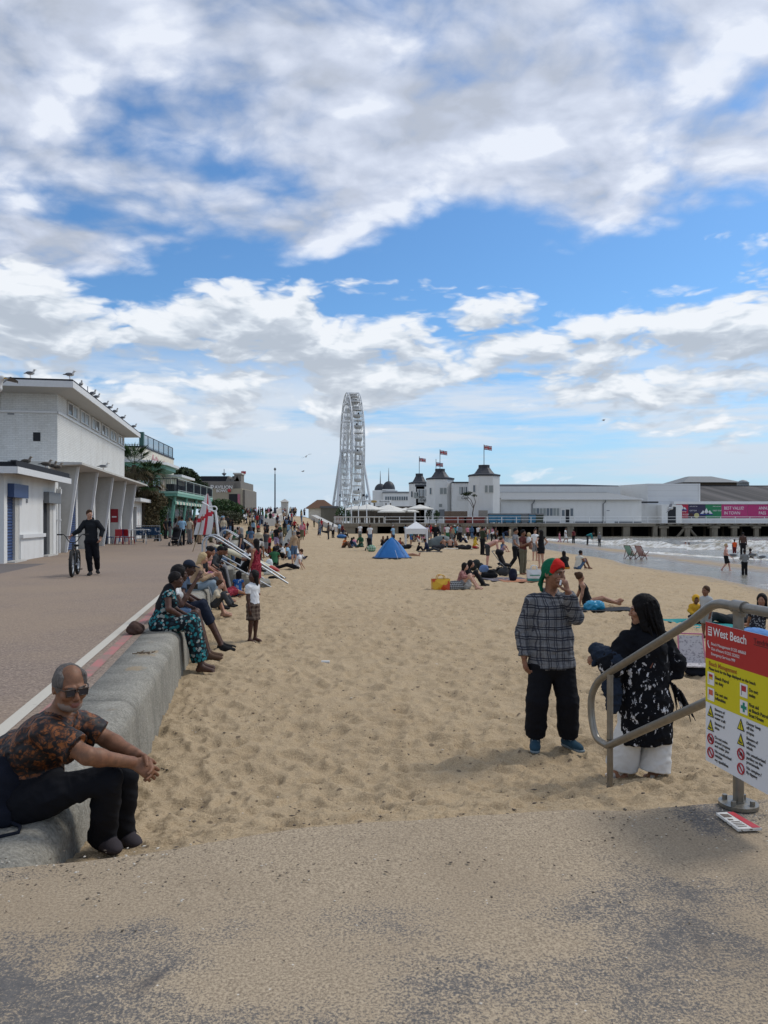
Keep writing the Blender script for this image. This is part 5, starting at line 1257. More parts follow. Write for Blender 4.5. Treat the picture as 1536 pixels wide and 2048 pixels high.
# ---- rotation helpers
def face_matrix(fwd,up=(0,0,1)):
 """columns: local x (to the face's left), y (back of the head), z (up); the face looks along -y"""
 y=-nrm(fwd);x=nrm(np.cross(y,up));z=np.cross(x,y)
 return np.stack([x,y,z],1)
T_SKIN,T_TOP,T_BOT,T_SHOE,T_HAIR,T_LIP,T_EYE,T_PUP,T_EXTRA,T_EX2,T_BEARD=range(11)
def head_prims(b,c,M,s,detail=True,tg=T_SKIN,beard=False,female=False):
 """s: head scale; c: centre of the head"""
 def P(x,y,z):return c+M@(V(x,y,z)*s)
 def E(p,r,t,k=0.012,**kw):b.ell(P(*p),V(*r)*s,t,k*s,M=M,**kw)
 E((0,0.012,0.022),(0.073,0.093,0.097),tg,0.02)
 E((0,-0.022,-0.035),(0.059,0.068,0.078),tg,0.03)
 E((0,-0.052,-0.088),(0.030,0.032,0.026),T_BEARD if beard else tg,0.03)
 if beard:
  E((0,-0.030,-0.082),(0.055,0.055,0.034),T_BEARD,0.02)
 if not detail:
  b.cone(P(0,-0.082,0.0),P(0,-0.10,-0.03),0.010*s,0.015*s,tg,0.012*s)
  return
 for sx in(-1,1):
  E((sx*0.031,-0.100,0.004),(0.021,0.022,0.015),tg,0.016,sub=True)
  E((sx*0.040,-0.066,-0.026),(0.024,0.022,0.020),tg,0.02)
  b.cone(P(sx*0.014,-0.089,0.026),P(sx*0.050,-0.076,0.026),0.009*s,0.008*s,tg,0.012*s)
  b.cone(P(sx*0.016,-0.098,0.024),P(sx*0.050,-0.081,0.025),0.0042*s,0.003*s,T_HAIR,0.002*s)
  E((sx*0.031,-0.0725,0.003),(0.0125,0.0125,0.0085),T_EYE,0.002)
  E((sx*0.031,-0.0828,0.003),(0.0066,0.0040,0.0062),T_PUP,0.001)
  b.cone(P(sx*0.018,-0.083,0.0115),P(sx*0.046,-0.076,0.0105),0.0056*s,0.0052*s,tg,0.004*s)
  b.cone(P(sx*0.019,-0.081,-0.0065),P(sx*0.045,-0.075,-0.0055),0.0048*s,0.0046*s,tg,0.004*s)
  E((sx*0.074,0.014,-0.006),(0.009,0.021,0.031),tg,0.006)
  E((sx*0.080,0.010,-0.004),(0.005,0.011,0.016),tg,0.004,sub=True)
  E((sx*0.012,-0.100,-0.036),(0.009,0.010,0.008),tg,0.006)
 b.cone(P(0,-0.088,0.014),P(0,-0.110,-0.030),0.0085*s,0.0125*s,tg,0.010*s)
 E((0,-0.090,-0.058),(0.026,0.010,0.010),tg,0.012)
 E((0,-0.0955,-0.0605),(0.023,0.0075,0.0052),T_LIP,0.003)
 E((0,-0.0945,-0.0715),(0.020,0.0080,0.0060),T_LIP,0.003)
def hand_prims(b,wr,d,pn,s=1.0,curl=0.5,thumb=1,tg=T_SKIN,fingers=True,spread=0.06,curls=None):
 """wrist, finger direction d, palm normal pn (the fingers curl towards it), thumb = +1/-1 side"""
 d=nrm(d);pn=nrm(pn-d*np.dot(pn,d));sd_=np.cross(d,pn)
 k=0.006*s
 palm=wr+d*0.085*s
 if not fingers:
  b.cone(wr,wr+d*0.10*s,0.030*s,0.034*s,tg,0.012,side=sd_,flat=0.55)
  f=nrm(d+pn*curl*0.8);b.cone(palm,palm+f*0.075*s,0.034*s,0.024*s,tg,0.01,side=sd_,flat=0.5)
  return
 b.cone(wr,palm,0.027*s,0.037*s,tg,0.012*s,side=sd_,flat=0.46)
 Ls=(0.040,0.045,0.042,0.033)
 for i in range(4):
  o=(1.5-i)*0.0195*s*thumb
  p=palm+sd_*o+d*(0.006-0.004*abs(i-1.2))*s
  cu=curls[i]if curls else curl
  dd=nrm(d+sd_*(1.5-i)*spread*thumb);ang=0.0
  r=(0.0092,0.0095,0.0092,0.0082)[i]*s
  for j,fr in enumerate((1.0,0.66,0.52)):
   ang+=cu*(0.75,1.0,0.7)[j]
   dr=dd*cos(ang)+pn*sin(ang)
   q=p+dr*Ls[i]*fr*s*1.05
   b.cone(p,q,r,r*0.93,tg,0.0035*s);p=q;r*=0.92
 t0=wr+d*0.028*s+sd_*0.024*s*thumb
 t1=t0+nrm(d*0.75+sd_*thumb*0.75+pn*0.35)*0.042*s
 t2=t1+nrm(d*0.95+sd_*thumb*0.15+pn*(0.3+0.5*curl))*0.034*s
 t3=t2+nrm(d*0.9-sd_*thumb*0.1+pn*(0.3+0.6*curl))*0.026*s
 b.cone(t0,t1,0.0145*s,0.0115*s,tg,0.010*s);b.cone(t1,t2,0.0115*s,0.010*s,tg,k);b.cone(t2,t3,0.010*s,0.0085*s,tg,k)
def lerp(a,b,t):return a+(b-a)*t
def limb(b,a,m,e,r,cover,tg_c,tg_s,extra=0.012,loose=None,flat=1.0,side=None,cut=True):
 """two bones a-m-e with radii r = (ra, rm, rm2, re); cover 0..2 is how far the cloth reaches"""
 b.cone(a,m,r[0],r[1],tg_s,0.018);b.cone(m,e,r[2],r[3],tg_s,0.018)
 if cover<=0:return
 lo=loose or(extra,extra,extra,extra)
 if cover<=1:
  q=lerp(a,m,cover);w=nrm(m-a)
  b.cone(a,q+w*0.05,r[0]+lo[0],lerp(r[0]+lo[0],r[1]+lo[1],cover),tg_c,0.012,cuts=[(q,w)]if cut else())
 else:
  b.cone(a,m,r[0]+lo[0],r[1]+lo[1],tg_c,0.02)
  t=cover-1;q=lerp(m,e,t);w=nrm(e-m)
  b.cone(m,q+w*0.04,r[2]+lo[2],lerp(r[2]+lo[2],r[3]+lo[3],min(t,1)),tg_c,0.015,cuts=[(q,w)]if cut else())
def body_prims(J,O,detail=1,s=1.0):
 """J joints (numpy), O outfit, s overall thickness scale, detail 0 far / 1 mid / 2 near"""
 b=Blob(0.02)
 f=O.get('fat',1.0);fem=O.get('female',False)
 top=O.get('top',T_TOP);bot=O.get('bot',T_BOT)
 side=nrm(J['shL']-J['shR']);hs=nrm(J['hpL']-J['hpR'])
 ext=0.010 if top!=T_SKIN else 0.0
 cw=(0.145 if not fem else 0.128)*s*f
 b.cone(J['spine'],J['chest'],(cw*0.96+ext),(cw*1.06+ext),top,0.04,side=side,flat=0.72)
 b.cone(J['pelvis'],J['spine'],(0.148 if fem else 0.140)*s*f+ext,cw*0.95+ext,top,0.04,side=side,flat=0.76)
 if O.get('belly',0):b.ell(lerp(J['pelvis'],J['spine'],0.75)+nrm(O['front'])*0.05*s,V(0.13,0.12,0.13)*s*O['belly'],top,0.06)
 if fem:
  fr=np.cross(side,nrm(J['chest']-J['spine']))
  fr=-fr if np.dot(fr,O.get('front',V(0,-1,0)))<0 else fr
  for sx in(-1,1):b.ell(J['chest']+fr*0.075*s+side*sx*0.062*s-V(0,0,0.035)*s,V(0.062,0.06,0.062)*s*f,O.get('bra',top),0.03)
 shr=(0.052 if not fem else 0.044)*s+ext
 strap=O.get('bare_shoulder',False)
 tsh=T_SKIN if strap else top
 b.cone(J['shR'],J['shL'],shr,shr,tsh,0.04)
 nb=lerp(J['neck'],J['chest'],0.12)
 b.cone(J['chest'],nb,0.080*s,0.046*s,tsh,0.03)
 for sd_ in 'LR':b.cone(nb,lerp(nb,J['sh'+sd_],0.85),0.042*s+ext,0.040*s+ext,tsh,0.03)
 hc=J['head'];M=J['hM'];hsz=O.get('head',1.0)*0.97
 b.cone(lerp(J['neck'],J['chest'],0.2),hc+M@(V(0,0.018,-0.055)*hsz),0.056*s*(0.9 if fem else 1),0.050*s*(0.9 if fem else 1),O.get('neck_tag',T_SKIN),0.018)
 head_prims(b,hc,M,hsz,detail>=1,beard=O.get('beard',False),female=fem)
 bext=0.012 if bot!=T_SKIN else 0
 b.cone(J['hpR'],J['hpL'],0.098*s*f+bext,0.098*s*f+bext,bot,0.03)
 b.ell(J['pelvis']-V(0,0,0.02),V(0.14,0.12,0.11)*s*f+bext,bot,0.03)
 ar=tuple(q*s*(0.9 if fem else 1)*O.get('arm',1.0)for q in(0.050,0.042,0.043,0.029))
 for sd_ in 'LR':
  sl=O.get('sleeve'+sd_,O.get('sleeve',0.5))if top!=T_SKIN and not strap else 0
  ll=O.get('sleeve_loose',(0.014,0.014,0.012,0.012))
  limb(b,J['sh'+sd_],J['el'+sd_],J['wr'+sd_],ar,sl,top,T_SKIN,loose=ll)
  b.ell(lerp(J['el'+sd_],J['wr'+sd_],0.25),V(0.040,0.040,0.040)*s*O.get('arm',1.0)*(0.9 if fem else 1),top if sl>1.3 else T_SKIN,0.03)
  w,e=J['wr'+sd_],J['el'+sd_]
  d=J.get('hd'+sd_,nrm(w-e));pn=J.get('hn'+sd_,V(0,0.3,-0.2)+(-side if sd_=='L' else side))
  th=J.get('ht'+sd_)
  if th is None:th=1 if sd_=='L' else-1
  hand_prims(b,w,d,pn,s*O.get('hand',1.0),J.get('curl'+sd_,0.35),th,fingers=detail>=2,curls=J.get('curls'+sd_))
 lr=tuple(q*s*O.get('leg_fat',1.0)for q in(0.088,0.058,0.056,0.036))
 for sd_ in 'LR':
  cv=O.get('leg',2.0)if bot!=T_SKIN else 0
  ll=O.get('leg_loose',(0.014,0.016,0.020,0.028))
  limb(b,J['hp'+sd_],J['kn'+sd_],J['an'+sd_],lr,cv,bot,T_SKIN,loose=ll)
  k_,a_=J['kn'+sd_],J['an'+sd_]
  if cv<1.5:
   bk=J.get('calf'+sd_,None)
   cdir=nrm(a_-k_);back=nrm(np.cross(cdir,hs));
   if np.dot(back,J['to'+sd_]-a_)>0:back=-back
   b.cone(lerp(k_,a_,0.18)+back*0.014*s,lerp(k_,a_,0.5)+back*0.008*s,0.050*s,0.040*s,T_SKIN,0.03)
  t_=J['to'+sd_];fd=nrm(t_-a_*V(1,1,0)-t_*V(0,0,1)+V(0,0,0))if False else nrm((t_-a_)*V(1,1,0.0001))
  up=J.get('fu'+sd_,V(0,0,1));fs_=nrm(np.cross(fd,up))
  sh=O.get('shoe',T_SHOE);bare=sh==T_SKIN
  sole=t_-up*0.03*s
  cut=[(sole,-up)]
  heel=a_-fd*0.030*s-up*(np.dot(a_-t_,up)-0.012*s)
  b.cone(heel,a_,0.036*s,0.036*s,sh,0.02,cuts=cut)
  b.cone(heel,t_,(0.037 if bare else 0.045)*s,(0.036 if bare else 0.046)*s,sh,0.02,side=fs_,flat=0.85,cuts=cut)
  b.cone(a_+fd*0.02*s-up*0.015*s,lerp(heel,t_,0.8)+up*0.008*s,0.036*s,0.026*s,sh,0.025,cuts=cut)
  if bare and detail>=2:
   for i in range(5):
    o=(i-2)*0.0165*s
    b.cone(t_+fs_*o-up*0.012*s,t_+fs_*o*1.1+fd*(0.038-0.004*abs(i-1))*s-up*0.017*s,0.0105*s,0.0095*s,T_SKIN,0.004,cuts=cut)
  elif not bare:
   b.cone(lerp(heel,t_,0.75),t_+fd*0.035*s,0.044*s,0.036*s,sh,0.02,side=fs_,flat=0.7,cuts=cut)
 if top!=T_SKIN and O.get('untucked',True):
  ax=nrm(J['spine']-J['pelvis']);q=J['pelvis']-ax*0.045*s
  b.cone(J['spine'],q-ax*0.06,cw*0.95+ext,(0.160 if fem else 0.150)*s*f+0.016,top,0.02,side=side,flat=0.80,cuts=[(q,-ax)])
 if O.get('hem'):
  kind,tg_,pts,rad,fl=O['hem']
  for i in range(len(pts)-1):
   w=nrm(pts[-1]-pts[-2])
   b.cone(pts[i],pts[i+1]+(w*0.12 if i==len(pts)-2 else 0),rad[i],rad[i+1]*(1.04 if i==len(pts)-2 else 1),tg_,0.03,side=side,flat=fl,cuts=[(pts[-1],w)]if i==len(pts)-2 else())
 return b
def hair_prims(b,c,M,s,style,tg=T_HAIR,pts=None):
 def P(x,y,z):return c+M@(V(x,y,z)*s)
 def cut(p,n):return(P(*p),nrm(M@V(*n)))
 s_=s
 if style=='bald':return
 if style=='short':
  b.ell(P(0,0.016,0.028),V(0.079,0.098,0.101)*s_,tg,0.004,M=M,cuts=[cut((0,-0.066,0.060),(0,-0.90,-0.35)),cut((0,0.03,-0.030),(0,-0.75,-1.0))])
  b.ell(P(0,0.0,0.075),V(0.066,0.080,0.056)*s_,tg,0.01,M=M,cuts=[cut((0,-0.066,0.060),(0,-0.90,-0.30))])
 elif style=='crop':
  b.ell(P(0,0.015,0.026),V(0.0765,0.096,0.100)*s_,tg,0.004,M=M,cuts=[cut((0,-0.062,0.066),(0,-0.9,-0.35)),cut((0,0.02,-0.012),(0,-0.55,-1.0))])
 elif style=='receding':
  b.ell(P(0,0.016,0.022),V(0.078,0.097,0.098)*s_,tg,0.004,M=M,cuts=[cut((0,-0.005,0.045),(0,-0.9,0.50)),cut((0,0.02,-0.045),(0,-0.60,-1.0))])
 else:
  b.ell(P(0,0.020,0.030),V(0.086,0.102,0.106)*s_,tg,0.006,M=M,cuts=[cut((0,-0.060,0.060),(0,-0.96,-0.22)),cut((0,0.0,-0.06),(0,-0.5,-1.0))])
  if style=='afro':b.ell(P(0,0.035,0.045),V(0.115,0.12,0.12)*s_,tg,0.02,M=M,cuts=[cut((0,-0.055,0.06),(0,-0.96,-0.22))])
  if style=='bun':
   b.ell(P(0,0.105,0.075),V(0.050,0.048,0.050)*s_,tg,0.015)
  if style in('long', 'bob'):
   L=-0.30 if style=='long' else-0.15
   b.cone(P(0,0.062,0.01),P(0,0.085,L),0.080*s_,0.070*s_,tg,0.03,side=M[:,0],flat=0.55)
   for sx in(-1,1):b.cone(P(sx*0.062,0.018,0.015),P(sx*0.068,0.045,L*0.75),0.030*s_,0.026*s_,tg,0.025)
  if style=='braids':
   for i,a in enumerate(np.linspace(-1.9,1.9,9)):
    b.cone(P(0.075*sin(a),0.03+0.06*cos(a),0.0),P(0.085*sin(a),0.05+0.06*cos(a),-0.20),0.017*s_,0.014*s_,tg,0.006)
  if style=='pony':
   b.cone(P(0,0.105,0.05),P(0,0.15,-0.02),0.032*s_,0.035*s_,tg,0.015);b.cone(P(0,0.15,-0.02),P(0,0.14,-0.20),0.035*s_,0.015*s_,tg,0.015)
def finish(b,name,label,cat,loc,rz,mats,res,group=None,wr=None,seed=0,parent=None):
 co,fs,tg=b.mesh(res)
 if wr:co=wrinkle(co,fs,tg,wr,seed)
 used=sorted(set(tg.tolist()));mp={t:i for i,t in enumerate(used)}
 o=np_mesh(name,co,fs,[mats.get(t,mats.get(T_SKIN))for t in used],[mp[t]for t in tg],parent=parent)
 if parent is None:o.location=loc;o.rotation_euler=(0,0,rz);tag(o,label,cat,group)
 return o
# ------------ poses (metres for a 1.75 m adult, facing -y)
def base_pose():
 return dict(pelvis=V(0,0,.96),spine=V(0,.0,1.13),chest=V(0,.005,1.32),neck=V(0,.015,1.47),head=V(0,-.01,1.615),
shL=V(.170,.01,1.385),elL=V(.215,.03,1.135),wrL=V(.215,-.05,.885),shR=V(-.170,.01,1.385),elR=V(-.215,.03,1.135),wrR=V(-.215,-.05,.885),
hpL=V(.088,0,.92),knL=V(.10,-.015,.50),anL=V(.105,.02,.085),toL=V(.125,-.13,.030),
hpR=V(-.088,0,.92),knR=V(-.10,-.015,.50),anR=V(-.105,.02,.085),toR=V(-.125,-.13,.030))
def rot_about(J,keys,piv,axis,ang):
 ax=nrm(axis);c_,s_=cos(ang),sin(ang)
 for k in keys:
  v=J[k]-piv;J[k]=piv+v*c_+np.cross(ax,v)*s_+ax*np.dot(ax,v)*(1-c_)
UPPER=['spine', 'chest', 'neck', 'head', 'shL', 'elL', 'wrL', 'shR', 'elR', 'wrR']
def pose(kind,rnd):
 J=base_pose();j=lambda a=0.02:V(rnd.uniform(-a,a),rnd.uniform(-a,a),rnd.uniform(-a,a))
 if kind=='walk':
  J['knL']=V(.09,-.16,.53);J['anL']=V(.10,-.22,.11);J['toL']=V(.11,-.37,.05)
  J['knR']=V(-.09,-.02,.50);J['anR']=V(-.10,.24,.14);J['toR']=V(-.11,.12,.035)
  J['elL']+=V(.02,.10,.02);J['wrL']+=V(.0,.18,.05);J['elR']+=V(-.02,-.08,.02);J['wrR']+=V(.02,-.22,.08)
 elif kind=='hips':
  J['elL']=V(.34,.08,1.20);J['wrL']=V(.20,-.02,1.02);J['elR']=V(-.34,.08,1.20);J['wrR']=V(-.20,-.02,1.02)
 elif kind=='phone':
  J['elL']=V(.22,-.06,1.14);J['wrL']=V(.06,-.26,1.26);J['elR']=V(-.22,-.04,1.14);J['wrR']=V(-.08,-.26,1.22)
 elif kind=='raise':
  J['elR']=V(-.28,-.10,1.30);J['wrR']=V(-.12,-.15,1.52)
 elif kind=='push':
  J['elL']=V(.23,-.10,1.17);J['wrL']=V(.18,-.36,1.05);J['elR']=V(-.23,-.10,1.17);J['wrR']=V(-.18,-.36,1.05)
 elif kind=='bend':
  rot_about(J,UPPER,J['pelvis'],V(1,0,0),1.15)
  J['elL']=J['shL']+V(.02,-.05,-.28);J['wrL']=J['elL']+V(-.03,-.06,-.24);J['elR']=J['shR']+V(-.02,-.05,-.28);J['wrR']=J['elR']+V(.03,-.06,-.24)
 elif kind in('sit', 'sit_back', 'lie', 'kneel', 'wall'):
  h={'sit':.12, 'sit_back':.12, 'lie':.12, 'kneel':.22, 'wall':.10}[kind]
  dz=h-J['pelvis'][2]
  for k in J:J[k]=J[k]+V(0,0,dz)
  for sd_,sx in(('L',1),('R',-1)):
   if kind=='sit':
    J['kn'+sd_]=V(sx*.13,-.36,.46);J['an'+sd_]=V(sx*.12,-.60,.09);J['to'+sd_]=V(sx*.13,-.75,.035)
    J['el'+sd_]=V(sx*.25,-.18,.40);J['wr'+sd_]=V(sx*.07,-.40,.42)
   elif kind=='sit_back':
    J['kn'+sd_]=V(sx*.12,-.40,.20);J['an'+sd_]=V(sx*.10,-.80,.07);J['to'+sd_]=V(sx*.13,-.86,.17)
    J['el'+sd_]=V(sx*.27,.16,.32);J['wr'+sd_]=V(sx*.28,.26,.06)
   elif kind=='kneel':
    J['kn'+sd_]=V(sx*.13,-.34,.09);J['an'+sd_]=V(sx*.12,.06,.07);J['to'+sd_]=V(sx*.12,.18,.035)
    J['el'+sd_]=V(sx*.24,-.12,.46);J['wr'+sd_]=V(sx*.12,-.33,.36)
   elif kind=='wall':
    J['kn'+sd_]=V(sx*.11,-.44,.08);J['an'+sd_]=V(sx*.10,-.52,-.36);J['to'+sd_]=V(sx*.12,-.66,-.43)
    J['el'+sd_]=V(sx*.25,-.14,.33);J['wr'+sd_]=V(sx*.07,-.34,.20)
  if kind=='sit':rot_about(J,['spine', 'chest', 'neck', 'head', 'shL', 'shR'],J['pelvis'],V(1,0,0),0.30)
  if kind=='sit_back':rot_about(J,['spine', 'chest', 'neck', 'head', 'shL', 'shR'],J['pelvis'],V(1,0,0),-0.30)
  if kind=='wall':rot_about(J,['spine', 'chest', 'neck', 'head', 'shL', 'shR'],J['pelvis'],V(1,0,0),0.22)
  if kind=='kneel':rot_about(J,['spine', 'chest', 'neck', 'head', 'shL', 'shR'],J['pelvis'],V(1,0,0),0.25)
  if kind=='lie':
   rot_about(J,list(J),V(0,0,.12),V(1,0,0),-1.45)
   for sd_,sx in(('L',1),('R',-1)):
    J['kn'+sd_]=V(sx*.11,-.42,.24);J['an'+sd_]=V(sx*.10,-.80,.08);J['to'+sd_]=V(sx*.13,-.84,.20)
    J['el'+sd_]=V(sx*.30,.34,.08);J['wr'+sd_]=V(sx*.26,.10,.06)
 if kind not in('bend', 'lie'):
  for k in('elL', 'elR', 'wrL', 'wrR'):J[k]=J[k]+j(0.025)
 return J
SKINS=['pale', 'light', 'tan', 'brown', 'dark']
def person(label,p,yaw=0.0,kind='stand',H=1.72,top=None,bottom=None,tone='light',hair=('short', 'black'),seed=1,res=0.03,
fem=False,sleeve=0.5,leg=2.0,shoe='dark',skirt=None,look=0.0,tilt=0.0,group=None,fat=1.0,J=None,child=False,extra=None,hat=None,beard=False,
bare_sh=False,loose=None,arm=1.0,sink=0.0,leg_loose=None,z=None,topm=None,botm=None,curl=0.35):
 """a whole figure standing at p; yaw 0 faces the camera (-y), positive turns towards +x"""
 rnd=random.Random(seed);s=H/1.75
 J=pose(kind,rnd)if J is None else J
 J={k:(np.array(v,float)*s if isinstance(v,(list,tuple,np.ndarray))and k[:2]not in('hd', 'hn', 'fu')and k!='hM' and k[:4]!='curl' else v)for k,v in J.items()}
 up=nrm(J['head']-J['neck']);
 base_f=V(sin(look),-cos(look),tilt)
 if kind=='lie':base_f=V(0,-0.25,1.0)
 upv=V(0,0,1)if kind!='lie' else V(0,1,0.2)
 if 'hM' not in J:J['hM']=face_matrix(base_f,upv)
 if kind=='lie':J['fuL']=J['fuR']=V(0,-.9,.35)
 if kind=='sit_back':J['fuL']=J['fuR']=V(0,.55,.8)
 hd=1.0*s if not child else(0.62+0.38*s)*0.93
 if child:J['head']=J['head']+V(0,0,0.03)
 O=dict(female=fem,sleeve=sleeve,leg=leg,head=hd,fat=fat,front=V(0,-1,0),beard=beard,arm=arm)
 if loose:O['sleeve_loose']=loose
 if leg_loose:O['leg_loose']=leg_loose
 if bare_sh:O['bare_shoulder']=True
 if top is None and topm is None:O['top']=T_SKIN
 if bottom is None and botm is None:O['bot']=T_SKIN
 if shoe is None:O['shoe']=T_SKIN
 for k in J:
  if k[:4]=='curl':pass
 J.setdefault('curlL',curl);J.setdefault('curlR',curl)
 if skirt:
  L,r1,tgs=skirt
  pts=[J['pelvis']+V(0,0,.08*s),J['pelvis']-V(0,0,.05*s),J['pelvis']-V(0,0,L*s)]
  if kind in('sit', 'wall', 'kneel', 'sit_back'):
   kn=lerp(J['knL'],J['knR'],.5);pts=[J['pelvis'],lerp(J['pelvis'],kn,.5),lerp(J['pelvis'],kn,min(1.15,L/.42))];r1=max(0.15,min(r1,0.2))
  O['hem']=('skirt',tgs,pts,[0.13*s*fat,0.155*s*fat,r1*s],0.75)
 detail=0 if res>0.019 else(1 if res>0.0105 else 2)
 b=body_prims(J,O,detail,s)
 mats={T_SKIN:skin(tone),T_TOP:topm or(cloth(*top)if top else skin(tone)),T_BOT:botm or(cloth(*bottom)if bottom else skin(tone)),
T_SHOE:cloth('shoe_dark',(0.02,0.02,0.022))if shoe=='dark' else(cloth(*shoe)if shoe else skin(tone)),
T_HAIR:hairm(hair[1],HAIR[hair[1]]),T_LIP:mat('lips_'+tone,{'pale':(0.42,0.17,0.14), 'light':(0.38,0.15,0.12), 'tan':(0.22,0.085,0.07), 'olive':(0.17,0.07,0.055), 'brown':(0.13,0.05,0.04), 'dark':(0.06,0.028,0.024), 'pink':(0.4,0.17,0.14)}[tone],0.5),
T_EYE:mat('eye_white',(0.36,0.33,0.31),0.3),T_PUP:mat('pupil',(0.012,0.009,0.008),0.15),
T_BEARD:hairm('beard_grey',(0.22,0.20,0.18))}
 if extra:mats.update(extra(b,J,s)or{})
 if hat:
  hm,kindh=hat;mats[T_EXTRA]=hm
  c,M=J['head'],J['hM']
  def P(x,y,zz):return c+M@(V(x,y,zz)*hd)
  if kindh=='cap':
   b.ell(P(0,.014,.05),V(.082,.100,.085)*hd,T_EXTRA,.002,M=M,cuts=[(P(0,0,.045),-M[:,2])]);b.cone(P(0,-.07,.055),P(0,-.135,.045),.055*hd,.045*hd,T_EXTRA,.01,side=M[:,0],flat=.18)
  elif kindh=='scarf':
   b.ell(P(0,.014,.02),V(.088,.108,.112)*hd,T_EXTRA,.004,M=M,cuts=[(P(0,-.06,.03),nrm(M@V(0,-.97,-.1)))]);b.cone(P(0,.02,-.08),lerp(J['neck'],J['chest'],.5),.085*hd,.15*s,T_EXTRA,.03)
  elif kindh=='hood':
   b.ell(P(0,.02,.015),V(.105,.115,.125)*hd,T_EXTRA,.004,M=M,cuts=[(P(0,-.055,.03),nrm(M@V(0,-.97,-.05)))])
 p=Vector(p)
 if z is not None:p.z=z
 p.z-=sink
 if detail<1 or hair[0]=='bald':
  hair_prims(b,J['head'],J['hM'],hd,hair[0])
  wrk={T_TOP:0.012,T_BOT:0.012}if res<.02 else None
  return finish(b, 'person',label, 'person',p,yaw,mats,res,group,wrk,seed)
 o=finish(b, 'person',label, 'person',p,yaw,mats,res,group,{T_TOP:0.014,T_BOT:0.014},seed)
 if not(hat and hat[1]in('scarf',)):
  hb=Blob(0.005);hair_prims(hb,J['head'],J['hM'],hd,hair[0])
  if hb.p:
   co,fs,tg=hb.mesh(res*0.8)
   co=wrinkle(co,fs,tg,{T_HAIR:0.010},seed+3,2.2)
   np_mesh('hair',co,fs,mats[T_HAIR],parent=o)
 return o
# ------------ the nearest people, joint by joint
def joints(ox,oy,sc,d0,org,table):
 J={}
 for key,(cx,cy,dd)in table.items():
  w=W(ox+cx/sc,oy+cy/sc,d0+dd);J[key]=V(w.x-org.x,w.y-org.y,w.z-org.z)
 return J
def hero(label,org,J,O,mats,res,s=1.0,hair=None,hairmat=None,seed=1,wr=0.012,extra=None,hsz=1.0,hairwr=0.012,wrb=None):
 O=dict(O);O['head']=hsz
 b=body_prims(J,O,2,s)
 if extra:extra(b,J)
 base={T_LIP:mat('lips_brown',(0.15,0.06,0.05),0.5),T_EYE:mat('eye_white',(0.36,0.33,0.31),0.3),T_PUP:mat('pupil',(0.012,0.009,0.008),0.15),T_BEARD:hairm('beard_grey',(0.22,0.20,0.18)),T_HAIR:hairmat or hairm()}
 base.update(mats)
 o=finish(b, 'person',label, 'person',org,0,base,res,None,{T_TOP:wr,T_BOT:wr if wrb is None else wrb},seed)
 if hair:
  hb=Blob(0.005);hair(hb,J)if callable(hair)else hair_prims(hb,J['head'],J['hM'],hsz,hair)
  co,fs,tg=hb.mesh(res*0.8);co=wrinkle(co,fs,tg,{T_HAIR:hairwr},seed+3,2.2)
  np_mesh('hair',co,fs,hairmat or hairm(),parent=o)
 return o
def child_blob(o,name,b,m,res,wr=0.0,seed=2,mats=None):
 co,fs,tg=b.mesh(res)
 if wr:co=wrinkle(co,fs,tg,{t:wr for t in set(tg.tolist())},seed,1.6)
 if mats:
  used=sorted(set(tg.tolist()));return np_mesh(name,co,fs,[mats[t]for t in used],[used.index(t)for t in tg],parent=o)
 return np_mesh(name,co,fs,m,parent=o)
# ---- fabric patterns
def m_plaid(k,tc):
 w=k.vm('ADD',tc,k.vm('SCALE',k.vm('SUBTRACT',k.noise(tc,5.0,3,0.5,col=True),(0.5,0.5,0.5)),scale=0.035))
 x,y,z=k.sep(w)
 x=k.m('ADD',x,k.m('MULTIPLY',y,0.5))
 def lines(c,per,offs,wd):
  out=None
  f=k.m('PINGPONG',0,1)
  for o_ in offs:
   t=k.m('ABSOLUTE',k.m('SUBTRACT',k.m('FRACT',k.m('ADD',k.m('DIVIDE',c,per),20.5-o_)),0.5))
   l=k.ramp(t,wd/per*0.5+0.02,wd/per*0.5-0.01);out=l if out is None else k.m('MAXIMUM',out,l)
  return out
 hz=lines(z,0.094,(0.0,0.22),0.010);vt=lines(x,0.066,(0.0,0.27),0.008)
 thin=k.m('MAXIMUM',lines(z,0.059,(0.6,),0.004),lines(x,0.044,(0.55,),0.004))
 c=k.mix(k.noise(tc,30.0,3,0.6),(0.115,0.117,0.125),(0.185,0.187,0.195))
 c=k.mix(k.m('MULTIPLY',thin,0.5),c,(0.28,0.285,0.30))
 c=k.mix(k.m('MULTIPLY',hz,0.86),c,(0.016,0.018,0.03));c=k.mix(k.m('MULTIPLY',vt,0.74),c,(0.02,0.022,0.034))
 return{'Base Color':c, 'Normal':bump(k,k.noise(tc,160.0,2,0.6),0.2,0.003)}
M_plaid=mat('plaid_shirt',fn=m_plaid,rough=0.9,spec=0.15)
def m_batik(k,tc):
 w=k.vm('ADD',tc,k.vm('SCALE',k.noise(tc,9.0,3,0.5,col=True),scale=0.06))
 n=k.noise(w,16.0,4,0.6)
 r1=k.m('ABSOLUTE',k.m('SUBTRACT',k.noise(w,15.0,3,.5),.5));r2=k.m('ABSOLUTE',k.m('SUBTRACT',k.noise(k.vm('ADD',w,(3,7,1)),27.0,3,.5),.5))
 dk=k.m('MAXIMUM',k.ramp(r1,.085,.03),k.m('MULTIPLY',k.ramp(r2,.05,.015),.8))
 return{'Base Color':k.mix(dk,k.mix(k.ramp(n,.35,.65),(.045,.015,.007),(.25,.080,.020)),(.010,.008,.009)), 'Roughness':0.55}
M_batik=mat('batik_shirt',fn=m_batik,spec=0.3)
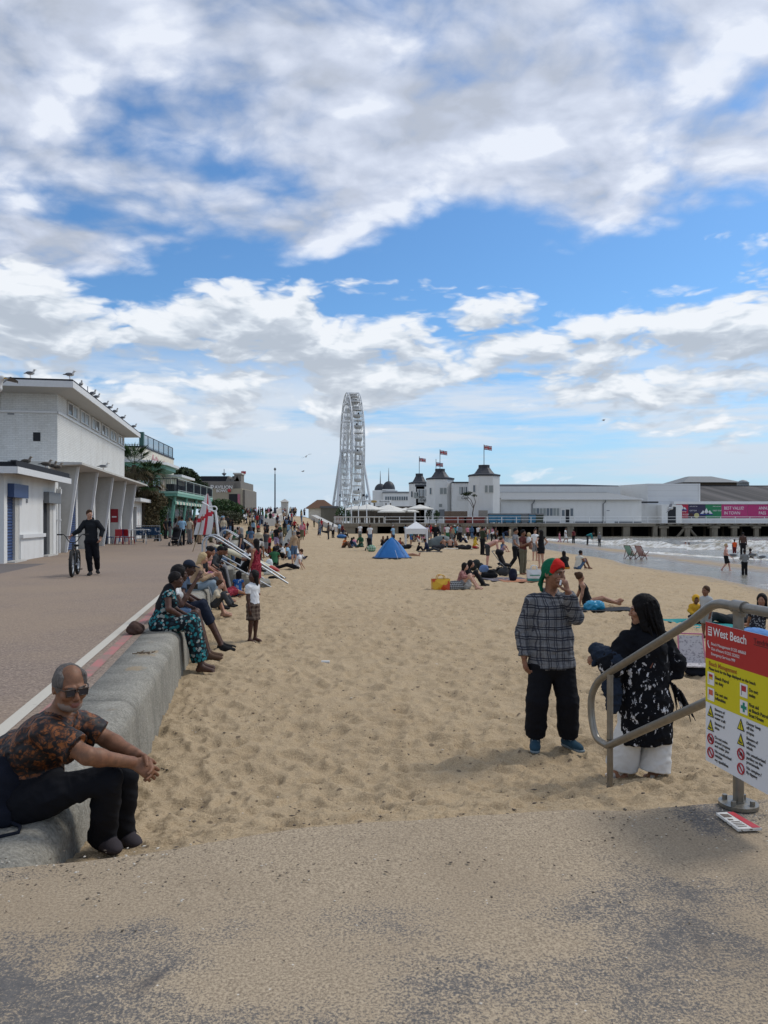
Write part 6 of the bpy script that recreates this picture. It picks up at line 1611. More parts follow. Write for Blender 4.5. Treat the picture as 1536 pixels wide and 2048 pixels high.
def m_splash(k,tc):
 w=k.vm('ADD',tc,k.vm('SCALE',k.noise(tc,11.0,3,0.5,col=True),scale=0.07))
 n=k.noise(k.vm('MULTIPLY',w,(1.3,1.3,0.8)),17.0,5,0.62);z=k.sep(tc)[2]
 low=k.ramp(k.m('ADD',z,k.m('MULTIPLY',k.noise(tc,3.0,3,0.5),0.25)),1.17,1.02)
 f=k.m('MULTIPLY',k.ramp(n,0.575,0.63),low)
 return{'Base Color':k.mix(f,(0.0055,0.006,0.0085),(0.58,0.58,0.60))}
M_splash=mat('black_white_splashed_cloth',fn=m_splash,rough=0.85,spec=0.12)
def m_print(name,cols,sc=16.0):
 def f(k,tc):
  w=k.vm('ADD',tc,k.vm('SCALE',k.noise(tc,8.0,3,0.5,col=True),scale=0.05))
  v=k.new('ShaderNodeTexVoronoi');k.put(v.inputs['Vector'],w);v.inputs['Scale'].default_value=sc
  r=k.sep(v.outputs['Color'])[0];c=cols[0]
  for i,q in enumerate(cols[1:]):c=k.mix(k.m('GREATER_THAN',r,(i+1)/len(cols)),c,q)
  return{'Base Color':k.mix(k.ramp(v.outputs['Distance'],0.5,0.62),c,cols[0])}
 return mat(name,fn=f,rough=0.85,spec=0.15)
def m_check(name,a,b_,per=0.03):
 def f(k,tc):
  x,y,z=k.sep(tc);q=1.0/per
  fx=k.m('LESS_THAN',k.m('FRACT',k.m('ADD',k.m('MULTIPLY',k.m('ADD',x,k.m('MULTIPLY',y,.6)),q),40)),0.4);fz=k.m('LESS_THAN',k.m('FRACT',k.m('ADD',k.m('MULTIPLY',z,q),40)),0.4)
  return{'Base Color':k.mix(k.m('MULTIPLY',k.m('ADD',fx,fz),0.5),a,b_)}
 return mat(name,fn=f,rough=0.88,spec=0.15)
M_navy=cloth('black_trousers',(0.0075,0.008,0.011),mottle=0.2)
M_white=cloth('white_cotton',(0.66,0.66,0.64))
# ---- man in a plaid shirt, hand raised to his mouth
def plaid_man():
 o0=B(1103,1500);d0=o0.y;org=Vector((o0.x,o0.y,W(1103,1502,d0).z))
 J=joints(1000,1090,4.655,d0,org,dict(pelvis=(483,1080,0),spine=(478,880,0),chest=(470,640,0),neck=(470,440,.02),head=(498,264,-.03),
shR=(302,528,.01),elR=(212,815,.04),wrR=(226,1045,-.03),shL=(618,530,0),elL=(705,672,-.10),wrL=(636,440,-.20),
hpR=(390,1130,0),knR=(345,1450,-.03),anR=(328,1795,.03),toR=(326,1888,-.12),hpL=(575,1130,0),knL=(630,1450,-.03),anL=(632,1800,.03),toL=(718,1880,-.09)))
 J['hM']=face_matrix(V(.66,-.75,-.04));J['hdL']=V(-.30,-.12,.9);J['hnL']=V(-.75,.65,.1);J['curlL']=0.75;J['hdR']=V(.1,-.1,-1);J['hnR']=V(.8,.3,0);J['curlR']=0.5
 hem=[J['chest'],J['spine'],V(*((J['pelvis']+V(0.0,0,-0.035))))]
 O=dict(sleeve=1.94,leg=1.93,leg_loose=(.026,.038,.046,.046),sleeve_loose=(.018,.022,.022,.022),fat=1.06,front=V(0,-1,0),hem=('shirt',T_TOP,hem,[.175,.188,.205],.70),hand=0.98)
 def extra(b,J):
  for sd_ in 'LR':
   a=J['an'+sd_];b.ell(a+V(0,-.01,.115),V(.096,.09,.062),T_BOT,.03);b.cone(a+V(0,0,.05),a+V(0,0,.085),.050,.055,T_BOT,.01)
  n=J['neck']
  for sx in(-1,1):
   b.cone(n+V(sx*.055,.01,.015),n+V(sx*.035+.01,-.075,-.045),.018,.024,T_TOP,.008)
  b.cone(n+V(-.05,.04,.012),n+V(.05,.04,.012),.024,.024,T_TOP,.01)
  b.cone(n+V(.012,-.062,-.03),n+V(.018,-.085,-.085),.012,.012,T_SKIN,.008)
  for sd_ in 'LR':
   t,a=J['to'+sd_],J['an'+sd_];fd=nrm((t-a)*V(1,1,0));hl=V(a[0],a[1],t[2]-.016)-fd*.035
   b.cone(hl,V(t[0],t[1],t[2]-.016)+fd*.04,.042,.044,T_EX2,.004,side=np.cross(fd,V(0,0,1)),flat=.9,cuts=[(V(0,0,t[2]-.012),V(0,0,1)),(V(0,0,t[2]-.032),V(0,0,-1))])
   for i in range(4):
    q=lerp(a+V(0,0,-.005),t+V(0,0,.03),.25+.16*i);sdv=np.cross(fd,V(0,0,1))
    b.cone(q-sdv*.022+V(0,0,.016-.006*i),q+sdv*.022+V(0,0,.016-.006*i),.0045,.0045,T_EX2,.002)
 o=hero('man in grey plaid shirt and red and green headscarf with hand raised to his mouth',org,J,O,
{T_SKIN:skin('olive'),T_TOP:M_plaid,T_BOT:M_navy,T_SHOE:cloth('teal_suede',(0.022,0.055,0.082)),T_EX2:cloth('lace_grey',(0.16,0.20,0.22))},0.0062,1.0,None,hairm(),3,0.020,extra,1.09,.012,.012)
 c,M=J['head'],J['hM'];hb=Blob(0.008)
 def P(x,y,z):return c+M@V(x,y,z)
 cut=(P(0,-.075,.042),nrm(M@V(0,-.80,-.72)));cut2=(P(0,.06,-.045),nrm(M@V(0,-.4,-1)))
 hb.ell(P(0,.014,.028),(.084,.106,.109),0,.004,M=M,cuts=[cut,cut2]);hb.ell(P(0,-.014,.048),(.084,.092,.092),1,.004,M=M,cuts=[cut,(P(0.03,.0,.0),nrm(M@V(-.15,1,.15)))])
 hb.cone(P(-.025,.095,-.02),P(-.05,.105,-.10),.026,.030,0,.012,side=M[:,0],flat=.5);hb.cone(P(-.05,.105,-.10),P(-.055,.085,-.16),.026,.016,0,.012,side=M[:,0],flat=.45)
 child_blob(o, 'headscarf',hb,None,.005,.008,4,{0:cloth('scarf_green',(0.008,0.11,0.055)),1:cloth('scarf_red',(0.50,0.020,0.016))})
 hh=Blob(.004);hh.ell(P(0,.02,-.008),(.0765,.090,.060),T_HAIR,.003,M=M,cuts=[(P(0,-.008,0),nrm(M@V(0,-1,0))),(P(0,0,-.052),nrm(M@V(0,-.4,-1)))])
 child_blob(o, 'hair',hh,hairm(),.005,.004)
 hnd=J['wrL']+J['hdL']*.10+V(-.03,-.02,0)
 ph=MB();ph.tube([hnd+V(-.012,.0,.022),hnd+V(-.02,0,-.022)],[.008,.009],10)
 p=ph.build('vape_pen',mat('white_plastic',(.7,.7,.7),.3));p.location=org;tag(p, 'small pale cylinder held at the mouth by the man in plaid', 'cigarette')
plaid_man()
# ---- woman in a black kaftan seen from behind
def kaftan_woman():
 o0=B(1300,1556);d0=o0.y;org=Vector((o0.x,o0.y,W(1300,1559,d0).z))
 J=joints(1140,1170,3.879,d0,org,dict(pelvis=(585,890,.02),spine=(585,700,.02),chest=(580,520,.0),neck=(575,345,.02),head=(560,195,.0),
shL=(445,425,-.05),elL=(330,620,-.08),wrL=(235,560,.08),shR=(715,425,.08),elR=(800,600,.10),wrR=(700,670,.28),
hpL=(500,930,.0),knL=(452,1160,.02),anL=(395,1425,.08),toL=(335,1462,.16),hpR=(670,930,.06),knR=(680,1180,.04),anR=(650,1462,.02),toR=(598,1492,.12)))
 J['hM']=face_matrix(V(-.93,.20,-.10));J['hdL']=V(-1,.3,-.3);J['curlL']=.9;J['curlR']=.6
 hem=[J['chest'],J['spine']+V(0,0,-.02),J['pelvis']+V(.0,0,-.05),J['pelvis']+V(0.0,0.0,-.325)]
 O=dict(female=True,sleeve=1.35,leg=1.90,leg_loose=(.03,.040,.055,.100),sleeve_loose=(.03,.05,.06,.07),fat=1.12,front=V(-.6,.8,0),hem=('kaftan',T_TOP,hem,[.18,.195,.215,.205],.78),shoe=T_SKIN,hand=.9)
 def extra(b,J):
  n=J['neck'];b.cone(n+V(0,.02,.02),J['chest']+V(0,0,.05),.085,.15,T_TOP,.04)
  b.cone(J['elR'],J['elR']+V(-.02,.0,-.16),.075,.095,T_TOP,.03,cuts=[(J['elR']+V(0,0,-.12),V(0.2,0,-1))])
  for sd_ in 'LR':
   a,t=J['an'+sd_],J['to'+sd_];fd=nrm((t-a)*V(1,1,0));sv=np.cross(fd,V(0,0,1))
   hl=V(a[0],a[1],t[2]-.022)-fd*.03
   b.cone(hl,V(t[0],t[1],t[2]-.022)+fd*.03,.042,.044,T_EX2,.003,side=sv,flat=1,cuts=[(V(0,0,t[2]-.014),V(0,0,1)),(V(0,0,t[2]-.036),V(0,0,-1))])
   b.cone(a+sv*.035-fd*.03+V(0,0,-.02),a-sv*.035-fd*.03+V(0,0,-.02),.014,.014,T_EX2,.004);b.cone(t-fd*.05+sv*.035,t-fd*.05-sv*.035,.018,.018,T_EX2,.004)
 def hair(hb,J):
  c,M=J['head'],J['hM']
  def P(x,y,z):return c+M@V(x,y,z)
  hb.ell(P(0,.020,.030),(.084,.100,.104),T_HAIR,.01,M=M,cuts=[(P(0,-.066,.05),nrm(M@V(0,-.99,-.10)))])
  hb.cone(P(0,.05,.0),P(0.01,.085,-.16),.088,.066,T_HAIR,.03);hb.cone(P(0,.07,-.10),P(.02,.11,-.20),.068,.03,T_HAIR,.03)
  for sx in(-1,1):
   hb.cone(P(sx*.060,-.015,.03),P(sx*.075,.0,-.14),.034,.032,T_HAIR,.02)
  rh=random.Random(6)
  for i in range(60):
   a=rh.uniform(-1.9,1.9);z0=rh.uniform(-.16,.08);z1=z0-rh.uniform(.06,.14);o_=rh.uniform(.0,.014);hb.cone(P((.088+o_)*sin(a),.03+(.075+o_)*cos(a),z0),P((.092+o_*1.6)*sin(a+rh.uniform(-.12,.12)),.045+(.085+o_*2)*cos(a),z1),rh.uniform(.006,.011),.003,T_HAIR,.005)
 o=hero('woman in loose black top splashed with white and wide white trousers, seen from behind',org,J,O,
{T_SKIN:skin('tan'),T_TOP:M_splash,T_BOT:M_white,T_EX2:cloth('sandal_white',(.55,.52,.48))},0.0068,.93,hair,mat('hair_glossy_black',fn=lambda k,tc:(lambda n:{'Base Color':k.mix(n,(.004,.0035,.0035),(.013,.011,.011)), 'Normal':bump(k,n,.8,.008)})(k.noise(k.vm('MULTIPLY',tc,(1,1,.12)),90.0,3,.6)),rough=.6,spec=.08),5,0.022,extra,.92,.006,.010)
 st=MB();a,c2=J['shR']+V(-.075,-.055,.075),J['spine']+V(.0,-.135,.09)
 m=lerp(a,c2,.5)+V(0.01,-.07,.0);st.tube([a+V(0,.05,.02),a+V(0,-.03,0),m,c2+V(-.02,-.03,0)],.006,6);st.build('bag_strap',mat('leather_brown',(.16,.045,.022),.5),o)
 fr=MB();q0=J['pelvis']+V(.20,-.02,.06)
 for i in range(16):
  t=i/15;p0=q0+V(-.02+.10*t,-.02+.02*sin(i),.10-.10*t);fr.tube([p0,p0+V(.03+.02*t,-.01,-.10),p0+V(.05+.05*t+.01*sin(i*3),0,-.21-.03*sin(i*1.7))],[.009,.007,.003],5)
 fr.build('fringe',M_splash,o)
 jb=Blob(.03);w,e=J['wrL'],J['elL']
 jb.cone(e+V(.02,-.02,.03),w+V(-.03,-.02,.05),.075,.06,0,.03);jb.cone(w+V(0,-.03,.02),w+V(-.06,-.05,-.04),.05,.018,0,.02);jb.cone(lerp(w,e,.5)+V(0,-.05,0),lerp(w,e,.6)+V(.02,-.07,-.24),.06,.07,0,.03,side=V(1,0,0),flat=.6)
 jb.cone(lerp(w,e,.8)+V(.03,-.06,-.2),lerp(w,e,.8)+V(.0,-.06,-.33),.045,.05,0,.02,side=V(1,0,0),flat=.6)
 co,fs,tg=jb.mesh(.008);co=wrinkle(co,fs,tg,{0:.03},7,1.6)
 j=np_mesh('denim_jacket',co,fs,cloth('denim_dark',(0.016,0.024,0.040)));j.location=org
 tag(j, 'dark denim jacket draped over the forearm of the woman in black', 'jacket')
kaftan_woman()
# ---- man in sunglasses seated on the wall
def seated_man():
 d0=3.86;org=Vector((W(45,1622,d0).x,d0,0.0))
 J=joints(0,1300,3.657,d0,org,dict(pelvis=(185,1050,.02),spine=(215,880,.02),chest=(325,680,.0),neck=(430,470,-.02),head=(508,268,-.05),
shR=(345,600,-.15),elR=(640,775,-.20),wrR=(965,822,-.02),shL=(585,545,.13),elL=(785,655,.15),wrL=(1000,765,.06),
hpR=(190,1085,-.09),knR=(790,945,-.04),anR=(745,1398,.16),toR=(822,1440,.08),hpL=(260,1060,.10),knL=(905,925,.20),anL=(885,1352,.34),toL=(965,1400,.28)))
 J['hM']=face_matrix(V(.68,-.72,-.16));J['hdR']=V(.75,.1,-.45);J['hnR']=V(-.25,.85,-.45);J['curlR']=.62;J['htR']=1
 J['hdL']=V(.70,-.25,-.50);J['hnL']=V(-.2,-.9,-.4);J['curlL']=.62;J['htL']=-1
 O=dict(sleeve=.72,leg=1.95,leg_fat=.86,leg_loose=(.014,.016,.022,.040),sleeve_loose=(.026,.034,0,0),fat=1.12,front=V(.85,-.5,0),beard=True,belly=.95)
 def extra(b,J):
  n=J['neck']
  for sx in(-1,1):b.cone(n+V(sx*.05,.02+sx*.03,-.005),n+V(.055+sx*.012,-.05,-.05),.020,.018,T_TOP,.008)
  b.cone(n+V(.06,-.045,-.04),n+V(.075,-.07,-.11),.016,.014,T_SKIN,.01)
  b.cone(J['pelvis']+V(-.04,-.01,.0),J['spine']+V(-.03,0,.05),.150,.165,T_TOP,.04);b.cone(J['pelvis']+V(.02,-.05,-.02),J['knR']*.35+J['hpR']*.65,.12,.105,T_BOT,.03)
 def hair(hb,J):
  c,M=J['head'],J['hM']
  def P(x,y,z):return c+M@V(x,y,z)
  hb.ell(P(0,.014,.020),(.0745,.0935,.0962),T_HAIR,.003,M=M,cuts=[(P(0,-.030,.048),nrm(M@V(0,-.90,.42))),(P(0,.030,-.052),nrm(M@V(0,-.62,-1)))])
  for sx in(-1,1):hb.ell(P(sx*.055,-.012,.045),(.021,.045,.040),T_HAIR,.01,M=M,cuts=[(P(0,-.046,0),nrm(M@V(0,-1,0)))])
 def greyhair(k,tc):
  n=k.noise(k.vm('MULTIPLY',tc,(1,1,.2)),140.0,3,.6);z=k.sep(tc)[2]
  return{'Base Color':k.mix(n,(.03,.026,.024),(.22,.20,.185)), 'Normal':bump(k,n,.6,.005)}
 o=hero('man in sunglasses and brown patterned shirt sitting on the sea wall with clasped hands',org,J,O,
{T_SKIN:skin('bronze'),T_TOP:M_batik,T_BOT:M_navy,T_SHOE:cloth('sock_grey',(.045,.038,.042)),T_LIP:mat('lips_tan',(.24,.10,.08),.5),T_BEARD:mat('stubble',fn=lambda k,tc:{'Base Color':k.mix(k.noise(tc,200.0,3,.7),(.17,.10,.07),(.30,.25,.22))},rough=.7)},
0.0055,1.0,hair,mat('hair_salt_pepper',fn=greyhair,rough=.8,spec=.1),8,0.018,extra,1.0,.007)
 c,M=J['head'],J['hM']
 def P(x,y,z):return Vector(c+M@V(x,y,z))
 Mx=Matrix([list(r)for r in M]);g=MB()
 for sx in(-1,1):
  vs=[P(sx*.031+a,-.101+.004*abs(a)*30,.003+b_)for a,b_ in((-.026,.017),(.026,.017),(.023,-.017),(-.020,-.018))]
  g.add(vs+[q+Vector(M@V(0,.005,0))for q in vs],[(0,1,2,3),(7,6,5,4),(0,4,5,1),(1,5,6,2),(2,6,7,3),(3,7,4,0)],0)
  g.tube(vs+[vs[0]],.0035,6,1);g.tube([P(sx*.056,-.096,.014),P(sx*.076,-.05,.016),P(sx*.079,.012,.012)],.0034,6,1)
 g.tube([P(-.008,-.104,.008),P(0,-.107,.011),P(.008,-.104,.008)],.0034,6,1)
 g.build('sunglasses',[mat('dark_lens',(.012,.013,.026),.06,spec=.6,mottle=.02),mat('tortoise_frame',(.05,.03,.02),.3)],o)
 p=W(8,1622,3.72);bb=Blob(.03)
 bb.ell(V(-.08,.02,.15),(.19,.15,.16),0,.05);bb.ell(V(-.02,0,.22),(.10,.11,.11),0,.05);bb.cone(V(-.2,-.03,.06),V(.04,-.03,.06),.06,.06,0,.04)
 co,fs,tg=bb.mesh(.012);co=wrinkle(co,fs,tg,{0:.03},3);bag=np_mesh('holdall',co,fs,cloth('bag_navy',(.010,.012,.020)))
 bag.location=(p.x-.02,p.y,0.0);tag(bag, 'dark navy holdall on the wall behind the man in sunglasses', 'bag')
 hs=MB();hs.tube([(.06,-.05,.03),(.14,-.08,.012),(.16,-.14,.008),(.08,-.20,.008),(-.06,-.21,.008),(-.16,-.16,.02)],.009,6);hs.build('strap',cloth('bag_navy',(.01,.012,.02)),bag)
seated_man()
# ------------ handrail and beach sign
M_ss=mat('brushed_steel',fn=lambda k,tc:{'Base Color':k.mix(k.noise(tc,14.0,4,.6),(.17,.155,.13),(.30,.28,.245)), 'Roughness':k.ramp(k.noise(tc,30.0,3,.6),.3,.7,.28,.5)},metal=.75,spec=.5)
def arc(pts,n=6):
 """smooth a polyline: Catmull-Rom"""
 P=[Vector(p)for p in pts];P=[P[0]*2-P[1]]+P+[P[-1]*2-P[-2]];out=[]
 for i in range(1,len(P)-2):
  for k in range(n):
   t=k/n;a,b,c,d=P[i-1:i+3];out.append(.5*((2*b)+(c-a)*t+(2*a-5*b+4*c-d)*t*t+(3*b-a-3*c+d)*t**3))
 out.append(P[-2]);return out
def handrail():
 S=W(1477,1612,3.93);S.z=0;t=thing('handrail', 'tubular steel handrail with looped end descending from slipway to sand', 'handrail',S)
 L=lambda px,py,d:W(px,py,d)-S
 top=L(1479,1214,3.93)
 e=Vector((-.176,.984,0))
 pb=L(1220,1344,5.34);q=top+e*.16
 pts=[top-e*2.4,top-e*1.2,top-e*.5,top,top+e*.10]+arc([q,q+e*.09+Vector((0,0,-.025)),q+(pb-q)*.22],4)+[q+(pb-q)*.6,pb]
 lp=arc([pb,L(1196,1364,5.50),L(1183,1395,5.55),L(1184,1440,5.54),L(1194,1476,5.48),L(1216,1492,5.36)],6)
 low=L(1216,1492,5.36);lo2=low+(pb-q)*-1.0+Vector((0,0,.02))
 mb=MB();mb.tube(pts+lp[1:]+[low.lerp(lo2,.3),low.lerp(lo2,.7),lo2,lo2-e*.25+Vector((0,0,.02)),lo2-e*2.3+Vector((0,0,.02))],.0255,14);mb.build('rail',M_ss,t)
 mb=MB();mb.tube([(0,0,0),(0,0,top.z)],.027,14);mb.tube([top+Vector((0,0,-.05)),top+Vector((0,0,-.02))],[.030,.036],14);p1=mb.build('post',M_ss,t)
 mb=MB();mb.tube([top-e*.045,top+e*.045],.0345,14);mb.build('collar',M_ss,p1)
 mb=MB();mb.lathe([(.0,.004),(.098,.004),(.098,.022),(.03,.022),(.03,.03),(.0,.03)],n=24,smooth=False);fl=mb.build('flange',M_ss,p1)
 for k in range(4):
  mb=MB();a=pi/4+k*pi/2;mb.tube([(.07*cos(a),.07*sin(a),.02),(.07*cos(a),.07*sin(a),.045)],.014,6);mb.build('bolt',M_ss,fl)
 mb=MB();b0=Vector((pb.x,pb.y,L(1220,1585,5.34).z-.4));mb.tube([b0,pb],.0225,12);p2=mb.build('post',M_ss,t)
 for z in(.35,.62):mb=MB();mb.torus(b0.lerp(pb,z),.0235,.0025,n=12,m=5);mb.build('cable_tie',M_blk,p2)
 mb=MB();q3=top-e*2.4;mb.tube([Vector((q3.x,q3.y,0)),q3+Vector((0,0,.02))],.027,14);mb.lathe([(.0,.004),(.098,.004),(.098,.022),(.03,.022)],(q3.x,q3.y,0),24,smooth=False);mb.build('post',M_ss,t)
 A=W(1411.5,1520,4.10);hgt=.757;ex=Vector((.140,-.990,0)).normalized();nz=Vector((-.990,-.140,0));w=.62
 s=thing('beach_sign', 'red, yellow and white West Beach notice board fixed to the handrail', 'sign',A)
 Mx=Matrix(((ex.x,0,nz.x,0),(ex.y,0,nz.y,0),(0,1,0,0),(0,0,0,1)))
 def quadp(x0,x1,z0,z1,off,m,name,par=s):
  mb=MB();mb.add([(x0,z0,off),(x1,z0,off),(x1,z1,off),(x0,z1,off)],[(0,1,2,3)]);o=mb.build(name,m,par);o.data.transform(Mx);return o
 mb=MB();mb.span((0,0,-.004),(w,hgt,0));o=mb.build('board',mat('sign_white',(.66,.67,.69),.35,mottle=.05),s);o.data.transform(Mx)
 zr=hgt*.74;zy=hgt*.426
 red=quadp(0,w,zr,hgt,.0012,mat('sign_red',(.40,.018,.018),.35,mottle=.08), 'red_panel');yel=quadp(0,w,zy,zr,.0012,mat('sign_yellow',(.60,.52,.006),.35,mottle=.06), 'yellow_panel')
 Mk=mat('sign_black',(.02,.02,.02),.5);Mwt=mat('sign_white_ink',(.72,.70,.70),.5);Mrd=mat('sign_red_ink',(.42,.02,.03),.5);Mbr=mat('sign_brown_ink',(.36,.08,.02),.5);Mg=mat('sign_green_ink',(.0,.20,.13),.5);Mor=mat('sign_orange',(.55,.10,.05),.5)
 def tx(x,z,size,txt,m,par,bold=.0,sx=1.0):return text_mesh(txt,size,m, 'lettering',par,Mx@Matrix.Translation((x,z,.0024)),.0003,bold=bold,sx=sx)
 tx(.075,hgt-.066,.064, 'West Beach',Mwt,red,.0008,.92);tx(.055,hgt-.118,.022, 'Beach Management 01255 686868',Mwt,red);tx(.055,hgt-.145,.022, 'Out of hours 01255 222022',Mwt,red);tx(.055,hgt-.172,.022, 'Emergency Services 999',Mwt,red)
 tx(.42,hgt-.050,.038, 'Tendring',mat('sign_dark_ink',(.08,.015,.02),.5),red);quadp(.42,.53,hgt-.058,hgt-.055,.0024,Mk, 'underline',red)
 quadp(.025,.062,hgt-.070,hgt-.022,.0024,Mwt, 'emblem',red)
 for i in range(3):quadp(.030,.057,hgt-.060+i*.013,hgt-.053+i*.013,.0032,Mrd, 'emblem_line',red)
 mb=MB();mb.tube(arc([(.030,hgt-.098,.003),(.026,hgt-.112,.003),(.034,hgt-.130,.003),(.044,hgt-.136,.003)],4),[.003]*13,6);o=mb.build('phone_symbol',Mwt,red);o.data.transform(Mx)
 mb=MB();mb.lathe([(.0,0),(.026,0)],(.585,hgt-.045,.0024),16);o=mb.build('crest',Mk,red);o.data.transform(Mx)
 tx(.032,zr-.034,.034, 'Beach Management',Mbr,yel,.0003,.95);tx(.032,zr-.058,.0215, 'Please look for the flags displayed on the beach',Mk,yel,.0005,.98)
 def icon(x,z,kind):
  p=quadp(x,x+.062,z,z+.068,.0024,Mwt, 'pictogram',yel)
  if kind=='cross':quadp(x+.024,x+.040,z+.010,z+.058,.0034,Mg, 'mark',p);quadp(x+.009,x+.055,z+.026,z+.042,.0040,Mg, 'mark',p);return
  quadp(x+.012,x+.015,z+.008,z+.060,.0034,Mk, 'staff',p)
  if kind=='patrol':quadp(x+.015,x+.048,z+.044,z+.058,.0034,Mrd, 'mark',p);quadp(x+.015,x+.048,z+.030,z+.044,.0034,mat('sign_gold',(.6,.42,.03),.5), 'mark',p)
  else:quadp(x+.015,x+.050,z+.030,z+.058,.0034,Mrd if kind=='red' else Mor, 'mark',p)
 icon(.022,zr-.138, 'patrol');icon(.022,zr-.222, 'orange');icon(.31,zr-.138, 'red');icon(.31,zr-.222, 'cross')
 for x,z,ls in((.092,zr-.098,('Beach Patrol', 'on duty')),(.092,zr-.182,('Do not use', 'inflatables')),(.382,zr-.098,('Do not', 'swim')),(.382,zr-.172,('First aid', 'at Beach Patrol', 'Boat House'))):
  for i,l in enumerate(ls):tx(x,z-i*.025,.024,l,Mk,yel,.0006)
 def tri(x,z,k):
  mb=MB();mb.add([(x,z,.0022),(x+.062,z,.0022),(x+.031,z+.062,.0022)],[(0,1,2)]);p=mb.build('warning_triangle',Mk,s);p.data.transform(Mx);mb=MB();mb.add([(x+.009,z+.0055,.003),(x+.053,z+.0055,.003),(x+.031,z+.050,.003)],[(0,1,2)]);o=mb.build('mark',mat('sign_yellow',(.6,.52,.006),.35),p);o.data.transform(Mx)
  if k=='!':quadp(x+.0285,x+.0335,z+.018,z+.038,.0036,Mk, 'mark',p);quadp(x+.0285,x+.0335,z+.010,z+.015,.0036,Mk, 'mark',p)
  else:
   mb=MB();mb.add([(x+.018,z+.012,.0036),(x+.044,z+.010,.0036),(x+.040,z+.020,.0036),(x+.028,z+.019,.0036),(x+.030,z+.028,.0036),(x+.020,z+.024,.0036)],[(0,1,2,3,4,5)]);o=mb.build('mark',Mk,p);o.data.transform(Mx)
 def ban(x,z,k):
  mb=MB();mb.torus((x+.030,z+.030,.0028),.026,.0035,n=24,m=5);r=.026
  mb.tube([(x+.030-r*.7,z+.030+r*.7,.003),(x+.030+r*.7,z+.030-r*.7,.003)],.003,5);o=mb.build('prohibition_ring',Mrd,s);o.data.transform(Mx)
  if k:
   mb=MB();mb.add([(x+.016,z+.020,.002),(x+.045,z+.020,.002),(x+.043,z+.032,.002),(x+.036,z+.040,.002),(x+.024,z+.040,.002),(x+.018,z+.032,.002)],[(0,1,2,3,4,5)]);m=mb.build('mark',Mk,o);m.data.transform(Mx)
 rows=[zy-.073,zy-.148,zy-.222,zy-.296]
 for i,(kx,ls)in enumerate(((1,('Beware of', 'powered', 'water craft')),(1,('Beware of', 'tides')),(2,('Do not swim', 'around groynes', 'and under pier')),(3,('No unauthorised', 'vehicles', 'e.g. quadbikes')))):
  z=rows[i];tri(.018,z, 'w')if kx==1 else ban(.020,z,kx==2)
  for j,l in enumerate(ls):tx(.088,z+.044-j*.0225,.0215,l,Mk,s,.0004)
 for i,(kx,ls)in enumerate(((4,('Danger keep', 'off the', 'groyne')),(1,('Beware of', 'offshore', 'winds')),(2,('No unauthorised', 'parking on the', 'promenade')),(3,('No camping /', 'fly-tipping')))):
  z=rows[i];tri(.285,z, '!' if kx==4 else 'w')if kx in(1,4)else ban(.287,z,kx==2)
  for j,l in enumerate(ls):tx(.362,z+.044-j*.0225,.0215,l,Mk,s,.0004)
 P=[G(1432,1625,.02),G(1466,1623.5,.02),G(1524,1656,.02),G(1476,1658,.02)];o0=P[0].copy();o0.z=.014
 n=thing('fallen_notice', 'small white and red notice plate lying flat by the sign post foot', 'notice',o0);v=[p-o0 for p in P]
 for q in v:q.z=.006
 mb=MB();mb.add([v[0],v[3],v[2],v[1]]+[q-Vector((0,0,.012))for q in(v[0],v[3],v[2],v[1])],[(0,1,2,3),(0,4,5,1),(1,5,6,2),(2,6,7,3),(3,7,4,0)]);mb.build('plate',mat('notice_white',(.62,.60,.56),.5),n)
 up=Vector((0,0,.0015));bl=lambda s_,t_:v[0].lerp(v[1],s_).lerp(v[3].lerp(v[2],s_),t_)+up
 mb=MB();mb.add([bl(.62,.02),bl(.98,.02),bl(.98,.98),bl(.62,.98)],[(3,2,1,0)]);mb.build('red_band',Mrd,n)
 for a,b,c,d in((.08,.5,.1,.32),(.12,.35,.4,.5)):mb=MB();mb.add([bl(a,c),bl(b,c+.04),bl(b,d),bl(a,d)],[(3,2,1,0)]);mb.build('worn_print',mat('notice_print',(.12,.09,.07),.7),n)
 for i in range(4):mb=MB();c=.58+i*.09;mb.add([bl(.12,c),bl(.52,c),bl(.52,c+.035),bl(.12,c+.035)],[(3,2,1,0)]);mb.build('text_line',mat('notice_print',(.12,.09,.07),.7),n)
handrail()
# ------------ beach things
def blobthing(name,label,cat,p,prims,m,res=.02,wr=.02,seed=1,rz=0.0,group=None):
 b=Blob(.03)
 for pr in prims:
  if len(pr)==2:b.ell(pr[0],pr[1],0,.03)
  else:b.cone(pr[0],pr[1],pr[2],pr[3],0,.03)
 co,fs,tg=b.mesh(res);co=wrinkle(co,fs,tg,{0:wr},seed,1.5);o=np_mesh(name,co,fs,m);o.location=p;o.rotation_euler=(0,0,rz);return tag(o,label,cat,group)
def towel(label,p,w,l,m,rz=0.0,cat='towel',seed=1,name='beach_towel'):
 nx,ny=14,18;X,Y=np.meshgrid(np.linspace(-w/2,w/2,nx),np.linspace(-l/2,l/2,ny));z=.02+.035*fbm(X*3+seed,Y*3,3,seed)
 top=np.stack([X,Y,z],-1).reshape(-1,3);bot=top-np.array([0,0,.012]);idx=np.arange(nx*ny).reshape(ny,nx);f=np.stack([idx[:-1,:-1],idx[:-1,1:],idx[1:,1:],idx[1:,:-1]],-1).reshape(-1,4)
 o=np_mesh(name,np.concatenate([top,bot]),np.concatenate([f,f[:,::-1]+nx*ny]),m);o.location=p;o.rotation_euler=(0,0,rz);return tag(o,label,cat)
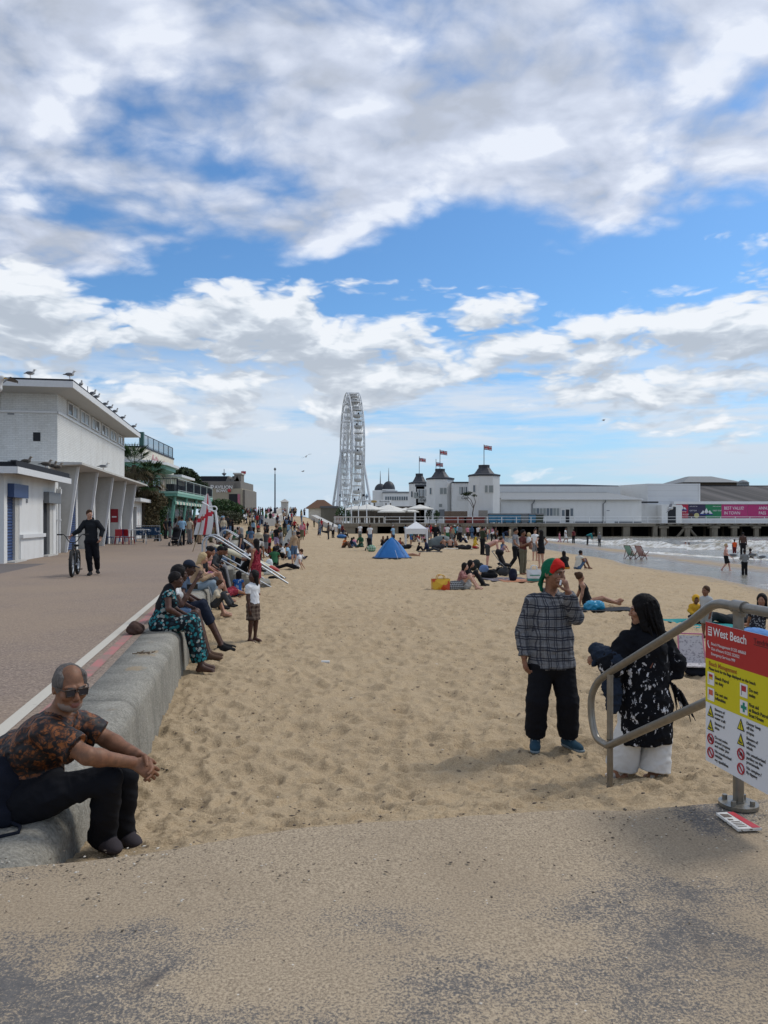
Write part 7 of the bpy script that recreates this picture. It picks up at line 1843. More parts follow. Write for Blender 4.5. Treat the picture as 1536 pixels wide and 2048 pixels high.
def carrier(label,p,w,h,m,rz=0,name='carrier_bag'):
 t=thing(name,label, 'bag',p,rz);mb=MB();a=w/2;b=w*.28
 vs=[(-a*.9,-b*.9,0),(a*.9,-b*.9,0),(a*.9,b*.9,0),(-a*.9,b*.9,0),(-a,-b*.6,h),(a,-b*.6,h),(a,b*.6,h),(-a,b*.6,h),(0,-b*1.15,h*.5),(0,b*1.15,h*.5)]
 mb.add(vs,[(0,1,8),(1,5,8),(5,4,8),(4,0,8),(1,2,6,5),(2,3,9),(3,7,9),(7,6,9),(6,2,9),(3,0,4,7),(3,2,1,0)]);mb.build('body',m,t)
 for y in(-b*.55,b*.55):mb=MB();mb.tube(arc([(-a*.45,y,h*.95),(-a*.3,y,h*1.3),(a*.3,y,h*1.3),(a*.45,y,h*.95)],4),.012,5);mb.build('handle',m,t)
 return t
def floral(name,a,b,sc=20):return mat(name,fn=lambda k,tc:{'Base Color':k.mix(k.ramp(k.noise(tc,sc,4,.7),.52,.58),a,b)},rough=.8)
def beach_chair():
 p=B(1388,1350);t=thing('folding_beach_chair', 'low folding chair with floral back and pink frame behind the handrail', 'chair',p,R(-12));t.scale=(.74,.74,.8);M_pk=mat('pink_tube',(.50,.16,.24),.4);Mf=floral('floral_canvas',(.50,.47,.47),(.28,.26,.27));u=.44
 mb=MB();mb.add([(-.22,.16,.18),(.22,.16,.18),(.20,.36,.62),(-.20,.36,.62)],[(0,1,2,3)]);mb.add([(-.22,.175,.18),(.22,.175,.18),(.20,.375,.62),(-.20,.375,.62)],[(3,2,1,0)]);mb.build('back_canvas',Mf,t)
 mb=MB();mb.span((-.22,-.22,.165),(.22,.17,.185));mb.build('seat_canvas',Mf,t)
 for sx in(-1,1):
  x=sx*.235
  mb=MB();mb.tube([(x,-.26,.0),(x,.16,.19),(x*.92,.38,.65)],.013,7);mb.build('side_frame',M_pk,t);mb=MB();mb.tube([(x*1.05,.30,0),(x*1.05,-.22,.19)],.013,7);mb.build('leg',M_pk,t);mb=MB();mb.tube([(x*1.15,-.20,.19),(x*1.2,-.22,.36),(x*1.15,.27,.40)],.013,7);mb.build('armrest',M_pk,t)
 mb=MB();mb.tube([(-.215,.38,.65),(.215,.38,.65)],.013,7);mb.build('top_bar',M_pk,t);mb=MB();mb.tube([(-.25,.30,.01),(.25,.30,.01)],.012,7);mb.build('foot_bar',M_pk,t)
 blobthing('black_bag', 'slumped black bag on the sand beside the floral folding chair', 'bag',p+Vector((-.30,.15,0)),[((0,0,.12),(.17,.14,.14)),((.1,.05,.2),(.1,.09,.1))],cloth('bag_black',(.012,.013,.016)),.02)
 blobthing('dark_garment', 'dark garment dropped under the floral folding chair', 'clothes',p+Vector((.06,.0,0)),[((0,0,.06),(.18,.12,.08)),((.1,-.05,.05),(.12,.08,.06))],cloth('garment_navy',(.014,.016,.024)),.02)
beach_chair()
def deckchair(label,p,rz,m):
 t=thing('deckchair',label, 'deckchair',p,rz,None);t.scale=(.8,.8,.8);Md=mat('dark_wood',(.11,.03,.02),.6)
 for sx in(-.28,.28):
  mb=MB();mb.box((sx,.16,.52),(.035,.05,1.42),M=Matrix.Rotation(R(-38),3, 'X'));mb.build('long_rail',Md,t);mb=MB();mb.box((sx*.93,-.05,.30),(.035,.05,1.15),M=Matrix.Rotation(R(58),3, 'X'));mb.build('cross_rail',Md,t);mb=MB();mb.box((sx*1.06,.42,.34),(.03,.04,.8),M=Matrix.Rotation(R(22),3, 'X'));mb.build('prop',Md,t)
 mb=MB();mb.tube([(-.3,.60,1.08),(.3,.60,1.08)],.022,6);mb.build('top_bar',Md,t);mb=MB();mb.tube([(-.3,-.50,.58-.32),(.3,-.50,.58-.32)],.022,6);mb.build('front_bar',Md,t)
 mb=MB();pr=[(.60,1.08),(.42,.78),(.20,.48),(-.02,.27),(-.25,.20),(-.50,.26)]
 for(a,b),(c,d)in zip(pr[:-1],pr[1:]):mb.add([(-.25,a,b),(.25,a,b),(.25,c,d),(-.25,c,d)],[(0,1,2,3)],0,True)
 mb.build('canvas',m,t)
def wp(px,py,z=SEA_Z+.02):p=G(px,py,z);return p
deckchair('deckchair with pale green canvas standing at the water edge',wp(1262,1117),R(128),cloth('canvas_mint',(.30,.50,.42)));deckchair('deckchair with pale pink canvas standing at the water edge',wp(1284,1118),R(128),cloth('canvas_pink',(.52,.33,.32)))
def tent():
 p=B(784,1117);d=p.y;k=d/FPX;t=thing('beach_tent', 'blue dome tent pitched on the sand', 'tent',p,0);w=38*k*1.0;h=42*k
 Mt=mat('tent_blue',fn=lambda kk,tc:{'Base Color':kk.mix(kk.noise(tc,3.0,4,.6),(.012,.12,.36),(.018,.17,.47)), 'Normal':bump(kk,kk.noise(tc,5.0,3,.6),.3,.06)},rough=.5)
 n,m=28,12;vs=[]
 for i in range(m+1):
  f=i/m;zz=h*(.75*f+.25*sin(f*pi/2));rr=max(1-f,0)**.80
  for j in range(n):
   a=2*pi*j/n;q=(abs(cos(a))**3+abs(sin(a))**3)**(-1/3.0);sag=1-.05*sin(f*pi)*abs(sin(2*a))
   vs.append((w*rr*cos(a)*q*.98*sag,w*.8*rr*sin(a)*q*sag,zz))
 mb=MB();mb.add(vs,[(i*n+j,i*n+(j+1)%n,(i+1)*n+(j+1)%n,(i+1)*n+j)for i in range(m)for j in range(n)],0,True);mb.build('canopy',Mt,t)
 mb=MB();mb.tube([(w*1.0*cos(2*pi*j/28)*(abs(cos(2*pi*j/28))**3+abs(sin(2*pi*j/28))**3)**(-1/3.0),w*.81*sin(2*pi*j/28)*(abs(cos(2*pi*j/28))**3+abs(sin(2*pi*j/28))**3)**(-1/3.0),.05)for j in range(29)],.045,5);mb.build('skirt',mat('tent_dark',(.03,.05,.08),.7),t)
 for a0 in(pi*.25,pi*.75):
  pts=[]
  for i in range(25):
   f=-1+2*i/24;e=abs(f);a=a0 if f<0 else a0+pi;g=1-e;q=(abs(cos(a))**3+abs(sin(a))**3)**(-1/3.0);rr=max(1-g,0)**.80*1.012;pts.append((w*rr*cos(a)*q*.98,w*.8*rr*sin(a)*q,h*(.75*g+.25*sin(g*pi/2))+.01))
  mb=MB();mb.tube(pts,.018,5);mb.build('pole',mat('tent_seam',(.02,.20,.45),.5),t)
 for a,b in(((-.1*w,-.79*w,.05),(-.62*w,-1.05*w,.0)),((.15*w,-.70*w,.5),(.3*w,-1.1*w,.0))):mb=MB();mb.tube([a,b],.008,4);mb.build('guy_line',M_wmetal,t)
 fl=B(826,1113);
 b=Blob(.02);b.cone(V(-.35,0,.10),V(.0,-.02,.16),.07,.05,0);b.cone(V(0,-.02,.16),V(.36,-.05,.06),.05,.036,0);b.cone(V(.36,-.05,.06),V(.42,-.06,.20),.036,.03,0);b.cone(V(-.35,.18,.10),V(.34,.10,.06),.06,.035,0);b.cone(V(.34,.1,.06),V(.38,.1,.19),.036,.03,0);b.cone(V(-.35,.18,.1),V(-.35,0,.1),.07,.07,0)
 co,fs,tg=b.mesh(.02);o=np_mesh('person',co,fs,skin('light'));o.location=fl;tag(o, 'bare legs of someone lying inside the blue dome tent', 'person')
tent()
def gazebo():
 p=B(832,1094);d=p.y;k=d/FPX;w=21*k;h1=37*k;h0=50*k;t=thing('gazebo', 'white pop-up gazebo on the sand in front of the pier', 'gazebo',p);Mg=mat('gazebo_canvas',(.72,.72,.71),.6)
 mb=MB();c=[(-w,-w,h1),(w,-w,h1),(w,w,h1),(-w,w,h1)];mb.add(c+[(0,0,h0*1.02)],[(0,1,4),(1,2,4),(2,3,4),(3,0,4)]);mb.add(c+[(x,y,z-.42)for x,y,z in c],[(0,4,5,1),(1,5,6,2),(2,6,7,3),(3,7,4,0)]);mb.build('canopy',Mg,t)
 for x,y,z in c:mb=MB();mb.tube([(x,y,0),(x*.98,y*.98,z)],.06,6);mb.build('leg',M_wmetal,t)
 o=blobthing('pop_up_shelter', 'dark grey pop-up beach shelter beside the white gazebo', 'tent',B(884,1094),[((0,0,.1),(1.0,.6,.8)),((-.5,0,.05),(.8,.6,.65)),((.6,0,.0),(.7,.6,.5))],mat('shelter_grey',(.10,.12,.12),.6),.12,.05)
gazebo()
# ------------ steps, rails, flag, board by the wall
def steps(label,v0,railtop):
 u0=-.90;t=thing('beach_steps',label, 'steps',UV(u0,v0,-.6),PA);n=4
 for i in range(n):mb=MB();z=.58-i*.15;mb.span((i*.38,-1.0,-.9),((i+1)*.38,1.0,z));mb.build('step',M_wallc,t,.015)
 for y in(-1.05,1.05):
  r=thing('step_handrail',label.replace('steps', 'handrail of the steps')+(', near side' if y<0 else ', far side'), 'handrail',UV(u0,v0,-.6)+EV*y,PA)
  a=Vector((-.55,0,.6));pts=[a,a+Vector((0,0,.75))]+arc([a+Vector((.02,0,.85)),a+Vector((.12,0,.98)),a+Vector((.30,0,1.0)),a+Vector((.5,0,.9))],4)+[Vector((2.05,0,.12))]
  mb=MB();mb.tube(pts,.028,10);mb.build('top_rail',M_steel,r);mb=MB();mb.tube([a+Vector((.0,0,.45)),a+Vector((.45,0,.35)),Vector((1.55,0,.0))],.024,8);mb.build('lower_rail',M_steel,r);mb=MB();mb.tube([(1.18,0,-.3),(1.18,0,.66)],.026,8);mb.build('post',M_steel,r)
steps('concrete beach steps behind the seated row of people',24.6,1);steps('farther concrete beach steps past the white board',38.0,1)
def feather_flag():
 p=G(392,1103,0);t=thing('feather_flag', 'white feather flag with red cross leaning on the promenade edge', 'flag',p,R(0));k=p.y/FPX
 mb=MB();mb.tube([(-.15,0,0),(.15,0,1.0),(.45,0,2.3),(.5,0,2.75)],[.02,.018,.014,.008],6);mb.build('pole',mat('bamboo',(.30,.22,.12),.6),t)
 nx,nz=12,20;mb=MB()
 def P(a,b):
  w=.62*(1-b**2.2)+.06;x0=.10+.42*b;return Vector((x0+(a-.25)*w*1.25,.05*sin(a*5+b*4),.80+1.95*b))
 for i in range(nx):
  for j in range(nz):
   a,b=(i+.5)/nx,(j+.5)/nz;red=abs(a-.55)<.09 or abs(b-.44-(a-.5)*.22)<.055
   mb.add([P(i/nx,j/nz),P((i+1)/nx,j/nz),P((i+1)/nx,(j+1)/nz),P(i/nx,(j+1)/nz)],[(0,1,2,3)],1 if red else 0,True)
 mb.build('cloth',[cloth('flag_white_cloth',(.66,.66,.66)),cloth('flag_red_cloth',(.52,.04,.06))],t)
feather_flag()
def rescue_board():
 a,b=UV(-1.3,27.2,.62),UV(1.0,25.9,-.25);m=(a+b)/2;t=thing('rescue_board', 'long cream rescue board resting on the handrails of the beach steps', 'surfboard',m);d=(b-a).normalized();L=(b-a).length
 mb=MB();mb.tube([-d*L*.5,-d*L*.44,-d*L*.2,d*L*.2,d*L*.45,d*L*.5],[.02,.11,.17,.17,.10,.02],12,flat=.55);mb.build('hull',mat('cream_fibreglass',(.60,.53,.36),.35),t)
 mb=MB();mb.tube([d*L*.36,d*L*.46,d*L*.495],[.138,.098,.03],12,flat=.58);mb.build('red_tip',mat('tip_red',(.40,.05,.03),.4),t)
rescue_board()
def mast_rail():
 a=W(428,1040,33);t=thing('shower_frame', 'white bent tubular shower frame standing beyond the red cross flag', 'frame',(a.x,a.y,0));L=lambda px,py,dd=0:W(px,py,33+dd)-Vector((a.x,a.y,0))
 mb=MB();mb.tube(arc([L(404,1004),L(410,1008),L(416,1011),L(417,1018),L(424,1021),L(431,1023)],4),.035,8);mb.build('bent_arm',M_wmetal,t);mb=MB();mb.tube([L(431,1022),L(437,1074,0)],.055,8);mb.build('post',M_wmetal,t);mb=MB();mb.tube(arc([L(419,1014),L(430,1013),L(434,1018),L(431,1022)],4),.03,8);mb.build('head',M_wmetal,t)
mast_rail()
# ------------ bicycle
def bicycle():
 f0=G(144,1154.5,0);f0=Vector((f0.x,f0.y,0));rear=f0+Vector((-.27,1.02,0));t=thing('bicycle', 'black bicycle with high handlebars pushed by the man in a black hoodie', 'bicycle',f0);Rr=.345;hd=(f0-rear).normalized();sd=Vector((-hd.y,hd.x,0));L=lambda x,y,z:hd*x+sd*y+Vector((0,0,z))
 Mt=mat('tyre_rubber',(.012,.012,.012),.85);Mf=mat('bike_frame_black',(.015,.015,.017),.35);M3=Matrix((hd,Vector((0,0,1)),sd)).transposed()
 wb=(f0-rear).length
 for x in(0,-wb):
  w=MB();w.torus((0,0,0),Rr-.042,.042,M3,32,10);w.v=[tuple(Vector(q)+L(x,0,Rr))for q in w.v];wh=w.build('tyre',Mt,t)
  r=MB();r.torus(L(x,0,Rr),Rr-.085,.014,M3,32,6);r.tube([L(x,-.05,Rr),L(x,.05,Rr)],.022,10);r.build('rim',M_steel,wh)
  s=MB()
  for k in range(16):a=2*pi*k/16;s.tube([L(x,.02*(-1)**k,Rr),L(x,0,Rr)+M3@Vector((cos(a),sin(a),0))*(Rr-.085)],.0025,4)
  s.build('spokes',M_steel,wh)
 top=L(-.26,0,.88)
 mb=MB();mb.tube([L(0,.065,Rr),L(-.10,.065,.66),L(-.13,.0,.72)],.016,8);mb.tube([L(0,-.065,Rr),L(-.10,-.065,.66),L(-.13,0,.72)],.016,8);mb.tube([L(-.13,0,.70),L(-.19,0,.86)],.026,10);mb.build('fork',Mf,t)
 hb=L(-.17,0,.90);mb=MB();mb.tube([L(-.18,0,.84),hb],.02,8);mb.build('stem',Mf,t)
 mb=MB();mb.tube(arc([hb+sd*-.38+Vector((0,0,.215)),hb+sd*-.22+Vector((0,0,.21)),hb+sd*-.10+Vector((0,0,.04)),hb,hb+sd*.10+Vector((0,0,.04)),hb+sd*.22+Vector((0,0,.21)),hb+sd*.38+Vector((0,0,.215))],6),.012,8);mb.tube([hb+sd*-.19+Vector((0,0,.16)),hb+sd*.19+Vector((0,0,.16))],.009,6);bar=mb.build('handlebar',Mf,t)
 for q in(-1,1):mb=MB();mb.tube([hb+sd*q*.26+Vector((0,0,.212)),hb+sd*q*.39+Vector((0,0,.216))],.018,8);mb.build('grip',Mt,bar)
 bb=L(-.62,0,.31);st=L(-.72,0,.66)
 mb=MB();mb.tube([L(-.16,0,.76),bb],.022,8);mb.tube([L(-.18,0,.83),st],.02,8);mb.tube([bb,st+Vector((0,0,.1))],.018,8)
 for q in(-.07,.07):mb.tube([bb,L(-wb,q,Rr)],.011,6);mb.tube([st,L(-wb,q,Rr)],.010,6)
 mb.build('frame',Mf,t)
 mb=MB();mb.ball(st+Vector((0,0,.15)),(.08,.13,.035),12,6);mb.tube([st+Vector((0,0,.08)),st+Vector((0,0,.15))],.016,6);mb.build('saddle',Mt,t)
 cr=MB();cr.tube([bb+sd*-.05,bb+sd*.05],.03,8);cr.tube([bb+sd*.06,bb+sd*.07+hd*.10+Vector((0,0,-.13))],.012,6);cr.tube([bb-sd*.06,bb-sd*.07-hd*.10+Vector((0,0,.13))],.012,6);cr.torus(bb+sd*-.05,.085,.008,M3,20,5);ck=cr.build('crank',M_steel,t)
 for q,o in((1,Vector((0,0,-.13))+hd*.1),(-1,Vector((0,0,.13))-hd*.1)):mb=MB();mb.box(bb+sd*q*.13+o,(.1,.09,.025));mb.build('pedal',Mt,ck)
 return hb+sd*-.30+Vector((0,0,.23))+f0,hb+sd*.30+Vector((0,0,.23))+f0
GRIPS=bicycle()
# ------------ gulls
def gull(label,p,yaw,s=1.0,fly=False,tilt=0,young=False):
 t=thing('gull',label, 'gull',p,yaw);b=Blob(.02);Mw=cloth('feather_white',(.62,.62,.60))if not young else cloth('feather_mottled',(.22,.19,.16));Mg=cloth('feather_grey',(.17,.175,.185))if not young else cloth('feather_brown',(.10,.085,.07))
 z=.0 if fly else .15
 b.ell(V(0,0,z+.09)*s,V(.085,.19,.085)*s,0,.02);b.cone(V(0,-.12,z+.12)*s,V(0,-.17,z+.22)*s,.055*s,.04*s,0,.03);b.ell(V(0,-.185,z+.245)*s,V(.038,.05,.042)*s,0,.02);b.cone(V(0,.15,z+.09)*s,V(0,.30,z+.075)*s,.05*s,.015*s,0,.02,side=V(1,0,0),flat=.4)
 co,fs,tg=b.mesh(.016*s);np_mesh('body',co,fs,Mw,parent=t)
 mb=MB();mb.tube([V(0,-.225,z+.245)*s,V(0,-.285,z+.232)*s],[.013*s,.004*s],6);mb.build('beak',mat('beak_yellow',(.45,.28,.04),.5),t)
 if not fly:
  for sx in(-1,1):
   w=Blob(.01);w.ell(V(sx*.068,.03,z+.105)*s,V(.028,.17,.065)*s,0,.01);w.cone(V(sx*.06,.15,z+.095)*s,V(sx*.02,.34,z+.085)*s,.03*s,.008*s,1,.01);co,fs,tg=w.mesh(.016*s);u=sorted(set(tg.tolist()));np_mesh('wing',co,fs,[[Mg,M_blk][q]for q in u],[u.index(q)for q in tg],parent=t)
   mb=MB();mb.tube([V(sx*.035,.02,z+.02)*s,V(sx*.035,.0,0)*s],.008*s,5);mb.box(V(sx*.035,-.02,.005)*s,(.04*s,.05*s,.008*s));mb.build('leg',mat('leg_pink',(.40,.25,.20),.6),t)
 else:
  for sx in(-1,1):
   mb=MB();pts=[(sx*.06,-.06,.12),(sx*.32,-.10,.12+.22*tilt*sx+.10),(sx*.66,.02,.12+.34*tilt*sx+.04)];bk=[(sx*.06,.12,.11),(sx*.32,.08,.11+.22*tilt*sx+.09),(sx*.68,.08,.12+.34*tilt*sx+.03)]
   mb.add([V(*q)*s for q in pts+bk],[(0,1,4,3),(1,2,5,4)],0);mb.add([V(q[0],q[1],q[2]-.012)*s for q in pts+bk],[(3,4,1,0),(4,5,2,1)],0);mb.add([V(*pts[2])*s,V(*bk[2])*s,V(sx*.82,.14,.12+.40*tilt*sx)*s],[(0,1,2)],1);mb.build('wing',[Mg,M_blk],t)
roof=lambda x,y,z=8.11:UV(-8.35,27.7,z)+EU*x+EV*y
vo=10.8-1.25
G1='gulls along the edge of the tall block roof'
for i,(y,yw,sz)in enumerate([(.12,95,1.1),(2.5,30,1.0),(5.4,60,1.1),(6.4,70,1.0),(9.0,70,1.0),(10.4,75,1.0),(12.2,60,1.1),(15.0,80,1.0),(19.9,70,1.1)]):gull('grey and white gull perched on the beachward roof edge of the tall block',roof(-.02,vo+y),R(yw),sz*.92)
for o in[q for q in C.objects if q.name.startswith('gull')and q.parent is None]:o['group']=G1
gull('grey winged gull facing right on the front roof edge of the tall block',roof(-1.75,vo+.08),R(88),1.0)
G2='gulls huddled on the low shop roof'
for i,(x,y,yw)in enumerate([(-.1,3.0,80),(.25,4.4,100),(.3,5.3,60),(.28,6.0,120)]):gull('brown mottled young gull huddled on the low shop roof',roof(x,y,3.53),R(yw),.95,young=True)
for o in[q for q in C.objects if q.name.startswith('gull')and q.get('label', '').startswith('brown mottled young')]:o['group']=G2
gull('single gull standing on the concrete canopy over the fins',roof(.6,14.5,4.11),R(100),1.1)
for px,py,d,yw,tl,lb in((1340,1020,60,60,.8, 'large gull flying low in front of the pier porch'),(612,915,150,20,.9, 'dark gull flying to the left of the big wheel'),(606,944,190,80,.3, 'distant gull gliding below the higher one left of the wheel'),(1207,842,170,80,.3, 'distant gull high above the long white hall'),(-19,790,14,80,.5, 'gull wing passing close at the edge of the brick block')):gull(lb,W(px,py,d),R(yw),1.25 if d<100 else 1.6,True,tl)
for px,py,yw,lb in((1467,1121,70, 'gull standing in the shallows beside the shirtless boy'),(1521,1125,-80, 'gull standing in the shallows with its beak turned from the children'),(1508,1120,60, 'gull wading between the children and the waves')):gull(lb,G(px,py,SEA_Z+.03),R(yw),1.35)
# ------------ people by the wall, on the sand and far away
COL=dict(black=(.012,.012,.014),navy=(.014,.020,.045),white=(.68,.68,.67),grey=(.20,.20,.21),red=(.36,.025,.03),pink=(.55,.22,.28),blue=(.05,.13,.36),lightblue=(.26,.42,.56),teal=(.03,.20,.21),green=(.035,.13,.06),
cream=(.55,.47,.34),beige=(.36,.25,.16),maroon=(.13,.025,.03),orange=(.60,.14,.03),yellow=(.60,.40,.05),denim=(.075,.13,.22),brown=(.10,.06,.04),lilac=(.36,.30,.46),khaki=(.13,.12,.07),charcoal=(.045,.047,.05),coral=(.55,.14,.10),olive=(.06,.065,.035))
def cl(n):return(n,COL[n])
# ---- man with the bicycle
def bike_man():
 f=G(178,1150.5,0);org=Vector((f.x,f.y,0));d0=f.y
 J=joints(100,1000,5.908,d0,org,dict(pelvis=(490,480,.02),spine=(488,410,.02),chest=(482,320,.01),neck=(470,235,.01),head=(465,168,-.02),
shR=(412,268,.0),elR=(345,360,-.10),wrR=(262,412,-.22),shL=(558,268,.02),elL=(622,355,.06),wrL=(600,440,-.02),
hpR=(455,500,.02),knR=(462,680,-.06),anR=(478,845,-.05),toR=(458,880,-.22),hpL=(525,500,.02),knL=(548,675,.05),anL=(562,815,.25),toL=(570,858,.12)))
 J['hM']=face_matrix(V(.72,-.69,-.05));J['curlR']=.9;J['curlL']=.6
 O=dict(sleeve=1.95,leg=1.95,sleeve_loose=(.018,.02,.02,.016),leg_loose=(.02,.025,.025,.02),fat=1.0,front=V(0,-1,0))
 def extra(b,J):
  n=J['neck'];b.cone(n+V(-.05,.05,.02),n+V(.05,.05,.02),.05,.05,T_TOP,.03);b.cone(n+V(-.07,-.03,-.02),n+V(.07,-.03,-.02),.035,.035,T_TOP,.02)
 hero('man in a black hoodie walking along the promenade pushing a bicycle',org,J,O,{T_SKIN:skin('light'),T_TOP:cloth('hoodie_black',(.014,.016,.019)),T_BOT:M_navy,T_SHOE:cloth('shoe_dark',(.02,.02,.022))},.0115,1.0, 'short',hairm('brown',HAIR['brown']),4,.016,extra,.98,.006)
bike_man()
# ---- the row sitting on the wall
YW=R(100)
def seat(v,u=-1.22,z=0.0):return UV(u,v,z)
M_teal=m_print('teal_leaf_print',[(.010,.014,.018),(.02,.14,.16),(.03,.20,.22),(.30,.32,.30),(.02,.035,.045)],26)
M_redp=m_print('red_rose_print',[(.22,.02,.035),(.30,.03,.05),(.16,.015,.03),(.36,.07,.09)],30)
Jw=lambda:pose('wall',random.Random(1))
def wall_pose(lean=.35,knee=.0,hands=None,spread=.0,foot=.0):
 J=pose('wall',random.Random(2));rot_about(J,['spine', 'chest', 'neck', 'head', 'shL', 'shR', 'elL', 'elR'],J['pelvis'],V(1,0,0),lean-.22)
 for sx,q in((1, 'L'),(-1, 'R')):
  J['kn'+q]=J['kn'+q]+V(sx*spread,0,knee);J['an'+q]=V(sx*(.10+spread),-.58+foot,-.52);J['to'+q]=V(sx*(.12+spread),-.74+foot,-.585)
 if hands=='phone':
  J['elR']=J['shR']+V(-.06,-.12,-.24);J['wrR']=J['head']+V(-.04,-.26,-.06)
 if hands=='read':
  for sx,q in((1, 'L'),(-1, 'R')):J['el'+q]=J['sh'+q]+V(sx*.06,-.10,-.25);J['wr'+q]=V(sx*.07,-.42,.34)
 return J
person('woman in teal leaf-print dress with black scarf sitting first in the row on the wall',seat(10.62),YW, 'wall',1.66,topm=M_teal,botm=M_teal,tone='dark',hair=('crop', 'black'),res=.0095,fem=True,sleeve=.15,leg=1.88,shoe=None,J=wall_pose(.34,.03),leg_loose=(.035,.05,.055,.07),look=.1,fat=1.1,arm=1.08,seed=11,
extra=lambda b,J,s:(b.cone(J['neck']+V(0,.03,-.02),J['chest']+V(.02,.04,-.08),.10,.16,T_EX2,.03,side=V(1,0,0),flat=.8),{T_EX2:cloth('scarf_black',(.012,.012,.014))})[1])
person('woman in white top and denim shorts holding a phone to her face on the wall',seat(11.55),YW, 'wall',1.66,top=cl('white'),bottom=cl('denim'),tone='dark',hair=('afro', 'black'),res=.0105,fem=True,sleeve=.4,leg=.85,shoe=('sandal_brown',(.10,.06,.04)),J=wall_pose(.30,.04, 'phone',foot=-.05),seed=12,look=.15)
person('man in blue tee, dark cap and navy cropped trousers on the wall',seat(12.5),YW, 'wall',1.78,top=('tee_slate',(.06,.09,.14)),bottom=('trousers_navy',(.012,.017,.032)),tone='dark',hair=('crop', 'black'),res=.0105,sleeve=.6,leg=1.45,shoe=('slide_black',(.015,.015,.016)),J=wall_pose(.36,.05,foot=-.16),seed=13,tilt=-.25,hat=(cloth('cap_navy',(.020,.026,.042)), 'cap'),fat=1.05)
person('blond woman in beige jacket reading from her phone on the wall',seat(16.6),YW, 'wall',1.66,top=('jacket_beige',(.34,.23,.14)),bottom=('jeans_pale',(.22,.28,.33)),tone='light',hair=('bob', 'blond'),res=.0125,fem=True,sleeve=1.9,leg=1.4,shoe=None,J=wall_pose(.34,.05, 'read',foot=-.1),seed=14,tilt=-.3)
person('woman with long auburn hair leaning forward on the wall',seat(17.9),YW, 'wall',1.64,top=cl('black'),bottom=cl('charcoal'),tone='pale',hair=('long', 'red'),res=.0135,fem=True,sleeve=.5,J=wall_pose(.42,.03),seed=15,tilt=-.3)
person('person in pink top and pink shorts with bare legs on the wall',seat(19.6),YW, 'wall',1.72,top=('top_rose',(.55,.25,.25)),bottom=('shorts_lilac',(.42,.20,.32)),tone='tan',hair=('short', 'black'),res=.0145,sleeve=.5,leg=.7,shoe=None,J=wall_pose(.36,.05,foot=-.1),seed=16,tilt=-.2)
person('woman in black with dark hair tied back sitting on the wall',seat(20.6),YW-.2, 'wall',1.66,top=cl('black'),bottom=cl('black'),tone='tan',hair=('bun', 'black'),res=.016,fem=True,sleeve=1.2,J=wall_pose(.3),seed=17)
person('person in black cap hunched over on the wall beside the step handrail',seat(21.8),YW, 'wall',1.75,top=cl('charcoal'),bottom=cl('black'),tone='brown',hair=('crop', 'black'),res=.016,sleeve=1.9,J=wall_pose(.6),seed=18,hat=(cloth('cap_black',(.012,.012,.014)), 'cap'),tilt=-.4)
person('person in black jacket bending forward on the wall by the cream board',seat(23.2),YW, 'wall',1.75,top=cl('black'),bottom=cl('grey'),tone='brown',hair=('crop', 'black'),res=.017,sleeve=1.9,J=wall_pose(.75),seed=19,tilt=-.5)
person('boy with brown hair and cream top sitting below the blond woman',seat(16.4,-.75,-.35),YW-.3, 'sit',1.05,top=cl('cream'),bottom=cl('charcoal'),tone='pale',hair=('short', 'brown'),res=.0125,seed=20,child=True,sleeve=1.2)
# on the sand in front of them
def sandp(px,py):p=B(px,py);return p
person('woman in red rose-print dress sitting on sand against the wall',sandp(446,1197),R(140), 'sit_back',1.62,topm=M_redp,botm=M_redp,tone='tan',hair=('long', 'black'),res=.0155,fem=True,bare_sh=True,leg=.9,shoe=None,seed=21,skirt=(.42,.2,T_BOT))
person('girl with long black hair in blue patterned dress sitting on the sand',sandp(475,1194),R(170), 'kneel',1.18,topm=m_print('blue_white_print',[(.02,.10,.32),(.03,.14,.40),(.40,.46,.52)],22),botm=m_print('blue_white_print',[(.02,.10,.32)],22),tone='tan',hair=('long', 'black'),res=.015,fem=True,seed=22,child=True,sleeve=.2,leg=.6,shoe=None)
person('woman in red rose-print dress standing with hand at her hair by the steps',sandp(512,1192),R(-120), 'raise',1.60,topm=M_redp,botm=M_redp,tone='tan',hair=('long', 'black'),res=.015,fem=True,bare_sh=True,leg=.5,shoe=None,seed=23,skirt=(.42,.19,T_BOT))
def girl_extra(b,J,s):
 c,M=J['head'],J['hM'];b.cone(c+M@V(-.07,.0,.06),c+M@V(.07,.0,.06),.012,.012,T_EX2,.004);return{T_EX2:M_white}
M_tartan=m_check('tartan_skirt',(.055,.035,.028),(.17,.13,.10),.07)
person('girl in white school shirt and brown tartan skirt standing on the sand',sandp(506,1284),R(62), 'stand',1.20,top=('shirt_white',(.70,.71,.72)),botm=M_tartan,tone='dark',hair=('bob', 'black'),res=.009,fem=False,sleeve=.62,leg=.35,shoe=None,seed=24,child=True,skirt=(.40,.235,T_BOT),look=-1.9,tilt=.12)
person('person in white tee sitting on the beach steps',UV(-.2,24.4,-.15),R(60), 'sit',1.7,top=cl('white'),bottom=cl('black'),tone='brown',hair=('crop', 'black'),res=.018,seed=25)
person('child in white tee with back turned below the step handrail',sandp(492,1160),R(150), 'sit',1.3,top=('tee_white',(.66,.66,.68)),bottom=cl('black'),tone='brown',hair=('crop', 'black'),res=.016,seed=26,child=True)
person('man in white speckled shirt bending over on the sand past the steps',sandp(508,1142),R(160), 'bend',1.75,top=('speckled',(.42,.40,.37)),bottom=('trousers_charcoal',(.05,.05,.052)),tone='tan',hair=('crop', 'black'),res=.02,seed=27)
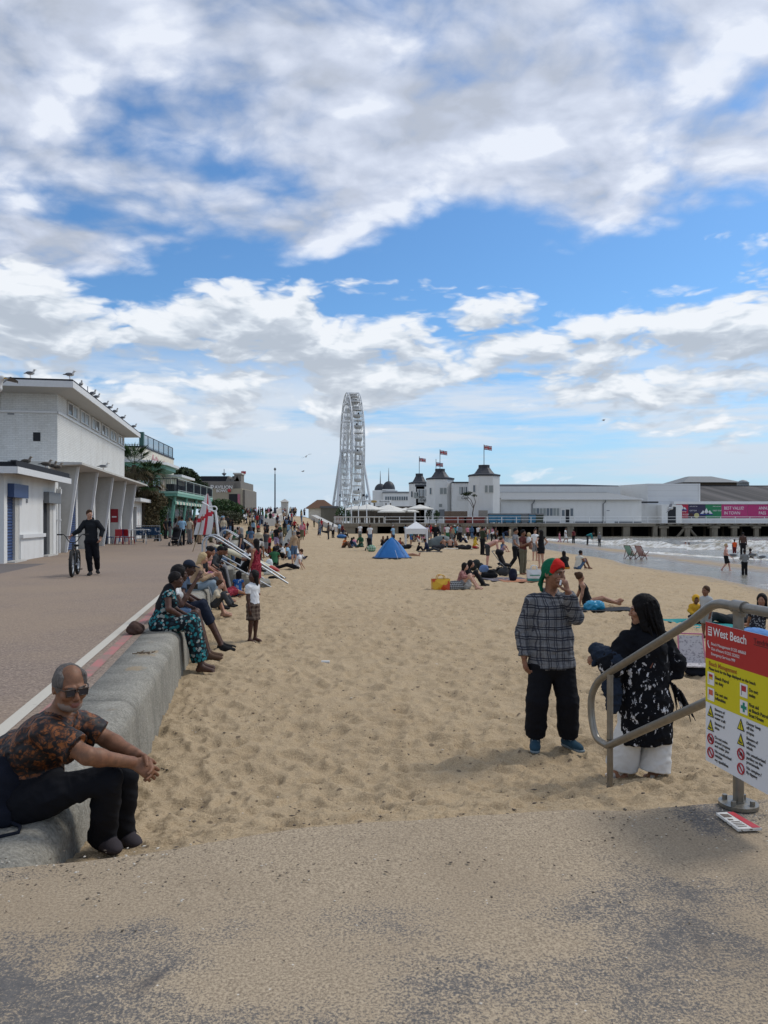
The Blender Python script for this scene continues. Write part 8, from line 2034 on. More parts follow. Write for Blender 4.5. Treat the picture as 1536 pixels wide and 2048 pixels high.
person('man in black tee and lilac shorts holding a child by the hand',sandp(553,1105),R(150), 'stand',1.78,top=cl('black'),bottom=cl('lilac'),tone='light',hair=('crop', 'brown'),res=.022,leg=.95,shoe=None,seed=28)
person('small boy in red tee and black shorts beside the man in lilac shorts',sandp(538,1104),R(20), 'raise',1.12,top=('tee_red',(.45,.04,.05)),bottom=cl('black'),tone='brown',hair=('crop', 'black'),res=.02,leg=.8,shoe=None,seed=29,child=True)
o=blobthing('yellow_dinghy', 'yellow and green sand toy on the beach beside the boy in red', 'toy',B(546,1103),[((0,0,.1),(.3,.2,.12))],cloth('toy_yellow',(.6,.35,.03)),.03,.01)
blobthing('white_plastic_bag', 'translucent white plastic bag at the foot of the step handrail', 'bag',B(536,1150),[((0,0,.28),(.17,.14,.26)),((.06,0,.46),(.11,.1,.13)),((0,0,.1),(.16,.14,.12))],mat('white_film',(.62,.66,.66),.3),.025,.06,4)
blobthing('black_shoes', 'dark shoes and bag strap lying on sand beside the white bag', 'shoes',B(548,1158),[((0,0,.05),(.22,.1,.06)),((.3,-.05,.04),(.14,.08,.05))],cloth('bag_black',(.012,.013,.016)),.025)
blobthing('tote_bag', 'brown tote bag on the promenade behind the woman in teal', 'bag',UV(-1.5,10.3,0),[((0,0,.06),(.09,.13,.07)),((.02,-.05,.11),(.05,.07,.05)),((0,.1,.05),(.08,.08,.06))],cloth('tote_brown',(.075,.045,.036)),.012,.04)
towel('white towel with turquoise edge hanging from the knees of the blond woman',UV(-.80,16.55,-.12),.34,.42,M_white,0, 'towel',3);C.objects[-1].rotation_euler=(R(70),0,R(80))
# ---- phone in the woman's hand, sticks on the wall
ph=MB();ph.box((0,0,0),(.16,.012,.08));o=ph.build('phone',mat('phone_black',(.02,.02,.022),.2),None,.004);o.location=UV(-.86,11.6,.50);o.rotation_euler=(.2,0,R(20));tag(o, 'phone held up by the woman in denim shorts', 'phone')
tw=MB();rr=random.Random(5)
for i in range(14):a=rr.uniform(0,6.3);p=Vector((rr.uniform(-.09,.09),rr.uniform(-.05,.05),.012));tw.tube([p,p+Vector((cos(a),sin(a),.1))*rr.uniform(.02,.06)],.006,5)
o=tw.build('food_scraps',mat('scrap_brown',(.12,.085,.05),.8));o.location=UV(-1.17,8.75,.0);tag(o, 'brown scraps of shell left on top of the sea wall', 'litter')
sw=MB()
for i in range(26):a=rr.uniform(0,6.3);p=Vector((rr.uniform(-.05,.05),rr.uniform(-.03,.03),.012));sw.tube([p,p+Vector((cos(a),sin(a),.3))*rr.uniform(.02,.05)],[.007,.003],5)
o=sw.build('seaweed',mat('seaweed_black',(.010,.011,.008),.6));o.location=B(328,1540);tag(o, 'clump of black seaweed on the sand by the seated man', 'seaweed')
mb=MB();mb.tube([(-.06,0,.02),(.06,0,.02)],.022,8);o=mb.build('plastic_wrapper',M_white,None,0);o.location=B(651,1328)+Vector((0,0,.01));tag(o, 'white wrapper lying alone in the middle of the sand', 'litter')
# ---- group of picnickers, centre right
person('woman in pink patterned top sitting on sand beside a yellow bag',sandp(918,1178),R(75), 'sit',1.62,topm=m_print('pink_paisley',[(.30,.13,.12),(.42,.24,.21),(.20,.07,.07)],40),bottom=cl('grey'),tone='pale',hair=('bob', 'black'),res=.0165,fem=True,sleeve=1.9,leg=.5,seed=41,shoe=None)
person('person in black sitting behind the woman in the pink patterned top',sandp(930,1172),R(80), 'sit',1.66,top=cl('black'),bottom=cl('black'),tone='light',hair=('bob', 'black'),res=.018,fem=True,sleeve=1.9,seed=42)
carrier('yellow carrier bag with red mark slumped on the sand',B(881,1180),.55,.34,mat('bag_yellow',fn=lambda k,tc:{'Base Color':k.mix(k.ramp(k.noise(tc,4.0,2,.5),.5,.56),(.62,.36,.02),(.5,.06,.01))},rough=.4),.2)
blobthing('checked_blanket', 'black and white checked blanket bundle by the sitting woman', 'blanket',B(903,1179),[((0,0,.08),(.38,.2,.12)),((.1,0,.16),(.25,.16,.1))],m_check('check_bw',(.35,.35,.34),(.02,.02,.02),.06),.025,.03)
blobthing('clear_plastic_bag', 'pale plastic bag by the knees of the sitting woman', 'bag',B(932,1178),[((0,0,.15),(.16,.13,.18))],mat('pale_film',(.45,.46,.45),.3),.025,.04)
def tee_off():pass
person('shirtless man bending over the pushchair and bags',sandp(975,1136),R(80), 'bend',1.76,None,cl('charcoal'),tone='pink',hair=('crop', 'brown'),res=.019,leg=.9,seed=43)
person('man in grey tee and black trousers standing among the bags',sandp(1031,1141),R(60), 'walk',1.78,cl('grey'),cl('black'),tone='tan',hair=('short', 'black'),res=.018,seed=44)
def toddler(b,J,s):
 c=J['chest']+V(.10,-.20,.0);b.ell(c,(.10,.09,.16),T_EX2,.02);b.ell(c+V(0,0,.23),(.075,.08,.085),T_EXTRA,.02);b.cone(c+V(.05,-.04,-.12),c+V(.06,-.07,-.32),.05,.035,T_SKIN,.02);b.cone(c+V(-.05,-.04,-.12),c+V(-.06,-.08,-.3),.05,.035,T_SKIN,.02)
 return{T_EX2:M_white,T_EXTRA:hairm('blond',HAIR['blond'])}
person('man in maroon tee and olive trousers carrying a fair-haired toddler',sandp(1046,1150),R(50), 'phone',1.76,('tee_maroon',(.11,.035,.03)),('trousers_olive',(.12,.11,.075)),tone='brown',hair=('short', 'black'),res=.018,seed=45,shoe=None,extra=toddler)
person('woman with long dark hair in black top and short black skirt',sandp(1082,1137),R(-150), 'hips',1.70,cl('black'),cl('black'),tone='pale',hair=('long', 'black'),res=.018,fem=True,bare_sh=False,sleeve=.1,leg=.3,shoe=None,seed=46,skirt=(.28,.18,T_BOT))
person('man in grey shorts standing behind the woman in the black skirt',sandp(1070,1122),R(20), 'stand',1.72,cl('white'),cl('grey'),tone='pale',hair=('short', 'brown'),res=.022,leg=.95,seed=47,shoe=None)
person('man in dark green jacket standing with hands together',sandp(965,1110),R(120), 'phone',1.76,('jacket_green',(.035,.045,.028)),cl('black'),tone='tan',hair=('short', 'black'),res=.024,sleeve=1.9,seed=48)
def pushchair(label,p,rz,s=1.0,hood=True):
 t=thing('pushchair',label, 'pushchair',p,rz);t.scale=(s,s,s);Mb=cloth('pram_black',(.012,.012,.014))
 b=Blob(.03);b.cone(V(0,.05,.5),V(0,.25,.95),.20,.22,0,.04,side=V(1,0,0),flat=.5);b.cone(V(0,-.15,.42),V(0,.12,.45),.20,.2,0,.04,side=V(1,0,0),flat=.4);b.ell(V(0,.22,.98),V(.20,.20,.15),0,.02,cuts=[(V(0,.06,.9),nrm(V(0,-1,-.3)))])if hood else None
 co,fs,tg=b.mesh(.025);np_mesh('seat',co,fs,Mb,parent=t)
 for sx in(-1,1):
  mb=MB();mb.tube([(sx*.24,-.38,.12),(sx*.24,.1,.55),(sx*.24,.5,1.05)],.018,6);mb.build('frame',M_greyp,t);mb=MB();mb.tube([(sx*.24,.38,.12),(sx*.24,.05,.5)],.018,6);mb.build('leg',M_greyp,t)
  for y in(-.4,.4):mb=MB();mb.tube([(sx*.26-.02,y,.12),(sx*.26+.02,y,.12)],.12,12);mb.build('wheel',M_blk,t)
 mb=MB();mb.tube([(-.24,.5,1.05),(.24,.5,1.05)],.02,6);mb.build('handle',M_blk,t);mb=MB();mb.span((-.2,-.2,.16),(.2,.3,.3));mb.build('basket',Mb,t)
pushchair('black pushchair heaped with clothes among the picnickers',B(1008,1148),R(60),.85)
for px,py,lb,pr,c,nm in((945,1140, 'grey and black rucksack heap left of the pushchair',[((-.05,0,.16),(.26,.2,.17)),((.16,0,.30),(.15,.13,.14)),((-.25,-.05,.12),(.16,.14,.13)),((.34,.05,.14),(.14,.12,.15))],(.030,.036,.036), 'rucksack'),(968,1146, 'pale blue cool bag among the black bags',[((0,0,.14),(.19,.12,.15)),((0,0,.24),(.15,.09,.08))],(.13,.20,.36), 'cool_bag'),(980,1157, 'black sports bag in front of the pushchair',[((0,0,.11),(.27,.15,.12)),((.05,0,.22),(.14,.1,.10)),((-.2,.05,.12),(.12,.1,.11))],(.010,.010,.012), 'sports_bag'),
(1006,1152, 'grey bag leaning against the pushchair wheels',[((0,0,.14),(.2,.14,.16)),((.08,0,.27),(.1,.09,.09))],(.04,.042,.045), 'bag'),(1026,1163, 'navy rucksack standing upright on the striped blanket',[((0,0,.22),(.14,.11,.23)),((0,-.1,.15),(.1,.06,.12))],(.012,.016,.032), 'rucksack'),(948,1139, 'red drinks can standing in the sand by the rucksacks',[((0,0,.08),(.05,.05,.1))],(.3,.02,.03), 'can')):
 blobthing(nm,lb, 'bag' if nm!='can' else 'can',B(px,py),pr,cloth('b_%d_%d'%(px,py),c),.025 if nm!='can' else .02,.03,px)
towel('striped grey blanket under the navy rucksack',B(1013,1160),1.5,1.3,m_check('stripe_grey',(.22,.20,.22),(.08,.07,.08),.1),.2);towel('orange mat on the sand beside the white carrier bag',B(1046,1163),1.5,1.0,cloth('mat_orange',(.50,.22,.12)),.1,seed=2);towel('cream mat behind the orange one',B(1062,1147),2.2,1.4,cloth('mat_cream',(.52,.48,.32)),.1,seed=3)
c_=carrier('white and green carrier bag standing on the orange mat',B(1068,1164),.5,.42,mat('bag_white_green',fn=lambda k,tc:{'Base Color':k.mix(k.m('GREATER_THAN',k.sep(tc)[2],.13),(.04,.24,.20),(.62,.64,.64))},rough=.4));mb=MB();mb.span((-.17,-.165,.225),(.17,-.16,.255));mb.build('printed_band',mat('sign_green_ink',(0,.2,.13),.5),c_)
person('woman in orange skirt with long dark hair sitting near the shallow pool',sandp(1132,1139),R(-160), 'sit',1.62,cl('black'),('skirt_orange',(.5,.22,.03)),tone='dark',hair=('long', 'black'),res=.02,fem=True,seed=51)
person('man in white vest and denim shorts sitting with bare legs',sandp(1155,1139),R(120), 'sit',1.74,('vest_white',(.60,.58,.50)),cl('denim'),tone='brown',hair=('crop', 'black'),res=.02,sleeve=.1,leg=.9,seed=52,shoe=None)
person('woman sunbathing on her back with knees bent behind the man in plaid',sandp(1175,1212),R(84), 'sit_back',1.66,cl('black'),cl('black'),tone='tan',hair=('bun', 'brown'),res=.016,fem=True,bare_sh=True,leg=.15,shoe=None,seed=53)
towel('dark towel on the sand by the sunbathing woman',B(1205,1221),1.5,.7,cloth('towel_dark',(.03,.032,.036)),.1,seed=5);blobthing('blue_bag', 'bright blue plastic bag on the dark towel', 'bag',B(1187,1221),[((0,0,.09),(.24,.13,.13)),((.12,0,.12),(.14,.1,.1))],mat('film_blue',(.02,.24,.40),.35),.02,.05)
# right hand children and sunbathers
person('toddler boy in pale grey shirt and shorts standing by the handrail',sandp(1412,1277),R(-60), 'stand',.88,('shirt_palegrey',(.40,.41,.41)),('shorts_grey',(.24,.26,.25)),tone='brown',hair=('crop', 'brown'),res=.012,leg=.9,shoe=None,seed=54,child=True,sleeve=.8)
person('child in yellow hooded towel crouching beside the toddler',sandp(1390,1245),R(-10), 'kneel',.95,('towel_yellow',(.62,.34,.03)),('towel_yellow',(.62,.34,.03)),tone='brown',hair=('crop', 'black'),res=.012,seed=55,child=True,sleeve=1.9,hat=(cloth('towel_yellow',(.62,.34,.03)), 'hood'),tilt=-.4)
person('person in dark trousers lying on the sand behind the notice board',sandp(1462,1252),R(-80), 'lie',1.7,cl('charcoal'),('trousers_dark',(.022,.027,.030)),tone='tan',hair=('short', 'black'),res=.016,seed=56)
person('woman in sunglasses and patterned top lounging by a blue cushion',sandp(1512,1278),R(-60), 'sit_back',1.62,topm=m_print('dark_dots',[(.02,.02,.025),(.03,.03,.035),(.25,.25,.25)],40),bottom=cl('navy'),tone='tan',hair=('bob', 'black'),res=.0125,fem=True,seed=57,look=.4)
blobthing('blue_cushion', 'light blue beach cushion behind the notice board', 'cushion',B(1508,1290),[((0,0,.14),(.30,.2,.15))],cloth('cushion_blue',(.12,.25,.50)),.02,.02);towel('teal towel under the crouching children',B(1400,1250),1.0,1.4,cloth('towel_teal',(.02,.22,.22)),.2,seed=6)
# children at the water
def shore(px,py):return G(px,py,max(SEA_Z-.02,-1.05))
person('shirtless fair-haired boy in black shorts walking at the water edge',sandp(1452,1143),R(60), 'walk',1.38,None,cl('black'),tone='pink',hair=('short', 'blond'),res=.018,leg=.95,shoe=None,seed=61,child=True)
person('child in grey hoodie and black trousers looking out to sea',sandp(1489,1153),R(175), 'phone',1.22,('hoodie_grey',(.22,.22,.215)),cl('black'),tone='dark',hair=('crop', 'black'),res=.018,seed=62,child=True,sleeve=1.9)
person('child in orange top standing in the shallow waves',shore(1469,1112),R(170), 'stand',1.15,('top_orange',(.70,.10,.03)),cl('maroon'),tone='dark',hair=('crop', 'black'),res=.022,seed=63,child=True,shoe=None)
person('bare-backed adult in dark trousers wading beside the child in orange',shore(1486,1116),R(150), 'stand',1.75,None,cl('black'),tone='dark',hair=('crop', 'black'),res=.024,seed=64,shoe=None)
person('small child with raised hands sitting in the foam',shore(1503,1118),R(-150), 'kneel',1.1,None,cl('black'),tone='dark',hair=('afro', 'black'),res=.024,seed=65,child=True)
for px,py,lb,tn,h in((1371,1090, 'pale swimmer with only head and shoulders above the water', 'pink', 'brown'),(1378,1091, 'dark-haired swimmer with head above the water', 'brown', 'black')):person(lb,G(px,py,SEA_Z),0, 'stand',1.7,None,cl('black'),tone=tn,hair=('short',h),res=.03,seed=px,sink=1.38)
# ---- promenade: couple with a pram, barriers and stall things
person('person in white patterned top and pale trousers beside the pram',G(352,1087,0),R(160), 'stand',1.66,('top_pattern',(.36,.36,.36)),('trousers_pale',(.40,.40,.41)),tone='brown',hair=('long', 'black'),res=.028,fem=True,sleeve=1.9,seed=71)
person('person in light blue shirt and black trousers pushing the pram',G(364,1091,0),R(-160), 'push',1.72,cl('lightblue'),cl('black'),tone='brown',hair=('short', 'black'),res=.026,sleeve=.8,seed=72)
pushchair('black pram parked on the promenade beside the couple',G(351,1092,0),R(0),.98)
for i,(px,py,kd,tp,bt,lb)in enumerate([(318,1082, 'sit', 'teal', 'charcoal', 'person in teal sitting by the crowd control barrier'),(331,1078, 'stand', 'black', 'black', 'person in black near the cafe fence'),(340,1076, 'stand', 'navy', 'grey', 'person in navy standing near the cafe fence'),(383,1078, 'stand', 'maroon', 'beige', 'person in maroon top standing at the cafe fence'),(396,1080, 'stand', 'cream', 'cream', 'person in long cream dress by the cafe fence'),(382,1086, 'sit', 'red', 'black', 'child in red and white sitting on the promenade')]):
 person(lb,G(px,py,0),R(i*70),kd,1.68 if i<5 else 1.1,cl(tp),cl(bt),tone=SKINS[2+i%3],hair=('short', 'black'),res=.03,seed=80+i)
def barrier():
 p=G(296,1083,0);t=thing('crowd_barrier', 'grey steel crowd barriers with printed blue sheet beside the kiosk', 'barrier',p,PA);w=1.6
 for x in(-w/2,w/2):mb=MB();mb.tube([(x,0,0),(x,0,1.1)],.022,6);mb.tube([(x,-.3,.02),(x,0,.25),(x,.3,.02)],.018,5);mb.build('post',M_steel,t)
 for z in(.2,1.1):mb=MB();mb.tube([(-w/2,0,z),(w/2,0,z)],.02,6);mb.build('rail',M_steel,t)
 for i in range(13):mb=MB();x=-w/2+w*(i+1)/14;mb.tube([(x,0,.2),(x,0,1.1)],.009,4);mb.build('bar',M_steel,t)
 mb=MB();mb.span((-w/2,-.04,.45),(w/2,-.03,1.0));mb.build('printed_sheet',m_print('banner_blue_white',[(.02,.05,.10),(.03,.07,.14),(.35,.38,.40)],9),t)
 for px,py,c,lb in((308,1072,(.03,.10,.30), 'blue lidded container behind the crowd barrier'),):
  mb=MB();mb.lathe([(.0,0),(.38,0),(.45,1.0),(.48,1.02),(.3,1.15),(0,1.18)],n=16);o=mb.build('container',mat('container_blue',c,.5));o.location=G(px,py,0);tag(o,lb, 'bin')
 q=G(240,1089,0)
 def chair(lb,pos,m,rz):
  t=thing('plastic_chair',lb, 'chair',pos,rz);mb=MB();mb.span((-.22,-.22,.42),(.22,.22,.47));mb.build('seat',m,t,.02);mb=MB();mb.box((0,.24,.72),(.42,.05,.42));mb.build('backrest',m,t,.02)
  for sx in(-1,1):
   for sy in(-1,1):mb=MB();mb.tube([(sx*.19,sy*.19,.43),(sx*.23,sy*.24,0)],.018,5);mb.build('leg',m,t)
 mbl=mat('plastic_blue',(.015,.05,.20),.4);mrd=mat('plastic_red',(.40,.02,.03),.4)
 chair('blue plastic chair at the stall beside the fins',q+Vector((-.75,.3,0)),mbl,2.2);chair('second blue plastic chair tucked behind the red ones',q+Vector((-.1,.9,0)),mbl,3.0);chair('red plastic chair at the stall beside the fins',q+Vector((-.1,.1,0)),mrd,3.4);chair('red plastic chair farther from the shutters',q+Vector((.45,.3,0)),mrd,2.6)
 t=thing('trestle_table', 'white trestle table with metal legs outside the fins', 'table',q+Vector((1.05,.3,0)),.2);mb=MB();mb.span((-.6,-.3,.88),(.6,.3,.93));mb.build('table_top',M_fascia,t)
 for sx in(-1,1):mb=MB();mb.tube([(sx*.45,-.25,0),(sx*.4,0,.88),(sx*.45,.25,0)],.02,5);mb.build('leg',M_steel,t)
 t=thing('hand_truck', 'small grey trolley standing by the crowd barrier', 'trolley',G(278,1086,0),.3);mb=MB();mb.tube([(-.25,0,.1),(-.25,0,.95),(.25,0,.95),(.25,0,.1)],.02,6);mb.tube([(-.25,0,.5),(.25,0,.5)],.015,5);mb.build('frame',M_greyp,t);mb=MB();mb.span((-.25,-.35,.08),(.25,0,.11));mb.build('plate',M_greyp,t)
 for sx in(-1,1):mb=MB();mb.tube([(sx*.27-.03,.05,.12),(sx*.27+.03,.05,.12)],.12,10);mb.build('wheel',M_blk,t)
barrier()
# ---- mid beach: each row px, py of the feet, pose, yaw, top, bottom, skin, hair, female, height, label
MID=[
(740,1092, 'stand',10, 'white', 'denim', 'brown', 'short black',0,1.76, 'man in white sweatshirt and jeans with hands joined near the blue tent'),
(666,1076, 'stand',150, 'white', 'black', 'tan', 'long black',1,1.62, 'woman in white top and black skirt crossing the sand'),
(687,1096, 'sit',60, 'orange', 'brown', 'tan', 'short black',0,1.7, 'person wrapped in orange cloth sitting left of the tent'),
(700,1096, 'sit',120, 'navy', 'denim', 'brown', 'long black',1,1.6, 'woman in navy sitting between the orange cloth and the cool box'),
(709,1094, 'sit',200, 'pink', 'grey', 'tan', 'short black',0,1.6, 'person in pink sitting beside the woman in navy'),
(720,1081, 'stand',190, 'white', 'grey', 'brown', 'short black',0,1.72, 'man in white tee seen from behind beyond the green pushchair'),
(704,1064, 'stand',40, 'lilac', 'grey', 'tan', 'scarf',1,1.66, 'person in long pale robe and head cover near the balustrade'),
(712,1066, 'bend',100, 'grey', 'black', 'tan', 'short black',0,1.7, 'person in grey bending near the balustrade'),
(690,1075, 'sit',30, 'cream', 'black', 'brown', 'short black',0,1.7, 'person in cream sitting by the blue cool box'),
(685,1074, 'sit',330, 'white', 'grey', 'tan', 'short black',0,1.7, 'person in white sitting by the blue cool box'),
(765,1091, 'sit',20, 'beige', 'black', 'tan', 'long brown',1,1.6, 'woman in beige sitting behind the blue tent'),
(775,1090, 'sit',0, 'black', 'black', 'dark', 'long black',1,1.6, 'woman in black sitting behind the blue tent'),
(786,1094, 'stand',60, 'lightblue', 'navy', 'brown', 'short grey',0,1.74, 'man in pale blue shirt standing behind the blue tent'),
(797,1094, 'sit',60, 'coral', 'red', 'tan', 'short black',0,1.5, 'child in coral sitting at the right side of the tent'),
(822,1092, 'stand',100, 'teal', 'blue', 'tan', 'long brown',1,1.66, 'woman in teal cardigan and blue skirt by the gazebo'),
(812,1082, 'stand',70, 'white', 'black', 'brown', 'long black',1,1.66, 'woman in white cape top standing under the gazebo edge'),
(845,1080, 'stand',0, 'grey', 'beige', 'tan', 'scarf',1,1.64, 'person in grey robe and head cover under the gazebo'),
(853,1082, 'stand',40, 'lilac', 'navy', 'brown', 'short black',0,1.6, 'person in lilac with a red bag beside the gazebo leg'),
(838,1084, 'sit',300, 'red', 'white', 'brown', 'short black',0,1.6, 'person in red sitting in the gazebo shade'),
(846,1085, 'sit',20, 'pink', 'white', 'brown', 'long black',1,1.6, 'woman in pink sitting in the gazebo shade'),
(828,1083, 'stand',180, 'black', 'black', 'dark', 'short black',0,1.74, 'person in black standing in the gazebo shade'),
(871,1089, 'hips',0, 'black', 'black', 'light', 'cap',0,1.78, 'man in black tee, shorts and white cap with arms out'),
(895,1086, 'stand',150, 'white', 'green', 'brown', 'short black',0,1.74, 'man in white tee and long green skirt cloth'),
(909,1085, 'stand',60, 'teal', 'black', 'brown', 'cap',1,1.68, 'woman in pale teal top, black skirt and white cap'),
(920,1084, 'stand',200, 'grey', 'black', 'brown', 'short black',0,1.72, 'man in grey sweatshirt and black shorts near the pier piles'),
(835,1102, 'sit',70, 'black', 'black', 'brown', 'short black',0,1.1, 'small child in black sitting right of the blue tent'),
(856,1103, 'sit_back',80, 'navy', 'charcoal', 'brown', 'short black',0,1.74, 'man in navy leaning back on the sand right of the tent'),
(888,1096, 'sit',190,None, 'black', 'tan', 'short black',0,1.7, 'bare-backed man sitting on a towel by the rucksack group'),
(900,1096, 'sit',170,None, 'black', 'light', 'short brown',0,1.7, 'bare-backed man with lighter skin sitting beside the first'),
(914,1096, 'sit_back',90,None, 'black', 'tan', 'short black',0,1.7, 'bare-chested man reclining at the end of the towel row'),
(1003,1104, 'sit',40, 'denim', 'lilac', 'light', 'long brown',1,1.6, 'woman in denim top and lilac skirt sitting beyond the bags'),
(983,1086, 'bend',80, 'white', 'black', 'light', 'short brown',0,1.7, 'person in white bending near the pier piles'),
(991,1090, 'stand',90, 'brown', 'black', 'brown', 'short black',0,1.76, 'man in brown and black walking by the pier piles'),
(1007,1084, 'bend',60, 'navy', 'denim', 'brown', 'short black',0,1.74, 'person in navy and jeans stooping by the pier'),
(1020,1074, 'stand',0, 'cream', 'cream', 'tan', 'short black',0,1.3, 'child in cream standing against a pier pile'),
(1071,1075, 'stand',120, 'charcoal', 'charcoal', 'brown', 'short black',0,1.72, 'person in charcoal wading towards the pier'),
(1119,1086, 'walk',60, 'pink', 'pink', 'tan', 'long brown',1,1.25, 'girl in pink swimsuit running in the foam'),
(1131,1086, 'walk',60, 'white', 'white', 'tan', 'short black',0,1.7, 'person in white walking in the foam beside the girl in pink'),
(1147,1088, 'stand',200, 'maroon', 'black', 'tan', 'short black',0,1.6, 'person in maroon and black standing in the foam'),
(1175,1090, 'bend',60, 'teal', 'charcoal', 'brown', 'short black',0,1.74, 'person in dark teal bending down in the foam'),
(1199,1092, 'stand',190, 'grey', 'charcoal', 'tan', 'cap',0,1.3, 'child in grey and white hat standing in the foam'),
(948,1098, 'kneel',60, 'yellow', 'red', 'brown', 'scarf',1,1.6, 'person in yellow and red patterned wrap sitting on the sand'),
(950,1082, 'sit',10, 'grey', 'black', 'brown', 'short black',0,1.6, 'person in grey sitting near the pier piles'),
(935,1080, 'stand',20, 'pink', 'black', 'tan', 'long brown',1,1.66, 'woman in pink standing near the pier piles'),
(944,1079, 'stand',160, 'denim', 'navy', 'brown', 'scarf',1,1.66, 'woman in blue robe and head cover near the pier piles'),
(956,1079, 'stand',340, 'white', 'black', 'brown', 'short black',0,1.7, 'man in white tee with black strap near the pier piles'),
(970,1080, 'stand',40, 'pink', 'beige', 'light', 'long brown',1,1.66, 'woman in salmon top near the third pier pile'),
(978,1079, 'stand',80, 'coral', 'grey', 'light', 'short brown',0,1.4, 'child in coral beside the woman in salmon'),
(880,1080, 'stand',90, 'grey', 'black', 'brown', 'scarf',1,1.66, 'person in grey scarf by the dark pop-up shelter'),
]
cap_m=cloth('cap_white',(.62,.62,.60))
def tbl(rows,grp,res,jit=0,zf=None):
 for i,(px,py,kd,yw,tp,bt,sk,hr,fm,H,lb)in enumerate(rows):
  p=B(px,py)if zf is None else zf(px,py);hat=None;hh=hr.split()
  if hr=='scarf':hat=(cloth(*cl(tp if tp else 'black')), 'scarf');hh=['crop', 'black']
  if hr=='cap':hat=(cap_m, 'cap');hh=['crop', 'black']
  rb=dict(lilac=cl('lilac'));tb=cl(tp)if tp else None
  if px>1060 and py<1095:p=G(px,py,SEA_Z-.05)
  person(lb,p,R(yw),kd,H,tb,cl(bt),tone=sk,hair=(hh[0],hh[1]),res=res,fem=bool(fm),seed=200+i,hat=hat,sleeve=1.9 if(tp in('black', 'navy', 'grey', 'teal', 'denim')or hr=='scarf')else .5,leg=.9 if bt in('blue', 'lilac', 'red', 'white')else 2.0,child=H<1.45,group=grp,
skirt=(.7,.20,T_TOP)if hr=='scarf' and kd=='stand' else((.45,.2,T_BOT)if(fm and kd=='stand' and i%2)else None),shoe=None if i%3==0 else 'dark')
tbl(MID,None,.034)
# camping things beside them
person('woman in green shawl sitting in a folding chair with a pushchair beside the tent',B(722,1101),R(-20), 'kneel',1.66,('shawl_green',(.035,.10,.055)),('skirt_green',(.03,.07,.05)),tone='brown',hair=('crop', 'black'),res=.028,fem=True,sleeve=1.9,seed=91,hat=(cloth('shawl_green',(.035,.10,.055)), 'scarf'),sink=-.22)
pushchair('green patterned pushchair beside the woman in the green shawl',B(740,1102),R(20),.8)
blobthing('cool_box', 'blue cool box on the sand left of the blue tent', 'cool box',B(683,1077),[((0,0,.22),(.55,.3,.24))],mat('coolbox_blue',(.02,.12,.32),.5),.06,.01)
blobthing('green_bag', 'green and white bag under the green pushchair', 'bag',B(743,1104),[((0,0,.22),(.3,.2,.24))],m_check('green_white',(.10,.28,.14),(.5,.5,.48),.15),.04,.02)
towel('white towel edge under the bare-backed men',B(901,1098),3.2,1.2,cloth('towel_cream',(.50,.47,.42)),.0,seed=8);towel('dark mat beneath the reclining man by the towel row',B(860,1104),1.6,.8,cloth('mat_dark',(.05,.05,.055)),0,seed=9)
for px,py,lb,c in((877,1098, 'dark heap of clothes at the end of the white towel',(.03,.03,.035)),(930,1099, 'dark rug roll on the sand beyond the towel row',(.02,.02,.022)),(810,1098, 'black bag behind the right side of the blue tent',(.014,.014,.016)),(660,1062, 'black and white windbreak heap on the sand near the access ramp',(.10,.10,.10)),(652,1066, 'dark folded buggy on the sand near the access ramp',(.02,.02,.022)),(672,1064, 'white bags piled beside the windbreak heap',(.5,.5,.5))):
 blobthing('belongings',lb, 'bag',B(px,py),[((0,0,.12),(.4,.25,.15)),((.25,0,.2),(.22,.18,.15)),((-.3,0,.12),(.2,.2,.16))],cloth('bl_%d'%px,c),.05,.06,px)
def sail():
 p=B(574,1093);t=thing('windsurf_sail', 'white beach windbreak sail standing on the sand', 'windbreak',p);mb=MB();mb.add([(-.5,0,0),(.4,.2,0),(.35,.1,1.45),(.1,.05,1.2)],[(0,1,2,3)]);mb.add([(-.5,.02,0),(.4,.22,0),(.35,.12,1.45),(.1,.07,1.2)],[(3,2,1,0)]);mb.build('cloth',mat('sail_white',(.5,.54,.54),.6),t);mb=MB();mb.tube([(.42,.2,0),(.36,.1,1.5)],.03,6);mb.build('mast',M_blk,t)
sail()
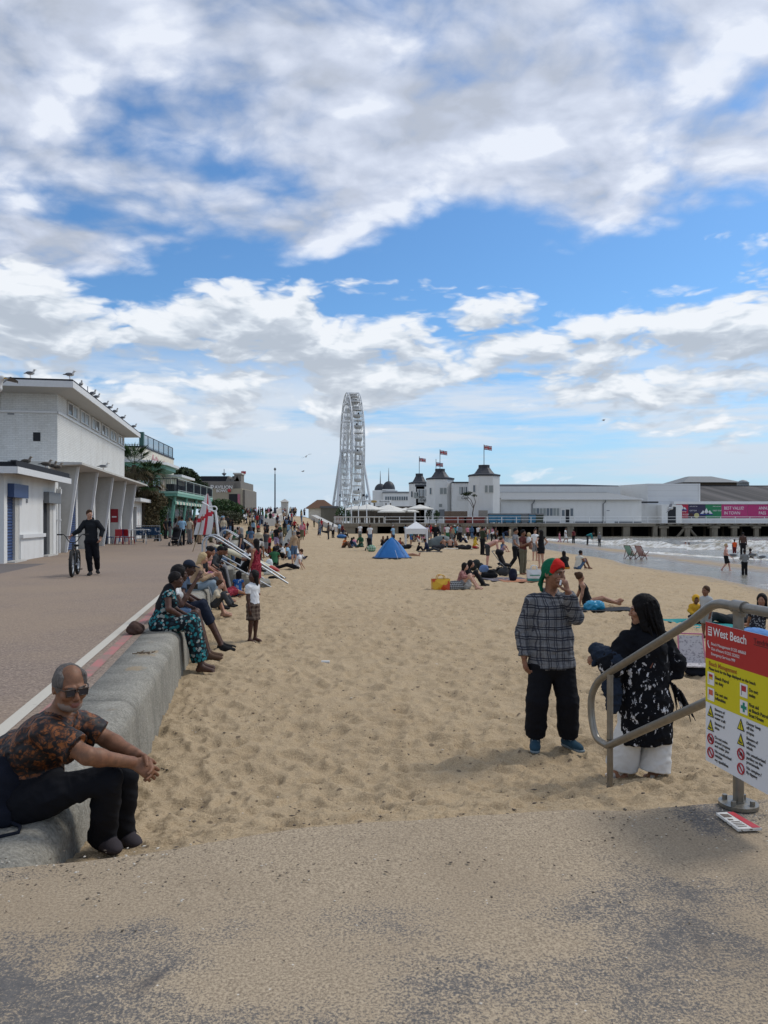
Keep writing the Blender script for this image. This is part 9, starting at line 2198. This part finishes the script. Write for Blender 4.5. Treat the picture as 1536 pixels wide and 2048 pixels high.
# ---- crowd along the wall and up the ramp: many, each its own figure
rc=random.Random(77);tops=['black', 'black', 'black', 'navy', 'charcoal', 'white', 'grey', 'red', 'maroon', 'pink', 'lightblue', 'charcoal', 'cream', 'teal', 'black', 'green', 'denim', 'white', 'beige'];bots=['black', 'black', 'navy', 'denim', 'grey', 'charcoal', 'khaki', 'beige']
poseword=dict(stand='standing',walk='walking',sit='sitting',sit_back='reclining',kneel='kneeling',hips='hands on hips',phone='holding a phone',wall='seated')
def crowd(n,where,grp,fn,kinds,res,Hs=(1.55,1.8)):
 for i in range(n):
  px,p=fn(i);kd=rc.choice(kinds);tp,bt=rc.choice(tops),rc.choice(bots);fm=rc.random()<.5;H=rc.uniform(*Hs);ch=rc.random()<.12;H=H*.68 if ch else H;sc=fm and rc.random()<.25
  lb=('child' if ch else 'person')+' in %s top, %s %s, %s %s'%(tp,bt, 'skirt' if(fm and kd=='stand' and not sc)else 'trousers',poseword[kd],where)
  person(lb,p,rc.uniform(0,2*pi)if kd!='wall' else YW+rc.uniform(-.3,.3),kd,H,cl(tp),cl(bt),tone=rc.choice(['light', 'tan', 'brown', 'dark', 'brown']),hair=(rc.choice(['long', 'bob'])if fm else rc.choice(['short', 'crop']),rc.choice(['black', 'black', 'brown', 'grey'])),res=res,fem=fm,seed=1000+i*7,child=ch,group=grp,sleeve=rc.choice([.5,.5,1.9]),leg=rc.choice([2,2,1.9,.9]),hat=(cloth(*cl(tp)), 'scarf')if sc else None,skirt=(.6,.2,T_BOT)if(fm and kd=='stand' and not sc)else None)
def along_wall(i):
 v=rc.uniform(27,78);p=UV(-1.25,v,prom_z(v));return 0,p
crowd(18, 'on the wall past the steps', 'people on the wall past the steps',along_wall,['wall'],.036)
def wall_foot(i):
 v=rc.uniform(30,84);u=rc.uniform(-.5,2.0+.06*(v-30));p=UV(u,v);p.z=bz(p.x,p.y);return 0,p
crowd(52, 'on sand below the wall', 'people on the sand below the far wall',wall_foot,['sit', 'sit', 'stand', 'sit_back', 'kneel', 'phone'],.045)
def prom_far(i):
 v=rc.uniform(42,100);u=rc.uniform(-5.0,-1.8);return 0,UV(u,v,prom_z(v))
crowd(44, 'on promenade beyond the cafe', 'people on the promenade beyond the cafe',prom_far,['stand', 'walk', 'stand', 'phone'],.05)
def ramp_top(i):
 px=rc.uniform(484,562)if i%4 else rc.uniform(562,612);d=rc.uniform(96,140);x=XP(px,d);p=Vector((x,d,0));u,v=uv_of(p);p.z=max(bz(x,d),prom_z(v)if u<WALL_U else-9);return px,p
crowd(84, 'on the ramp by the lamp post', 'people at the top of the ramp',ramp_top,['stand', 'stand', 'walk'],.075)
def far_sand(i):
 px=rc.uniform(560,690);d=rc.uniform(70,105);x=XP(px,d);p=Vector((x,d,bz(x,d)));return px,p
crowd(26, 'on sand below the ramp', 'people on the sand near the ramp',far_sand,['stand', 'sit', 'stand', 'walk'],.06)
def pier_sand(i):
 px=rc.uniform(790,1000);d=rc.uniform(66,100);x=XP(px,d);p=Vector((x,d,bz(x,d)));return px,p
crowd(30, 'on sand before the pier', 'people on the sand in front of the pier',pier_sand,['stand', 'stand', 'sit', 'walk', 'hips'],.055)
person('person in bright red robe and head cover standing on the far sand',Vector((XP(607,78),78,bz(XP(607,78),78))),R(20), 'stand',1.64,('robe_red',(.40,.02,.03)),('robe_red',(.40,.02,.03)),tone='brown',hair=('crop', 'black'),res=.05,fem=True,sleeve=1.9,seed=97,hat=(cloth('robe_red',(.40,.02,.03)), 'scarf'),skirt=(.8,.22,T_BOT))
